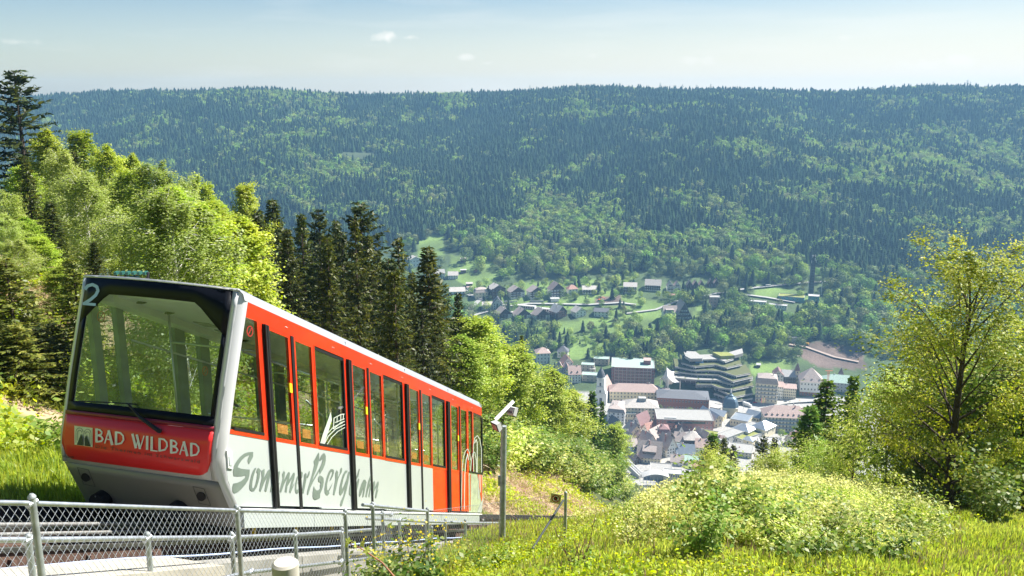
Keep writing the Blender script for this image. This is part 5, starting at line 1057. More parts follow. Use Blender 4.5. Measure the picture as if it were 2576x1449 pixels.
# the big A shaped chalet
p = at(1706, 812, 450); D_ = depth(p); e = empty('chalet', p, -math.atan2(p.x, p.y)+R(14), 'huge dark chalet hotel with one steep gable, white balconies and a long dark roof', 'chalet'); k = D_/F
hull(e, -35*k, -2*k, 1, 16, -5, 10, WALL['white']); roofs(e, 33*k, 14, 10, 'side', 9, ROOF['brown'], WALL['white'], x0=-18.5*k, y0=1.5)
b = MB(); b.prism([(-6*k, 0, -4), (38*k, 0, -4), (36*k, 0, 3), (14*k, 0, 24), (-6*k, 0, 6)], (0, 22, 0)); b.obj('wall', WALL['brown'], e)
b = MB(); b.hexa([(14*k, -1.5, 24.2), (40*k, -1.5, 1), (40*k, 23, 1), (14*k, 23, 24.2), (14*k, -1.5, 24.9), (40.6*k, -1.5, 1.6), (40.6*k, 23, 1.6), (14*k, 23, 24.9)]); b.hexa([(14*k, -1.5, 24.2), (-8*k, -1.5, 5), (-8*k, 23, 5), (14*k, 23, 24.2), (14*k, -1.5, 24.9), (-8.6*k, -1.5, 5.6), (-8.6*k, 23, 5.6), (14*k, 23, 24.9)]); b.obj('roof', ROOF['brown'], e)
for j, (a, c) in enumerate(((-4, 34), (-4, 31), (-1, 27), (6, 22))):
    z = 1.2+j*4.2; MB().box(a*k, c*k, -.25, -.05, z, z+1.7).obj('gallery', WALL['white'], e); MB().box(a*k, c*k, -1.5, -.05, z-1.1, z-.15).obj('balcony', WALL['brown'], e)
    for i in range(int((c-a)/4.2)): o = link('window', WIND, e, ((a+2+i*4.2)*k, -.28, z+.85)); o.scale = (.9, 1, 1)
for j in range(2):
    MB().box(-34*k, -8*k, -.4, .98, 1.5+j*4.2-1.3, 1.5+j*4.2-.3).obj('balcony', WALL['brown'], e)
    for i in range(6): link('window', WIND, e, ((-31+i*4.3)*k, .9, 2.4+j*4.2))
d = hull(e, -30*k, -11*k, 2.5, 9, 12, 15.4, WALL['white'], 'dormer')
for i in range(6): o = link('window', WIND, d, ((-28+i*3.1)*k, 2.42, 13.7)); o.scale = (.8, 1, .8)
MB().box(-31.5*k, -9.5*k, 1.2, 11, 15.4, 15.9).obj('dormer_roof', ROOF['brown'], d)
# garages, walls, sheds
for (x0, y0, x1, y1, n, lb) in ((1299, 773, 1345, 779, 8, 'left row of low white garages with dark doors behind the chalets'), (1347, 780, 1397, 789, 9, 'right row of low white garages with dark doors behind the chalets')):
    a, c = at(x0, y0, 450), at(x1, y1, 450); e = empty('garage_row', a, math.atan2(c.y-a.y, c.x-a.x), lb, 'garages'); L = math.hypot(c.x-a.x, c.y-a.y)
    hull(e, 0, L, 0, 6, -3, 2.6, WALL['white']); MB().box(-.3, L+.3, -.3, 6.3, 2.6, 2.95).obj('roof', ROOF['white'], e)
    for i in range(n): MB().box(L*(i+.12)/n, L*(i+.88)/n, -.1, -.02, -.2, 2.1).obj('garage_door', WALL['brown'], e)
for lb, x, y, wd, hp, dp, wl, rf, rs in (('dark garden shed with pale roof above the road', 1181, 722, 15, 8, 6, 'brown', 'light', 1.2), ('small white garage with pink roof under the dark shed', 1182, 729, 14, 6, 5, 'white', 'rose', .6), ('dark hut with rusty roof alone in the meadow', 1166, 660, 13, 8, 6, 'brown', 'brown', 1),
        ('small red roofed hut beside the upper road', 1692, 748, 13, 5, 6, 'brown', 'red', 1), ('grey concrete shelter at the edge of the landslip', 1994, 860, 18, 10, 6, 'grey', 'flat', .4), ('white garage under the tall gabled house', 1396, 759, 20, 7, 7, 'white', 'white', .3), ('little white roofed hut in the orchard by the clinic', 1908, 925, 8, 7, 5, 'brown', 'white', 1),
        ('open dark carport with pergola above the meadow house', 1166, 688, 13, 8, 6, 'brown', 'white', .3)):
    B(lb, x, y, wd, hp, dp, 'side', rs, wl, rf, 0, 1, 5, cat='hut', name='hut', chim=0)
for lb, x0, y0, x1, y1 in (('pale retaining wall below the left upper chalets', 1268, 762, 1302, 761), ('pale retaining wall below the right upper chalets', 1334, 760, 1368, 760)):
    a, c = at(x0, y0, 450), at(x1, y1, 450); e = empty('retaining_wall', a, math.atan2(c.y-a.y, c.x-a.x), lb, 'wall'); L = math.hypot(c.x-a.x, c.y-a.y)
    for i in range(8): MB().box(L*i/8+.05, L*(i+1)/8-.05, 0, .5, -3, 2.6).obj('panel', WALL['grey'], e)
# turquoise station and black mast
e, W, H = B('turquoise clad hall with grass roof below the black mast', 1990, 757, 62, 9, 16, 'flat', 0, 'turq', 'grass', 6, 1, -3, cat='hall', name='hall', chim=0)
e, W, H = B('turquoise block with bright roof at the foot of the black mast', 2046, 765, 26, 18, 12, 'flat', 0, 'turq', 'white', 2, 2, 0, cat='hall', name='hall', chim=0)
p = at(2040, 738, 450); k = depth(p)/F; e = empty('antenna_tower', p, 0, 'tall black lattice tower with antennas standing above the turquoise hall', 'tower')
b = MB(); w_ = 4.6*k
for sx in (-1, 1):
    for sy in (-1, 1): b.tube([(sx*w_, sy*w_, 0), (sx*w_*.75, sy*w_*.75, 96*k)], .35, 5)
b.obj('frame', WALL['black'], e)
for j in range(14): MB().box(-w_*.92, w_*.92, -w_*.92, w_*.92, j*6.9*k, j*6.9*k+6.3*k).obj('panel', WALL['black'], e)
for q in ((-w_*1.2, 78), (w_*1.2, 80), (w_*.6, 84), (-w_*.8, 92), (w_*.7, 93)): MB().tube([(q[0], -w_, q[1]*k), (q[0], -w_, (q[1]+7)*k)], .3, 6).obj('antenna', WFR if False else wfr, e)
for sx, x in ((-1, 2031), (1, 2066)):
    p = at(x, 742, 450); tag(MB().tube([p, p+Vector((0, 0, 32*k))], .35, 6).obj('white_pole', wfr), 'white pole %s of the black tower foot' % ('left' if sx < 0 else 'right'), 'pole')
p = at(1932, 722, 450); e = empty('camper_van', p, .1, 'white camper van parked on the upper road', 'camper van')
MB().box(-3, 3, -1.2, 1.2, .5, 3.2).obj('body', wfr, e); MB().box(1.2, 3.6, -1.1, 1.1, .5, 1.9).obj('cab', wfr, e); MB().box(-1.5, -.2, -1.25, -1.2, 1.7, 2.4).obj('window', wgl, e)
for x in (-1.8, 2.3): MB().tube([(x, -1.25, .45), (x, 1.25, .45)], .42, 10).obj('wheel', black, e)
p = at(1508, 757, 450); e = empty('excavator', p, .4, 'small orange excavator on the bare soil above the chalets', 'excavator'); og = mat('orange_machine_paint', (.75, .14, .05), .5)
MB().box(-1.5, 1.5, -1.2, 1.2, 1, 2.4).obj('cab', og, e); MB().box(-1.8, 1.8, -1.4, 1.4, 0, .9).obj('track', dark, e); MB().tube([(1, 0, 2), (4, 0, 5), (7.5, 0, 3.5), (8, 0, 1)], .35, 5).obj('arm', og, e)
p = at(2031, 868, 450); e = empty('excavator', p, 2.4, 'small yellow excavator working on the brown landslip', 'excavator'); og2 = mat('yellow_machine_paint', (.55, .30, .03), .5)
MB().box(-1.5, 1.5, -1.2, 1.2, 1, 2.6).obj('cab', og2, e); MB().box(-1.8, 1.8, -1.4, 1.4, 0, .9).obj('track', dark, e); MB().tube([(1, 0, 2), (4, 0, 5), (7, 0, 3.2), (7.4, 0, 1)], .35, 5).obj('arm', og2, e)
# villas and the modular blocks
for q in (('pink roofed villa with white corner bays above the town', 1367, 916, 34, 26, 14, 'hip', 5, 'white', 'rose', 4, 3, 10), ('dark roofed villa with timber gable right of the pink villa', 1415, 900, 26, 14, 12, 'hip', 6, 'white', 'dark', 3, 2, -5),
          ('small chalet with bright red gabled roof over the white row', 1429, 926, 26, 13, 13, 'front', 6, 'white', 'red', 3, 2, 14)):
    B(q[0], *q[1:5], q[5], q[6], q[7], q[8], q[9], q[10], q[11], q[12])
for lb, x, y, wd, hp, dp in (('beige two storey container block, topmost of the three', 1512, 918, 38, 14, 10), ('beige two storey container block, smallest and middle one', 1478, 933, 32, 14, 9), ('beige two storey container block nearest the church', 1484, 960, 42, 15, 11)):
    B(lb, x, y, wd, hp, dp, 'flat', 0, 'beige', 'green', 4 if wd > 33 else 3, 2, -6, cat='block', name='container_block', chim=0)
B('tiny beige annex between the container blocks', 1490, 939, 13, 9, 6, 'flat', 0, 'beige', 'flat', 1, 1, -6, cat='annex', name='annex', chim=0)
for i, (x, y, wd, hp, rs) in enumerate(((1411, 950, 22, 18, 6), (1428, 957, 20, 22, 6), (1446, 968, 30, 26, 7))):
    B('white multi gabled apartment house with rose roof, '+('left end', 'middle', 'right end')[i]+' of the stepped row', x, y, wd, hp, 14, 'side' if i == 2 else 'front', rs, 'white', 'rose', 4, 4, 8, group='stepped white row', dorm=2 if i == 2 else 0, z=-298)
# church
p = onz(1509, 1018, -300); k = depth(p)/F; e = empty('church', p, -math.atan2(p.x, p.y)+R(-8), 'pale baroque church with dark onion capped tower and red brown nave roof', 'church')
hull(e, -15*k, 16*k, 0, 8, -2, 30*k, WALL['white']); b = MB(); b.prism([(-13*k, .2, 30*k), (14*k, .2, 30*k), (9.5*k, .2, 46*k), (-9.5*k, .2, 46*k)], (0, 7, 0)); b.obj('gable', WALL['white'], e)
hull(e, -9.5*k, 9.5*k, .5, 7.8, 30*k, 70*k, WALL['white'], 'tower')
for z in (30, 46, 69): MB().box(-10.6*k, 10.6*k, -.1, 8.2, z*k, z*k+.5).obj('cornice', wfr, e)
b = MB(); ns = 12; prof_ = [(10.8, 70), (10.6, 74), (9.0, 80), (6.0, 86), (2.5, 91), (1.6, 94), (.5, 99), (.12, 107)]
for r_, z in prof_:
    for i in range(ns): a = i*math.tau/ns; b.v.append((r_*k*math.cos(a), 4.1+r_*k*math.sin(a), z*k))
for i in range(len(prof_)-1):
    for j in range(ns): b.f.append((i*ns+j, i*ns+(j+1) % ns, (i+1)*ns+(j+1) % ns, (i+1)*ns+j)); b.m.append(0)
b.obj('spire', ROOF['dark'], e)
for x, z, sx, sz in ((0, 53, 1.5, 2.4), (0, 35, 1.5, 1.6), (2, 10, 2.4, 4.5), (-7, 12, 1, 1.6)): o = link('window', WIND, e, (x*k, .42 if z > 48 else -.03, z*k)); o.scale = (sx, 1, sz)
MB().tube([(0, .42, 64*k), (0, .3, 64*k)], 1.5, 16).obj('clock_face', wfr, e)
hull(e, -12*k, 13*k, 8, 46, -2, 20*k, WALL['cream'], 'nave'); roofs(e, 25*k, 38, 20*k, 'front', 9, ROOF['rose'], WALL['cream'], x0=.5*k, y0=8)
# large blocks of the spa centre
B('plum red six storey hotel with grid of balconies and pale flat roof', 1591, 973, 107, 46, 34, 'flat', 0, 'magenta', 'green', 18, 6, 1, 10, cat='hotel', name='hotel', chim=0, z=-299)[0]
e, W, H = [o for o in COL.objects if o.name.startswith('hotel') and o.type == 'EMPTY'][0], 107*depth(onz(1591, 973, -299))/F, 46*depth(onz(1591, 973, -299))/F/.92
for j in range(7): MB().box(-W/2+3, W/2-3, -.9, -.04, H/6*j+.2*(j == 0), H/6*j+.45).obj('balcony_slab', WALL['rose_white'], e)
for i in range(10): MB().box(-W/2+3+(W-6.4)*i/9, -W/2+3.4+(W-6.4)*i/9, -1.0, -.92, .5, H-.4).obj('fin', WALL['rose_white'], e)
p = onz(1591, 973, -299); k = depth(p)/F; e = empty('roof_house', p+Vector((0, 0, 0)), -math.atan2(p.x, p.y), 'small plum lift house on the flat roof of the plum hotel', 'roof house'); hull(e, 26*k, 44*k, 12, 22, 46*k/.92, 46*k/.92+4.5, WALL['magenta']); MB().box(25.5*k, 44.5*k, 11.5, 22.5, 46*k/.92+4.5, 46*k/.92+4.9).obj('roof', ROOF['rose'], e)
B('long cream palace hotel with rose tiled hipped roof', 1597, 1012, 127, 25, 18, 'hip', 6, 'yellow', 'rose', 15, 3, 4, 4, cat='palace', name='palace', chim=3, z=-300)
e, W, H = B('cream hotel with pale roof and roof box in front of the palace', 1612, 1061, 86, 34, 20, 'hip', 5.5, 'cream', 'light', 10, 4, 5, 4, cat='hotel', name='hotel', z=-300); MB().box(-2, 5, 7, 12, H+2, H+7).obj('roof_box', ROOF['white'], e)
B('low cream wing with pale green roof at the corner of the cream hotel', 1585, 1064, 28, 22, 10, 'flat', 0, 'cream', 'green', 4, 2, 5, cat='wing', name='hotel_wing', chim=0, z=-300)
B('white corner house with brown mansard and grey flat roof left of the cream hotel', 1549, 1067, 44, 28, 26, 'mansard', 5, 'white', 'brown', 4, 4, -8, 6, cat='house', name='town_house', z=-300)
e, W, H = B('red sandstone bath house with rows of round arched windows', 1717, 1034, 128, 30, 26, 'hip', 3.2, 'sand', 'dark', 17, 2, 3, 5, cat='bath house', name='bath_house', chim=0, z=-300)
B('sandstone corner pavilion with pale flat roof at the left end of the bath', 1672, 1020, 24, 30, 14, 'flat', 0, 'sand', 'rose', 3, 2, 3, cat='pavilion', name='pavilion', chim=0, z=-300)
e, W, H = B('brick office block with huge pale flat roof in the middle of the town', 1722, 1092, 140, 34, 28, 'flat', 0, 'brick', 'flat', 14, 3, 7, 5, cat='office block', name='office_block', chim=0, z=-300); MB().box(-W*.32, W*.36, -.12, -.03, H-3.2, H-1.2).obj('ribbon_window', wgl, e); MB().box(-W*.35, -W*.15, 3, 5, H+.06, H+1.2).obj('skylight', wfr, e)
B('long low grey wing with plant room running down from the brick block', 1798, 1122, 32, 18, 60, 'flat', 0, 'grey', 'flat', 3, 2, -38, 8, cat='office wing', name='office_wing', chim=0, z=-300)
B('white block with mossy green roof left of the grey wing', 1760, 1128, 62, 20, 26, 'flat', 0, 'white', 'grass', 4, 2, -12, cat='block', name='green_roof_block', chim=0, z=-300)
B('long block with mossy roof beside the thermal baths', 1848, 1112, 46, 12, 44, 'flat', 0, 'white', 'grass', 4, 1, -38, cat='block', name='green_roof_block', chim=0, z=-300)
B('white tall building with pale terrace roof at the left edge of the old town', 1493, 1135, 30, 36, 16, 'flat', 0, 'white', 'white', 3, 4, -10, cat='house', name='town_house', chim=0, z=-300)
e, W, H = B('long pale spa hotel with rose roof, round dormers and blue balconies', 1982, 1086, 118, 34, 22, 'hip', 8, 'cream', 'rose', 14, 4, 12, 5, cat='hotel', name='spa_hotel', chim=2, dorm=9, z=-300)
for j in (1, 2, 3): MB().box(-W/2, W/2, -1.1, -.06, H/4*j-.2, H/4*j+.7).obj('balcony', mat('blue_grey_balcony', (.28, .34, .40), .6), e)
B('ornate cream and black hotel with six storeys of balconies and grey mansard', 1927, 1012, 53, 44, 18, 'mansard', 9, 'cream', 'brown', 6, 5, 2, 3, cat='hotel', name='ornate_hotel', balc='grey', z=-299, dorm=1)
B('narrow white house wedged beside the ornate hotel', 1961, 1004, 14, 30, 14, 'side', 3, 'white', 'rose', 3, 4, 4, cat='house', name='town_house', z=-299)
B('plain pale corner house with orange terrace roof', 1985, 1004, 31, 26, 14, 'side', 2.5, 'cream', 'rose', 7, 4, 6, cat='house', name='town_house', z=-299)
B('half timbered house with white roof terrace behind the corner house', 1984, 970, 32, 22, 13, 'side', 5, 'brown', 'white', 6, 3, 5, cat='house', name='timber_house', win=WIN)
B('white and timber gabled house left of the half timbered one', 1957, 968, 24, 24, 13, 'front', 5, 'white', 'maroon', 3, 3, 5, cat='house', name='timber_house')
B('slender pale tower with maroon pyramid roof behind the half timbered house', 2004, 970, 9, 36, 5, 'hip', 8, 'cream', 'maroon', 1, 4, 5, 1, cat='tower', name='tower', chim=0)
B('big white hall with brown hipped roof, dormers and red stone base', 2040, 999, 56, 36, 22, 'hip', 12, 'white', 'brown', 7, 3, 8, 6, cat='building', name='town_hall', z=-299, base='sand', dorm=3)
B('grey green roofed building with skylights right of the town hall', 2112, 986, 84, 22, 18, 'hip', 6, 'grey', 'green', 10, 3, 6, cat='building', name='town_building')
B('short tower with maroon pyramid roof on the right of the town', 2114, 972, 9, 28, 5, 'hip', 7, 'grey', 'maroon', 1, 3, 6, 1, cat='tower', name='tower', chim=0)
# thermal baths with the dome
for q in (('cream bath wing with zinc gabled roof and yellow end wall', 1806, 1075, 22, 20, 26, 'front', 4, 'yellow', 'metal', 2, 2, 34), ('low connecting bath wing with zinc roof left of the dome', 1800, 1056, 40, 12, 14, 'side', 3, 'yellow', 'metal', 4, 1, -20),
          ('cream bath wing with flat zinc roof and skylight below the dome', 1858, 1074, 44, 16, 20, 'flat', 0, 'cream', 'metal', 6, 1, -14), ('zinc roofed bath wing stretching right behind the dome', 1892, 1062, 36, 14, 12, 'side', 4, 'yellow', 'metal', 5, 1, -24),
          ('cream bath pavilion with pale zinc hipped roof, left of the lower pair', 1862, 1100, 44, 18, 14, 'hip', 4, 'cream', 'metal', 4, 1, -30), ('cream bath pavilion with ribbed pale zinc roof, right of the lower pair', 1906, 1098, 40, 20, 18, 'hip', 5, 'cream', 'metal', 4, 1, -30),
          ('small glass roofed link between the bath pavilions', 1884, 1092, 18, 10, 10, 'side', 3, 'grey', 'green', 0, 1, -30), ('small zinc roofed annex at the front of the baths', 1880, 1120, 24, 12, 9, 'hip', 2, 'cream', 'metal', 1, 1, -20), ('low flat kiosk with bright roof left of the dome square', 1797, 1035, 24, 8, 12, 'flat', 0, 'grey', 'white', 2, 1, -20)):
    B(q[0], *q[1:5], q[5], q[6], q[7], q[8], q[9], q[10], q[11], q[12], cat='bath wing', name='bath_wing', chim=0, z=-300)
p = onz(1841, 1050, -300); k = depth(p)/F; e = empty('domed_hall', p+Vector((0, 8, 0)), -.2, 'square hall with blue grey curved dome and tiny lantern', 'domed hall'); hull(e, -18*k, 18*k, -8, 8, -1, 9, WALL['cream'])
b = MB(); pr = [(20, 9), (19.5, 11), (17, 14.5), (13, 17), (7, 18.6), (6, 19.6), (3, 20.5), (1.6, 22)]; ns = 16
for r_, z in pr:
    for i in range(ns):
        a = (i+.5)*math.tau/ns; q = r_*k/max(abs(math.cos(a)), abs(math.sin(a)))**.75; b.v.append((q*math.cos(a), q*math.sin(a), z))
for i in range(len(pr)-1):
    for j in range(ns): b.f.append((i*ns+j, i*ns+(j+1) % ns, (i+1)*ns+(j+1) % ns, (i+1)*ns+j)); b.m.append(0)
b.obj('dome', mat('blue_grey_lead', (.10, .15, .20), .5, .3, scale=.5), e); MB().tube([(0, 0, 22), (0, 0, 24.5), (0, 0, 26)], [.9, .8, .1], 8).obj('lantern', wfr, e)
# white tensile roof with its bar building
p = onz(1700, 975, -298); b = MB(); T = [[(1676, 972), -292], [(1663, 945), -290], [(1664, 950), -290]]
M_ = [((1661, 953), -289), ((1677, 924), -268), ((1703, 934), -285), ((1697, 948), -282), ((1711, 962), -286), ((1690, 967), -290), ((1679, 976), -296)]
g = [onz(x, y, z) for (x, y), z in M_]; c0 = onz(1681, 950, -276); n = len(g)
vs = []; 
for i in range(n):
    a, c = g[i], g[(i+1) % n]
    for t in (0, .25, .5, .75): q = a.lerp(c, t); m = (a+c)/2; q = q+(c0-q)*(.22*math.sin(math.pi*t)); vs.append(q)
nn_ = len(vs); ring = [vs]
for f, sag in ((.33, .55), (.66, .5), (.9, .3)): ring.append([q.lerp(c0, f)-Vector((0, 0, 1))*(sag*5*math.sin(f*math.pi)) for q in vs])
b.v = [tuple(q) for r_ in ring for q in r_]+[tuple(c0)]
for r_ in range(3):
    for i in range(nn_): b.f.append((r_*nn_+i, r_*nn_+(i+1) % nn_, (r_+1)*nn_+(i+1) % nn_, (r_+1)*nn_+i)); b.m.append(0)
for i in range(nn_): b.f.append((3*nn_+i, 3*nn_+(i+1) % nn_, 4*nn_)); b.m.append(0)
e = empty('tent_roof', c0-Vector((0, 0, 24)), 0, 'white peaked tensile membrane roof between the plum hotel and the terraced clinic', 'tent roof'); mb_ = b.obj('membrane', mat('white_membrane', (.82, .80, .78), .6), e, smooth=True, org=e.location)
for q in (g[0], g[1], g[2], g[4], c0): MB().tube([q+Vector((0, 0, .5)), Vector((q.x, q.y, -301))], .4, 6).obj('mast', wfr, e, org=e.location)
B('dark sauna building with timber terrace under the tent roof', 1722, 972, 56, 12, 16, 'flat', 0, 'black', 'rose', 6, 1, -10, cat='building', name='sauna_building', chim=0, z=-298)
B('dark square chimney block beside the tent terrace', 1728, 975, 9, 24, 5, 'flat', 0, 'black', 'flat', 0, 1, 0, cat='chimney', name='chimney_block', chim=0, z=-298)
# the stepped clinic: every storey a slab with planted edge, set back from the one below
K = lambda x, y, z: onz(1698+.1953*x, 849+.1953*y, z)
e = empty('terraced_clinic', K(760, 800, -299), 0, 'large terraced concrete clinic with planted roof edges stepping up the slope', 'clinic'); EO = e.location
LV = [[(505, 715), (545, 725), (765, 815), (1000, 775)], [(508, 650), (550, 660), (770, 760), (1005, 712)], [(275, 600), (470, 600), (560, 640), (745, 665), (1010, 612)], [(0, 515), (270, 540), (540, 545), (735, 600), (1000, 530)],
      [(0, 445), (60, 440), (290, 470), (560, 480), (740, 560), (1000, 500)], [(0, 370), (270, 420), (435, 418), (590, 430), (780, 490), (965, 455)], [(85, 320), (250, 370), (520, 345), (660, 385), (860, 340)], [(130, 240), (200, 290), (360, 280), (560, 275), (640, 305), (750, 270)]]
for i, pl in enumerate(LV):
    z = -299+3.5*(i+1)+.8; fr = [K(x, y, z) for x, y in pl]; bk = Vector((.12, .99, 0))*(30 if i < 7 else 18)
    ring = fr+[q+bk for q in fr[::-1]]
    b = MB(); b.prism([Vector((q.x, q.y, z-1.0)) for q in ring], (0, 0, .75)); b.obj('roof', ROOF['clin'] if i not in (3, 7) else ROOF['flat'], e, org=EO)
    for a, c in zip(fr[:-1], fr[1:]):
        d = (c-a).normalized(); nrm = Vector((d.y, -d.x, 0)).normalized()
        if nrm.y > 0: nrm = -nrm
        b = MB(); b.hexa([a, c, c+nrm*.5, a+nrm*.5, a-Vector((0, 0, 1.1)), c-Vector((0, 0, 1.1)), c+nrm*.5-Vector((0, 0, 1.1)), a+nrm*.5-Vector((0, 0, 1.1))]); b.obj('parapet', WALL['conc'], e, org=EO)
        b = MB(); dn = Vector((0, 0, 1.0)); b.hexa([a-dn*1.0, c-dn*1.0, c+nrm*.9-dn*1.35, a+nrm*.9-dn*1.35, a-dn*1.3, c-dn*1.3, c+nrm*.9-dn*1.6, a+nrm*.9-dn*1.6]); b.obj('ledge', WALL['grey'], e, org=EO)
        L = (c-a).length; m = max(1, int(L/5)); ib = -nrm*2.0
        MB().hexa([a+ib-dn, c+ib-dn, c+ib*1.4-dn, a+ib*1.4-dn, a+ib-dn*4.4, c+ib-dn*4.4, c+ib*1.4-dn*4.4, a+ib*1.4-dn*4.4]).obj('glazing', wgl, e, org=EO)
        for j in range(m+1):
            q = a.lerp(c, j/m)+ib*.9; MB().box(q.x-.12, q.x+.12, q.y-.12, q.y+.12, z-4.4, z-1.1).obj('column', wfr, e, org=EO)
        for j in range(int(L/9)):
            if random.random() < .55:
                q = a.lerp(c, (j+random.random())/max(1, int(L/9)))-nrm*1.5; o = link('shrub', mid_b[j % 4], e, Vector((q.x, q.y, z-.6))-EO); o.scale = (.16, .16, .13)
    b = MB(); b.prism([Vector((q.x, q.y, z-4.6)) for q in [f+Vector((.3, 3, 0)) for f in fr]+[q+bk for q in fr[::-1]]], (0, 0, 3.55)); b.obj('core', WALL['black'], e, org=EO)
for q in ([(130, 235), (150, 175), (265, 180), (360, 250), (350, 270), (200, 272)], [(480, 185), (590, 240), (770, 230), (690, 190)], [(690, 190), (865, 140), (878, 200), (770, 230)]):
    z = -299+3.5*9.2; b = MB(); b.prism([K(x, y, z)-EO for x, y in q][::-1], (0, 0, -3.2)); b.obj('penthouse', ROOF['flat'] if q[0][0] != 480 else ROOF['grass'], e)
b = MB(); b.hexa([K(x, y, z)-EO for x, y, z in ((265, 345, -275), (368, 345, -275), (365, 290, -271), (260, 290, -271), (268, 385, -280), (368, 385, -280), (365, 320, -276), (262, 320, -276))]); b.obj('blue_skylight', mat('blue_glazing', (.12, .25, .50), .2, spec=.9), e)
for x0, x1, y in ((660, 850, 395), (715, 960, 680), (880, 945, 500), (800, 850, 785)):
    z = -299+2; a, c = K(x0, y+12, -288+ (3.5 if y < 600 else -8)), K(x1, y-6, -288+(3.5 if y < 600 else -8)); MB().hexa([a, c, c+Vector((0, .3, 0)), a+Vector((0, .3, 0)), a+Vector((0, 0, 2.3)), c+Vector((0, 0, 2.3)), c+Vector((0, .3, 2.3)), a+Vector((0, .3, 2.3))]).obj('red_panel', mat('red_panel', (.55, .03, .05), .5), e, org=EO)
# old town
OT = [ # x y w h dep roof rise wall roofcol yaw  label
 (1600, 1082, 26, 17, 16, 'front', 8, 'white', 'maroon', -35, 'steep maroon roofed house below the cream hotel'),
 (1584, 1090, 24, 12, 12, 'hip', 5, 'white', 'light', -20, 'pale hipped house left of the maroon roof'),
 (1555, 1082, 20, 12, 12, 'front', 6, 'grey', 'dark', 30, 'dark gabled house under the white corner house'),
 (1600, 1107, 34, 17, 15, 'front', 7, 'cream', 'brown', 22, 'cream gabled house with two small attic windows'),
 (1572, 1115, 34, 10, 16, 'side', 5, 'white', 'dark', 35, 'long dark roofed house against the wood edge'),
 (1622, 1092, 22, 10, 14, 'front', 6, 'white', 'red', -40, 'house with patchy orange red roof by the brick block'),
 (1588, 1126, 24, 16, 14, 'front', 7, 'white', 'brown', 38, 'white gabled house at the left of the old town'),
 (1608, 1113, 22, 11, 10, 'front', 4, 'cream', 'rose', 20, 'small peach roofed house with white courtyard'),
 (1633, 1118, 42, 13, 16, 'front', 9, 'white', 'brown', -32, 'big steep grey brown roof in the centre left'),
 (1640, 1128, 28, 12, 13, 'front', 8, 'white', 'brown', 40, 'white gable facing the grey brown roof'),
 (1671, 1116, 32, 24, 14, 'mansard', 6, 'cream', 'maroon', 8, 'tall cream house with wine red mansard'),
 (1700, 1096, 20, 10, 12, 'front', 6, 'white', 'red', -45, 'orange red gabled roof against the brick wall'),
 (1712, 1100, 22, 10, 12, 'front', 7, 'white', 'dark', 30, 'pale green gable with dark roof near the brick wall'),
 (1688, 1120, 28, 12, 13, 'front', 7, 'brown', 'brown', 38, 'brown house among the crowded middle roofs'),
 (1706, 1122, 24, 12, 13, 'side', 6, 'white', 'brown', -10, 'house with roof windows behind the tent shaped roofs'),
 (1745, 1130, 46, 22, 17, 'hip', 5, 'white', 'light', 6, 'big white house with dark timber top floor and pale roof'),
 (1779, 1128, 26, 16, 14, 'front', 9, 'cream', 'brown', 42, 'steep brown gable beside the timber topped house'),
 (1801, 1124, 34, 10, 12, 'side', 5, 'white', 'rose', -5, 'low rose tiled house below the grey office wing'),
 (1598, 1140, 40, 9, 14, 'side', 5, 'white', 'brown', 4, 'long brown roofed row in the lower left'),
 (1598, 1152, 24, 14, 12, 'hip', 4, 'white', 'metal', 10, 'pale blue roofed house left of the great brown roof'),
 (1632, 1165, 58, 15, 17, 'side', 11, 'yellow', 'brown', -4, 'great brown roofed house with a long row of attic windows'),
 (1663, 1144, 30, 13, 13, 'side', 7, 'white', 'brown', -14, 'house with brown cross gable right of the great roof'),
 (1690, 1148, 32, 20, 14, 'front', 10, 'white', 'brown', 38, 'tall white gable with steep dark roof in the lower centre'),
 (1710, 1138, 44, 8, 10, 'side', 3, 'white', 'green', 0, 'long house with pale green metal roof'),
 (1724, 1150, 44, 9, 12, 'side', 6, 'white', 'metal', 4, 'blue grey slate roofed house above the gardens'),
 (1766, 1146, 34, 20, 14, 'side', 5, 'white', 'rose', 0, 'white house behind the round turret'),
 (1602, 1168, 26, 8, 12, 'front', 5, 'brown', 'rose', 35, 'open timber barn with rose roof beside the lower track'),
 (1703, 1172, 30, 10, 10, 'side', 4, 'white', 'brown', 0, 'small brown roofed house above the valley station'),
 (1736, 1170, 36, 8, 12, 'side', 3, 'white', 'green', 0, 'pale green sheet roofed shed above the valley station'),
 (1756, 1180, 40, 5, 10, 'side', 3, 'white', 'red', 20, 'orange roof peeking over the foreground bushes'),
 (1860, 1150, 60, 12, 20, 'flat', 0, 'cream', 'flat', -4, 'flat roofed pale building behind the foreground firs'),
 (1935, 1128, 50, 10, 16, 'flat', 0, 'white', 'white', 6, 'white low building below the long spa hotel'),
 (1985, 1120, 26, 12, 12, 'front', 7, 'cream', 'maroon', -30, 'maroon steep roof poking out behind the dark firs')]
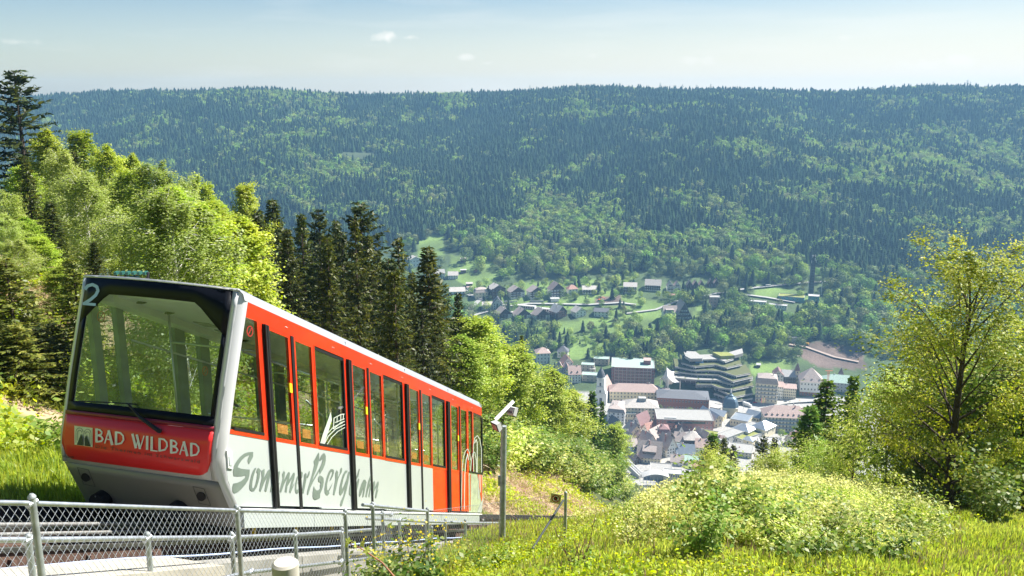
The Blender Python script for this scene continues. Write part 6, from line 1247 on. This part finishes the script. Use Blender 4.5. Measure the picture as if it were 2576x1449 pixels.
for x, y, wd, hp, dp, rk, rs, wl, rf, yw, lb in OT:
    big = 'great' in lb; e, W, H = B(lb, x, y, wd, hp, dp, rk, rs, wl, rf, max(2, int(wd/8)), 2 if hp < 16 else 3, yw, 2, cat='house', name='town_house', z=-300, dorm=0, chim=2 if wd > 26 else 1, win=None)
    if big:
        d = hull(e, -W*.28, W*.28, 1.2, 6, H+2.0, H+4.2, WALL['brown'], 'dormer'); MB().hexa([(-W*.3, .6, H+4.2), (W*.3, .6, H+4.2), (W*.3, 8, H+9), (-W*.3, 8, H+9), (-W*.3, .6, H+4.5), (W*.3, .6, H+4.5), (W*.3, 8, H+9.3), (-W*.3, 8, H+9.3)]).obj('dormer_roof', ROOF['brown'], d)
        for i in range(8): o = link('window', WIN, d, (-W*.25+W*.5*(i+.5)/8, 1.15, H+3.1)); o.scale = (.75, 1, .9)
    if 'timber top' in lb: hull(e, -W/2-.3, W/2+.3, -.3, 6, H-3.2, H-.1, WALL['brown'], 'timber_storey')
p = onz(1784, 1150, -300); k = depth(p)/F; e = empty('round_turret', p, 0, 'round turret with conical brown roof at the right of the old town', 'turret'); MB().tube([(0, 0, -1), (0, 0, 7)], 4.2, 12).obj('wall', WALL['brown'], e); MB().tube([(0, 0, 6.8), (0, 0, 12.5)], [6, .1], 12).obj('roof', ROOF['rose'], e)
# valley station, lower track and canopy
B('flat pale roof of the valley station behind the arched canopy', 1662, 1195, 54, 6, 18, 'flat', 0, 'grey', 'flat', 0, 1, 0, cat='station', name='station_building', chim=0, z=-296)
B('cream station hall with bright flat roof', 1692, 1203, 46, 10, 9, 'flat', 0, 'cream', 'white', 8, 1, 0, cat='station', name='station_building', chim=0, z=-296)
p = onz(1650, 1216, -296); k = depth(p)/F; e = empty('platform_canopy', p, -.02, 'white arched platform canopy with railings at the foot of the slope', 'canopy'); b = MB(); n = 12
for i in range(n+1):
    x = (-34+68*i/n)*k; z = 3+4.2*math.cos((i/n-.5)*2.4)
    b.v += [(x, 0, z), (x, 9, z), (x, 9, z+.35), (x, 0, z+.35)]
for i in range(n):
    for j in range(4): b.f.append((4*i+j, 4*i+(j+1) % 4, 4*i+4+(j+1) % 4, 4*i+4+j)); b.m.append(0)
b.obj('roof', ROOF['white'], e)
for i in range(8): MB().box((-32+9*i)*k-.12, (-32+9*i)*k+.12, .2, .44, -2, 5).obj('column', wfr, e)
for i in range(30): MB().box((-32+2.2*i)*k-.04, (-32+2.2*i)*k+.04, -.6, -.52, -1.5, .9).obj('baluster', wfr, e)
MB().box(-34*k, 34*k, -.65, -.47, .9, 1.02).obj('railing', wfr, e)
q0, q1 = at(1575, 1158, 450), at(1612, 1192, 450); q0 = onz(1574, 1156, -290); q1 = onz(1614, 1194, -297); e = empty('lower_track', q1, 0, 'lower railway track climbing beside the wood into the valley station', 'track')
d = (q1-q0); s_ = Vector((d.y, -d.x, 0)).normalized()
MB().hexa([q0-s_*3, q1-s_*3, q1+s_*3, q0+s_*3, q0-s_*3-Vector((0, 0, 4)), q1-s_*3-Vector((0, 0, 4)), q1+s_*3-Vector((0, 0, 4)), q0+s_*3-Vector((0, 0, 4))]).obj('bed', WALL['grey'], e, org=e.location)
for o_ in (-1.6, -.8, .8, 1.6): MB().tube([q0+s_*o_+Vector((0, 0, .2)), q1+s_*o_+Vector((0, 0, .2))], .12, 4).obj('rail', steel, e, org=e.location)
# vehicles, crane, flags
def carobj(px, py, colr, cn, lb, L=4.4, Hh=1.5, rz=0, name='parked_car', cat='car', z=-299.85, kind=0):
    p = onz(px, py, z); e = empty(name, p, rz, lb, cat, None); m = mat(cn, colr, .3, coat=.6); h = L/2
    b = MB(); b.hexa([(-h, -.85, .35), (h, -.85, .35), (h, .85, .35), (-h, .85, .35), (-h, -.85, .9), (h, -.85, .85), (h, .85, .85), (-h, .85, .9)])
    if kind == 0: b.hexa([(-h*.75, -.75, .9), (h*.45, -.75, .9), (h*.45, .75, .9), (-h*.75, .75, .9), (-h*.55, -.62, Hh), (h*.15, -.62, Hh), (h*.15, .62, Hh), (-h*.55, .62, Hh)])
    else: b.box(-h, h*.45, -1.2, 1.2, .8, Hh)
    b.obj('body', m, e); MB().box(-h*.5, h*.2, -.80, .80, 1.0, 1.3).obj('window', wgl, e) if kind == 0 else MB().box(h*.5, h*.95, -1.1, 1.1, .8, Hh*.75).obj('cab', m, e)
    for x in (-h*.6, h*.62):
        for y in (-.8, .8): MB().tube([(x, y-.08, .33), (x, y+.08, .33)], .33, 10).obj('wheel', black, e)
carobj(1880, 1022, (.72, .74, .74), 'white_truck_paint', 'white box truck parked at the foot of the clinic', 10, 3.6, -.9, 'box_truck', 'truck', kind=1)
for px, py, c, cn, lb in ((1899, 1014, (.5, .04, .05), 'red_car_paint', 'red car parked beside the ornate hotel'), (1886, 1014, (.05, .09, .25), 'blue_car_paint', 'blue car parked next to the white truck'), (1852, 1021, (.5, .52, .55), 'silver_car_paint', 'silver car parked under the clinic edge'), (1862, 1020, (.05, .05, .06), 'black_car_paint', 'dark car between the silver car and the truck'),
        (1977, 1012, (.06, .07, .09), 'navy_car_paint', 'dark van in front of the plain corner house'), (2046, 1000, (.1, .1, .1), 'grey_car_paint', 'dark car parked before the town hall'), (1979, 1022, (.04, .06, .07), 'petrol_car_paint', 'dark car on the street behind the spa hotel'), (2012, 1010, (.6, .3, .1), 'bronze_car_paint', 'bronze coloured car near the town hall corner'),
        (1458, 978, (.75, .75, .75), 'white_van_paint', 'white van in the yard left of the church')):
    carobj(px, py, c, cn, lb, rz=random.uniform(-.5, .5))
for px, py, lb in ((1165, 731, 'left pale car parked below the dark shed'), (1173, 732, 'right pale car parked below the dark shed')):
    p = at(px, py, 450); carobj(px, py, (.7, .72, .72), 'pale_car_paint', lb, z=p.z+.4)
for dx, cc, lb in ((0, ((.8, .04, .03), (.8, .8, .8), (.75, .55, .03)), 'left flag with red and yellow bands before the ornate hotel'), (6, ((.75, .6, .03), (.8, .8, .75), (.7, .2, .03)), 'right yellow flag before the ornate hotel')):
    p = onz(1914+dx, 1022, -300); e = empty('flagpole', p, 0, lb, 'flag'); MB().tube([(0, 0, 0), (0, 0, 9)], .08, 5).obj('pole', wfr, e)
    for i, c in enumerate(cc): MB().box(.1+i*.45, .55+i*.45, -.04, .04, 3.5, 8.8).obj('stripe', mat('flag_%s_%s' % (('red', 'white', 'gold')[i], 'ab'[dx > 0]), c, .8), e)
p = at(2080, 990, 450); e = empty('tower_crane', p, 0, 'slim orange tower crane beside the town hall', 'crane'); cr = mat('crane_orange', (.65, .12, .05), .5); k = depth(p)/F
b = MB()
for sx in (-1, 1):
    for sy in (-1, 1): b.tube([(sx*.7, sy*.7, 0), (sx*.7, sy*.7, 60*k)], .13, 4)
for j in range(14): b.tube([(-.7, -.7, j*4.2*k), (.7, -.7, (j+1)*4.2*k)], .09, 4)
b.obj('mast', cr, e); MB().tube([(-8*k, 0, 60*k), (10*k, 0, 60*k)], .3, 4).obj('jib', cr, e)
p = onz(1663, 1050, -300)
for i, (x, y) in enumerate(((1700, 1036), (1760, 1034), (1640, 1044), (1850, 1026), (1870, 1030))):
    p = onz(x, y, -300); e = empty('street_lamp', p, 0, 'white globe street lamp in the spa quarter', 'street lamp', 'street lamps of the spa quarter'); MB().tube([(0, 0, 0), (0, 0, 4)], .1, 5).obj('pole', dark, e); MB().tube([(0, 0, 4), (0, 0, 4.3), (0, 0, 4.7)], [.2, .4, .1], 8).obj('globe', wfr, e)
p = onz(1776, 1040, -300); tag(MB().tube([p, p+Vector((0, 0, 17))], [.3, .15], 6).obj('maypole', rust), 'tall thin brown pole in front of the bath house', 'pole')
# ---------------------------------------------------------------- foreground plants
G1 = leafmat("grass_blades", (.23, .31, .04), (.33, .40, .08), .5, .02, .3, .6); G2 = leafmat('dry_straw', (.46, .34, .22), (.30, .20, .13), .15, .01, .3, 2); G3 = leafmat('herb_leaves', (.27, .37, .025), (.40, .47, .06), .5, .025, .3, .7)
YF = leafmat('yellow_blossom', (.70, .55, .02), (.75, .62, .05), .4, .01, .15, 2)
def tuft(seed, n=26, h=.24, sp=.14, wd=.006, m=G1, lean=.5):
    rng = np.random.default_rng(seed); v = []; f = []
    for i in range(n):
        a = rng.random()*6.28; r = sp*rng.random()**.5; x, y = r*math.cos(a), r*math.sin(a); hh = h*(.5+.7*rng.random()); b = rng.random()*6.28; l = lean*hh*rng.random(); c, s = math.cos(b), math.sin(b); px_, py_ = -s*wd, c*wd
        o = len(v); v += [(x-px_, y-py_, -.03), (x+px_, y+py_, -.03), (x+c*l*.35+px_*.8, y+s*l*.35+py_*.8, hh*.6), (x+c*l*.35-px_*.8, y+s*l*.35-py_*.8, hh*.6), (x+c*l, y+s*l, hh), (x+c*l, y+s*l, hh)]
        f += [(o, o+1, o+2, o+3), (o+3, o+2, o+4, o+5)]
    me = bpy.data.meshes.new('grass_tuft'); me.from_pydata(v, [], [q if q[2] != q[3] else q for q in f]); me.materials.append(m); me.update(); return me
def herb(seed, n=40, h=.10, sp=.2, ls=.032, m=G3):
    rng = np.random.default_rng(seed); c = np.stack([rng.normal(size=n)*sp*.6, rng.normal(size=n)*sp*.6, rng.random(n)*h+.02], 1); v, f = rot_cards(c, np.full(n, ls), rng, .9, .7); return qmesh('herb', v, f, m)
def straw(seed, n=22, L=.24, m=G2):
    rng = np.random.default_rng(seed); c = rng.normal(size=(n, 3))*np.array([.2, .2, .02])+np.array([0, 0, .05]); t = rng.normal(size=(n, 3)); t[:, 2] *= .2; v, f = rot_cards(c, np.full(n, L), rng, 1.2, .05, t); return qmesh('straw', v, f, m)
def area(n, cond, rmin=4.5, rmax=75, az=(-44, 44)):
    r = np.exp(RNG.uniform(math.log(rmin), math.log(rmax), n)); a = np.radians(RNG.uniform(*az, n)); x = r*np.sin(a); y = r*np.cos(a); u = .2592*x+.9658*y; v = .9658*x-.2592*y; k = cond(u, v, x, y, r); x, y, r = x[k], y[k], r[k]
    return x, y, terr(x, y), r
def patch(x, y, s, o): return np.sin(x*s+np.sin(y*s*.7+o)*2)+np.sin(y*s*1.3-x*s*.5+o)
def sc2(name, x, y, z, r, protos, label, smin, smax, grow=.012, cat='grass'):
    n = len(x); s = (RNG.uniform(smin, smax, n)*(1+grow*r))[:, None]; scatter(name, np.stack([x, y, z], 1), np.repeat(s, 3, 1), np.stack([RNG.normal(0, .12, n), RNG.normal(0, .12, n)-.1, RNG.uniform(0, 6.28, n)], 1), RNG.integers(0, len(protos), n), protos, label, cat)
right = lambda u, v, x, y, r: (v > np.where(u > 12.5, -5.2, -4.45)) & (u > 2) & ((v > -3.6) | (u > 10.5))
left = lambda u, v, x, y, r: (v < -9.7) & (v > -30) & (u > 2)
x, y, z, r = area(90000, lambda u, v, x, y, r: right(u, v, x, y, r) & (patch(x, y, .8, 1) < 1.45), 4.5, 60)
sc2('meadow_grass', x, y, z, r, [tuft(i, 32, .08, .16) for i in range(5)]+[tuft(9, 12, .11, .16, .004, G2)], 'short bright green grass on the slope in the foreground', .7, 1.5)
x, y, z, r = area(42000, lambda u, v, x, y, r: left(u, v, x, y, r) & ((u < 14) | (patch(x, y, .8, 1) < .1)), 6, 75)
sc2('bank_grass', x, y, z, r, [tuft(i+10, 28, .10, .16) for i in range(3)], 'bright meadow grass on the bank left of the railway', .8, 1.6)
x, y, z, r = area(15000, lambda u, v, x, y, r: right(u, v, x, y, r) & (patch(x, y, .55, 4) > .3) & (u > 5), 5, 60)
sc2('low_herbs', x, y, z, r, [herb(i) for i in range(4)], 'low leafy herbs and nettles growing in the foreground grass', .7, 1.5, cat='herbs')
x, y, z, r = area(30000, lambda u, v, x, y, r: left(u, v, x, y, r) & (u > 12) & (patch(x, y, .45, 2) > np.where(v > -17, .5, -.4)), 8, 80)
sc2('bank_herbs', x, y, z, r, [herb(i+20, n=30, h=.16, ls=.06) for i in range(3)], 'low leafy weeds covering the railway bank', .7, 1.7, .02, cat='herbs')
x, y, z, r = area(34000, lambda u, v, x, y, r: (left(u, v, x, y, r) & (u > 21)) | (right(u, v, x, y, r) & (u > 8) & (patch(x, y, .8, 1) > 1.5) & (RNG.random(len(x)) < .0)), 5, 70)
sc2('dead_stalks', x, y, z, r, [straw(i) for i in range(4)], 'dead brown stalks and straw lying on the bank and between the grass', .7, 1.5, .015, cat='dead stalks')
def shrub(seed, h, rad, nst, nl, ls, m, bark=bark_b):
    rng = np.random.default_rng(seed); rr = random.Random(seed); b = MB(); C_ = []
    for i in range(nst):
        a = rr.random()*6.28; o = Vector((math.cos(a)*rad*.25*rr.random(), math.sin(a)*rad*.25*rr.random(), -.1)); a2 = rr.random()*6.28; l = rad*rr.uniform(.3, 1); t = o+Vector((math.cos(a2)*l, math.sin(a2)*l, h*rr.uniform(.6, 1.05))); mid = o.lerp(t, .5)+Vector((0, 0, h*.08))
        b.tube([o, mid, t], [.014, .009, .003], 4, caps=False)
        for k in range(6): f = .25+.75*k/5; p = (o.lerp(mid, f*2) if f < .5 else mid.lerp(t, f*2-1)); C_.append((p.x, p.y, p.z))
    C_ = np.array(C_); pk = rng.integers(0, len(C_), nl); c = C_[pk]+rng.normal(size=(nl, 3))*np.array([.16, .16, .12])*rad; ow = c-np.array([0, 0, h*.4]); ow /= np.linalg.norm(ow, axis=1)[:, None]+1e-6; v, f = rot_cards(c, np.full(nl, ls), rng, .9, .6, None, ow*.4); mi = (rng.random(nl) < .35).astype(int)
    return b.mesh('shrub_stems', bark, True), qmesh('shrub_leaves', v, f, m, mi)
L_shrub2 = [leafmat('elder_leaves', (.10, .19, .025), (.17, .26, .04)), leafmat('elder_leaves_light', (.26, .33, .07), (.30, .34, .10))]
SH_ = [shrub(1, 1.7, .9, 16, 1100, .12, L_shrub), shrub(2, 1.5, 1.1, 18, 1200, .12, L_shrub), shrub(3, 2.2, .9, 14, 1100, .14, L_shrub2), shrub(4, 1.2, 1.0, 14, 900, .13, L_shrub2)]
def place_shrub(px, py, s, k, label, group, wd=1.0, tmin=6):
    p = at(px, py, tmin); t, c = SH_[k]; e = empty('leafy_shrub', (p.x, p.y, p.z-.05), random.random()*6, label, 'shrub', group); e.scale = (s*wd, s*wd, s); link('stems', t, e); link('foliage', c, e); return p
rs_ = random.Random(5); k = 0; g = 0
SP = [(1500, 1210), (1560, 1195), (1700, 1175), (1800, 1150), (1900, 1150), (2050, 1165), (2200, 1200), (2330, 1250), (2310, 1300), (2200, 1340), (2050, 1385), (1850, 1400), (1750, 1385), (1690, 1310), (1600, 1260), (1500, 1245)]
while k < 260 and g < 9000:
    g += 1; x = rs_.uniform(1480, 2340); y = rs_.uniform(1148, 1400)
    if not inpoly(np.array([x]), np.array([y]), SP)[0]: continue
    if patch(x/60, y/40, 1, 2) > 1.0 or (x < 1840 and y < 3+ 1222-(x-1560)*.08): continue
    far = y < 1230; place_shrub(x, y, rs_.uniform(.14, .36)*(1 if x > 2000 or y > 1330 else .7) if not far else rs_.uniform(.12, .3), (kk_ := rs_.choice((0, 0, 1, 1, 2, 3))), ('pale tall leafy shrub', 'pale broad leafy shrub', 'darker green upright shrub', 'darker green low shrub')[kk_]+(' at the crest of the slope over the town' if y < 1215 else ' in the middle of the foreground thicket' if y < 1310 else ' at the front edge of the thicket above the grass'), 'pale shrubs of the foreground thicket', rs_.uniform(1.2, 1.9)); k += 1
for x, y, s, kk, lb in ((2500, 1330, .8, 2, 'big dark green shrub at the right border'), (2556, 1300, 1.0, 2, 'tall leafy shrub cut by the right edge of the picture'), (2420, 1290, .6, 3, 'low green shrub right of the maple trunk'), (2260, 1345, .4, 3, 'small dark shrub in front of the maple'),
        (1985, 1230, .62, 0, 'tall sapling cluster sticking out of the thicket centre'), (1890, 1205, .55, 2, 'sapling clump above the thicket near the crest'), (2105, 1260, .6, 1, 'bright sapling clump at the right of the thicket'), (1790, 1330, .5, 2, 'darker sapling clump in the left half of the thicket'), (1915, 1350, .45, 0, 'pale sapling clump at the lower thicket edge'), (2230, 1290, .6, 0, 'pale sapling clump between thicket and maple'), (1665, 1230, .35, 1, 'small sapling clump at the crest beside the station roof'), (2050, 1330, .5, 3, 'dark rounded clump at the right thicket edge'), (2190, 1420, .5, 3, 'small weed clump in the grass at lower right'), (2310, 1350, .55, 3, 'round weed clump in the lower right grass'), (1230, 1432, .45, 3, 'low weed clump at the bottom centre'), (1480, 1446, .3, 3, 'weed clump by the dry twigs'), (1760, 1415, .4, 2, 'small shrub at the lower edge of the thicket'), (2000, 1412, .45, 3, 'dark leafy clump under the thicket edge')):
    place_shrub(x, y, s, kk, lb, None, 1.2)
def thick(u, v, x, y, r):
    z = terr(x, y); px, py, _ = proj(x, y, z); return inpoly(px, py, [(1400, 1225), (1640, 1190), (1850, 1150), (2050, 1160), (2340, 1245), (2460, 1320), (2380, 1385), (2200, 1400), (2000, 1445), (1600, 1449), (1480, 1400), (1400, 1290)]) & ((patch(x, y, 1.1, 3) < -.15) | (patch(x, y, .45, 7) < -1.1)) & (RNG.random(len(x)) < np.where(py > 1370, .25, 1)*np.where(px < 1600, .06, 1))
x, y, z, r = area(60000, thick, 7, 55, (3, 28))
sc2('thicket', x, y, z, r, [herb(i+40, 90, .36, .34, .055, L_shrub[1] if i % 2 else L_shrub[0]) for i in range(4)]+[herb(50+i, 80, .45, .3, .05, L_shrub2[i]) for i in range(2)]+[herb(60, 60, .75, .16, .06, L_shrub[1])], 'dense pale leafy saplings covering the foreground slope', .22, .85, .002, cat='undergrowth')
# scrub on the far bank: young birches
rs_ = random.Random(8); k = g = 0
while k < 130 and g < 9000:
    g += 1; u = rs_.uniform(24, 120); v = rs_.uniform(-30, -13); p = P(u, v, 0); zz = gz(p.x, p.y); px, py, _ = proj(p.x, p.y, zz)
    if px < 1225 or px > 1600: continue
    if v > -16.5 and u < 44: continue
    t, c = SH_[rs_.choice((2, 2, 3, 0))]; e = empty('birch_scrub', (p.x, p.y, zz), rs_.random()*6, 'bright green birch scrub covering the bank behind the mast', 'shrub', 'birch scrub on the far bank'); s = rs_.uniform(.8, 1.4)*(1+.004*u); e.scale = (s*1.5, s*1.5, s); link('stems', t, e); link('foliage', c, e); k += 1
k = 0
while k < 34:
    u = rs_.uniform(13, 30); v = rs_.uniform(-22, -11.5); p = P(u, v, 0); zz = gz(p.x, p.y)
    t, c = SH_[rs_.choice((2, 3, 3))]; e = empty('bank_bush', (p.x, p.y, zz), rs_.random()*6, 'green bush growing on the bank behind the cabin', 'bush', 'bushes on the bank behind the cabin'); s = rs_.uniform(.4, .9); e.scale = (s*1.3, s*1.3, s); link('stems', t, e); link('foliage', c, e); k += 1
# the big maple on the right and its neighbours
def scale_to(kind, mesh_pair, hh, px, py, d, topy, label, wd=1.0, name='maple_tree', cat='tree', rz=0):
    p = ray(px, py)*d; zb = gz(p.x, p.y); tp = ray(px, topy); tp = tp*(p.y/tp.y); h = tp.z-zb; e = empty(name, (p.x, p.y, zb-.1), rz, label, cat); s = h/hh; e.scale = (s*wd, s*wd, s); link('trunk', mesh_pair[0], e); link('crown', mesh_pair[1], e); return e
mprof = lambda t: (.55+.9*t)*(1-t)**.45*1.25
MP_ = broad('maple', 301, 9, 3.5, 26000, .10, L_maple, bark_d, prof=mprof, z0=.10, nl=34, lift=(22, 72), cl=.3, flat=.6, tr=.019, ntw=10, bare=.25, twr=1.6)
MP2 = broad('maple_b', 302, 9, 3.0, 12000, .12, L_maple, bark_d, prof=mprof, z0=.12, nl=30, lift=(25, 70), cl=.35, tr=.014, ntw=9, bare=.15, twr=1.4)
scale_to('m', MP_, 9, 2392, 1228, 26, 670, 'tall open crowned maple with young yellow bronze leaves and dark trunk', 1.0)
scale_to('m', MP2, 9, 2318, 1200, 31, 850, 'paler maple with thin branches just left of the tall one', .7, rz=1)
scale_to('m', MP2, 9, 2560, 1200, 29, 810, 'yellowish maple cut by the right edge of the picture', .9, rz=2)
GB = broad('bushy_maple', 303, 6, 3.0, 15000, .12, L_shrub, bark_b, z0=.05, nl=34, lift=(15, 70), cl=.5, flat=.8, ntw=7); GB2 = broad('dark_bushy', 304, 6, 3.0, 15000, .12, L_shrub2, bark_b, z0=.04, nl=34, lift=(15, 70), cl=.5, flat=.8, ntw=7)
for i, (x, y, d, ty, lb, wd, pr_) in enumerate(((2230, 1190, 33, 985, 'pale green bushy tree left of the maples', .85, GB), (2150, 1160, 42, 1090, 'rounded light bush tree above the shrubs left of the maples', 1.0, GB), (2350, 1215, 30, 1010, 'dark bushy undergrowth beneath the tall maple', 1.0, GB2), (2470, 1240, 30, 960, 'deep green bushy tree right of the maple trunk', 1.4, GB2), (2570, 1260, 28, 880, 'dark bushy tree at the right edge', 1.2, GB2),
        (2400, 1180, 38, 900, 'green bushy tree behind the maple trunk', 1.5, GB2), (1960, 1140, 52, 1150, 'low pale bush at the crest in front of the spa hotel', 1.2, GB), (1800, 1160, 48, 1150, 'light bush with slender shoots on the crest at the middle', 1.2, GB), (2080, 1150, 50, 1128, 'pale bush at the crest left of the larch', 1.0, GB))):
    scale_to('b', pr_, 6, x, y, d, ty, lb, wd, 'bushy_tree', rz=i)
for i, (kind, x, d, ty, wd, lb) in enumerate((('larch', 2082, 62, 955, 1.5, 'feathery larch with pointed top in front of the town hall'), ('larch', 2150, 60, 945, 1.0, 'second feathery larch half behind the pale bushes'), ('larch', 2040, 58, 1020, 1.9, 'broad low larch with hanging fronds before the spa hotel'),
        ('fir', 1822, 90, 1100, 1.3, 'small dark fir left of three at the crest'), ('fir', 1922, 88, 1096, 1.2, 'small dark fir in the middle at the crest'), ('fir', 1950, 92, 1100, 1.1, 'small dark fir right of three at the crest'), ('larch', 1795, 90, 1090, 1.8, 'light green young larch beside the left small fir'), ('fir', 1846, 95, 1118, 1.2, 'tiny dark fir behind the young larch'))):
    p = ray(x, ty)*d; zb = gz(p.x, p.y); h = p.z-zb; place_tree(kind, p.x, p.y, zb, max(h, 3), wd, i, lb, var=i)
# bush with yellow flowers, creeping maple twig, dry twigs
def custom_shrub(px, py, t, s, label, fl=False, wd=1.2):
    p = ray(px, py)*t; e = empty('flowering_bush' if fl else 'leafy_shrub', p, 0, label, 'bush'); e.scale = (s*wd, s*wd, s); st, cr = SH_[3]; link('stems', st, e); link('foliage', cr, e)
    rng = np.random.default_rng(3); c = rng.normal(size=(260, 3))*np.array([.55, .55, .22])+np.array([0, 0, 1.05]); v, f = rot_cards(c, np.full(260, .05), rng, .9, .9); link('blossom', qmesh('blossom', v, f, YF), e)
custom_shrub(1040, 1470, 10.6, .48, 'green bush topped with yellow flowers behind the fence end', True, 1.3)
custom_shrub(960, 1475, 11, .32, 'smaller yellow flowered bush left of the main one', True, 1.3)
vp = [ray(x, y)*t for x, y, t in ((1010, 1475, 6.0), (989, 1448, 6.05), (962, 1416, 6.1), (930, 1394, 6.15), (905, 1378, 6.2), (868, 1364, 6.25))]
e = empty('maple_twig', vp[0]-Vector((0, 0, .1)), 0, 'reddish twig with fresh lobed leaves reaching in front of the fence', 'twig'); MB().tube(vp, [.008, .007, .006, .005, .004, .003], 6).obj('stem', mat('red_brown_twig', (.30, .13, .07), .7), e, smooth=True, org=e.location)
lfm = leafmat('fresh_maple_leaf', (.38, .42, .08), (.42, .44, .12), .4, .01, .1, 5); ring = []
for i in range(10): a = i*math.tau/10; rr_ = (.5 if i % 2 == 0 else .27)*(1.15 if i == 0 else 1); ring.append((rr_*math.cos(a), rr_*math.sin(a), .06 if i % 2 else -.03))
lb_ = MB(); lb_.add([(0, 0, .03)]+ring, [(0, i+1, (i+1) % 10+1) for i in range(10)]); lme = lb_.mesh('leaf', lfm)
for i, (x, y, s) in enumerate(((876, 1360, .07), (893, 1371, .09), (886, 1380, .06), (912, 1368, .08), (922, 1385, .09), (940, 1389, .08), (948, 1400, .06), (962, 1402, .08), (980, 1412, .05), (905, 1384, .06), (983, 1440, .07), (872, 1372, .05))):
    o = link('leaf', lme, e, ray(x, y)*6.1-e.location); o.scale = (s*.8, s*.8, s*.8); o.rotation_euler = (.9+.4*math.sin(i*2), .5*math.sin(i*5), i*1.7)
for nm, base, tips, lb in (('bare_twigs', (1450, 1452), ((1395, 1330), (1412, 1345), (1444, 1345), (1460, 1355), (1478, 1340), (1500, 1285), (1484, 1360)), 'clump of thin bare brown twigs at the bottom centre'), ('bare_twigs', (2205, 1360), ((2160, 1300), (2180, 1310), (2200, 1290), (2235, 1305), (2222, 1330)), 'low bare forked twigs in front of the maple'), ('bare_twigs', (1620, 1250), ((1590, 1130), (1600, 1175), (1612, 1180)), 'single tall thin dry stalk in front of the valley station')):
    p0 = at(*base, 5); d = depth(p0); e = empty(nm, p0, 0, lb, 'twigs'); b = MB()
    for i, (x, y) in enumerate(tips):
        t_ = ray(x, y)*(d+random.uniform(-.3, .3)); q = p0.lerp(t_, .5)+Vector((random.uniform(-.06, .06), 0, -.03)); b.tube([p0, q, t_], [.008, .006, .002], 4, caps=False)
        for f in (.5, .75): s = p0.lerp(t_, f); b.tube([s, s+(t_-p0)*.2+Vector((random.uniform(-.15, .15), 0, .05))], [.004, .001], 3, caps=False)
    b.obj('twig', mat('dry_twig_bark', (.22, .12, .08), .9), e, org=e.location)
# ---------------------------------------------------------------- the air of the valley
hb = MB().box(-2600, 2600, -2600, 2600, -301.5, 46)
hm = bpy.data.materials.new('valley_haze'); hm.use_nodes = True; t = hm.node_tree; t.nodes.clear()
pv_ = N(t, 'ShaderNodeVolumePrincipled'); pv_.inputs['Color'].default_value = (.32, .64, 1.0, 1); pv_.inputs['Density'].default_value = .00015; pv_.inputs['Anisotropy'].default_value = .1
o_ = N(t, 'ShaderNodeOutputMaterial'); t.links.new(pv_.outputs[0], o_.inputs['Volume'])
tag(hb.obj('haze', hm), 'thin blue haze filling the valley air', 'haze', kind='stuff')
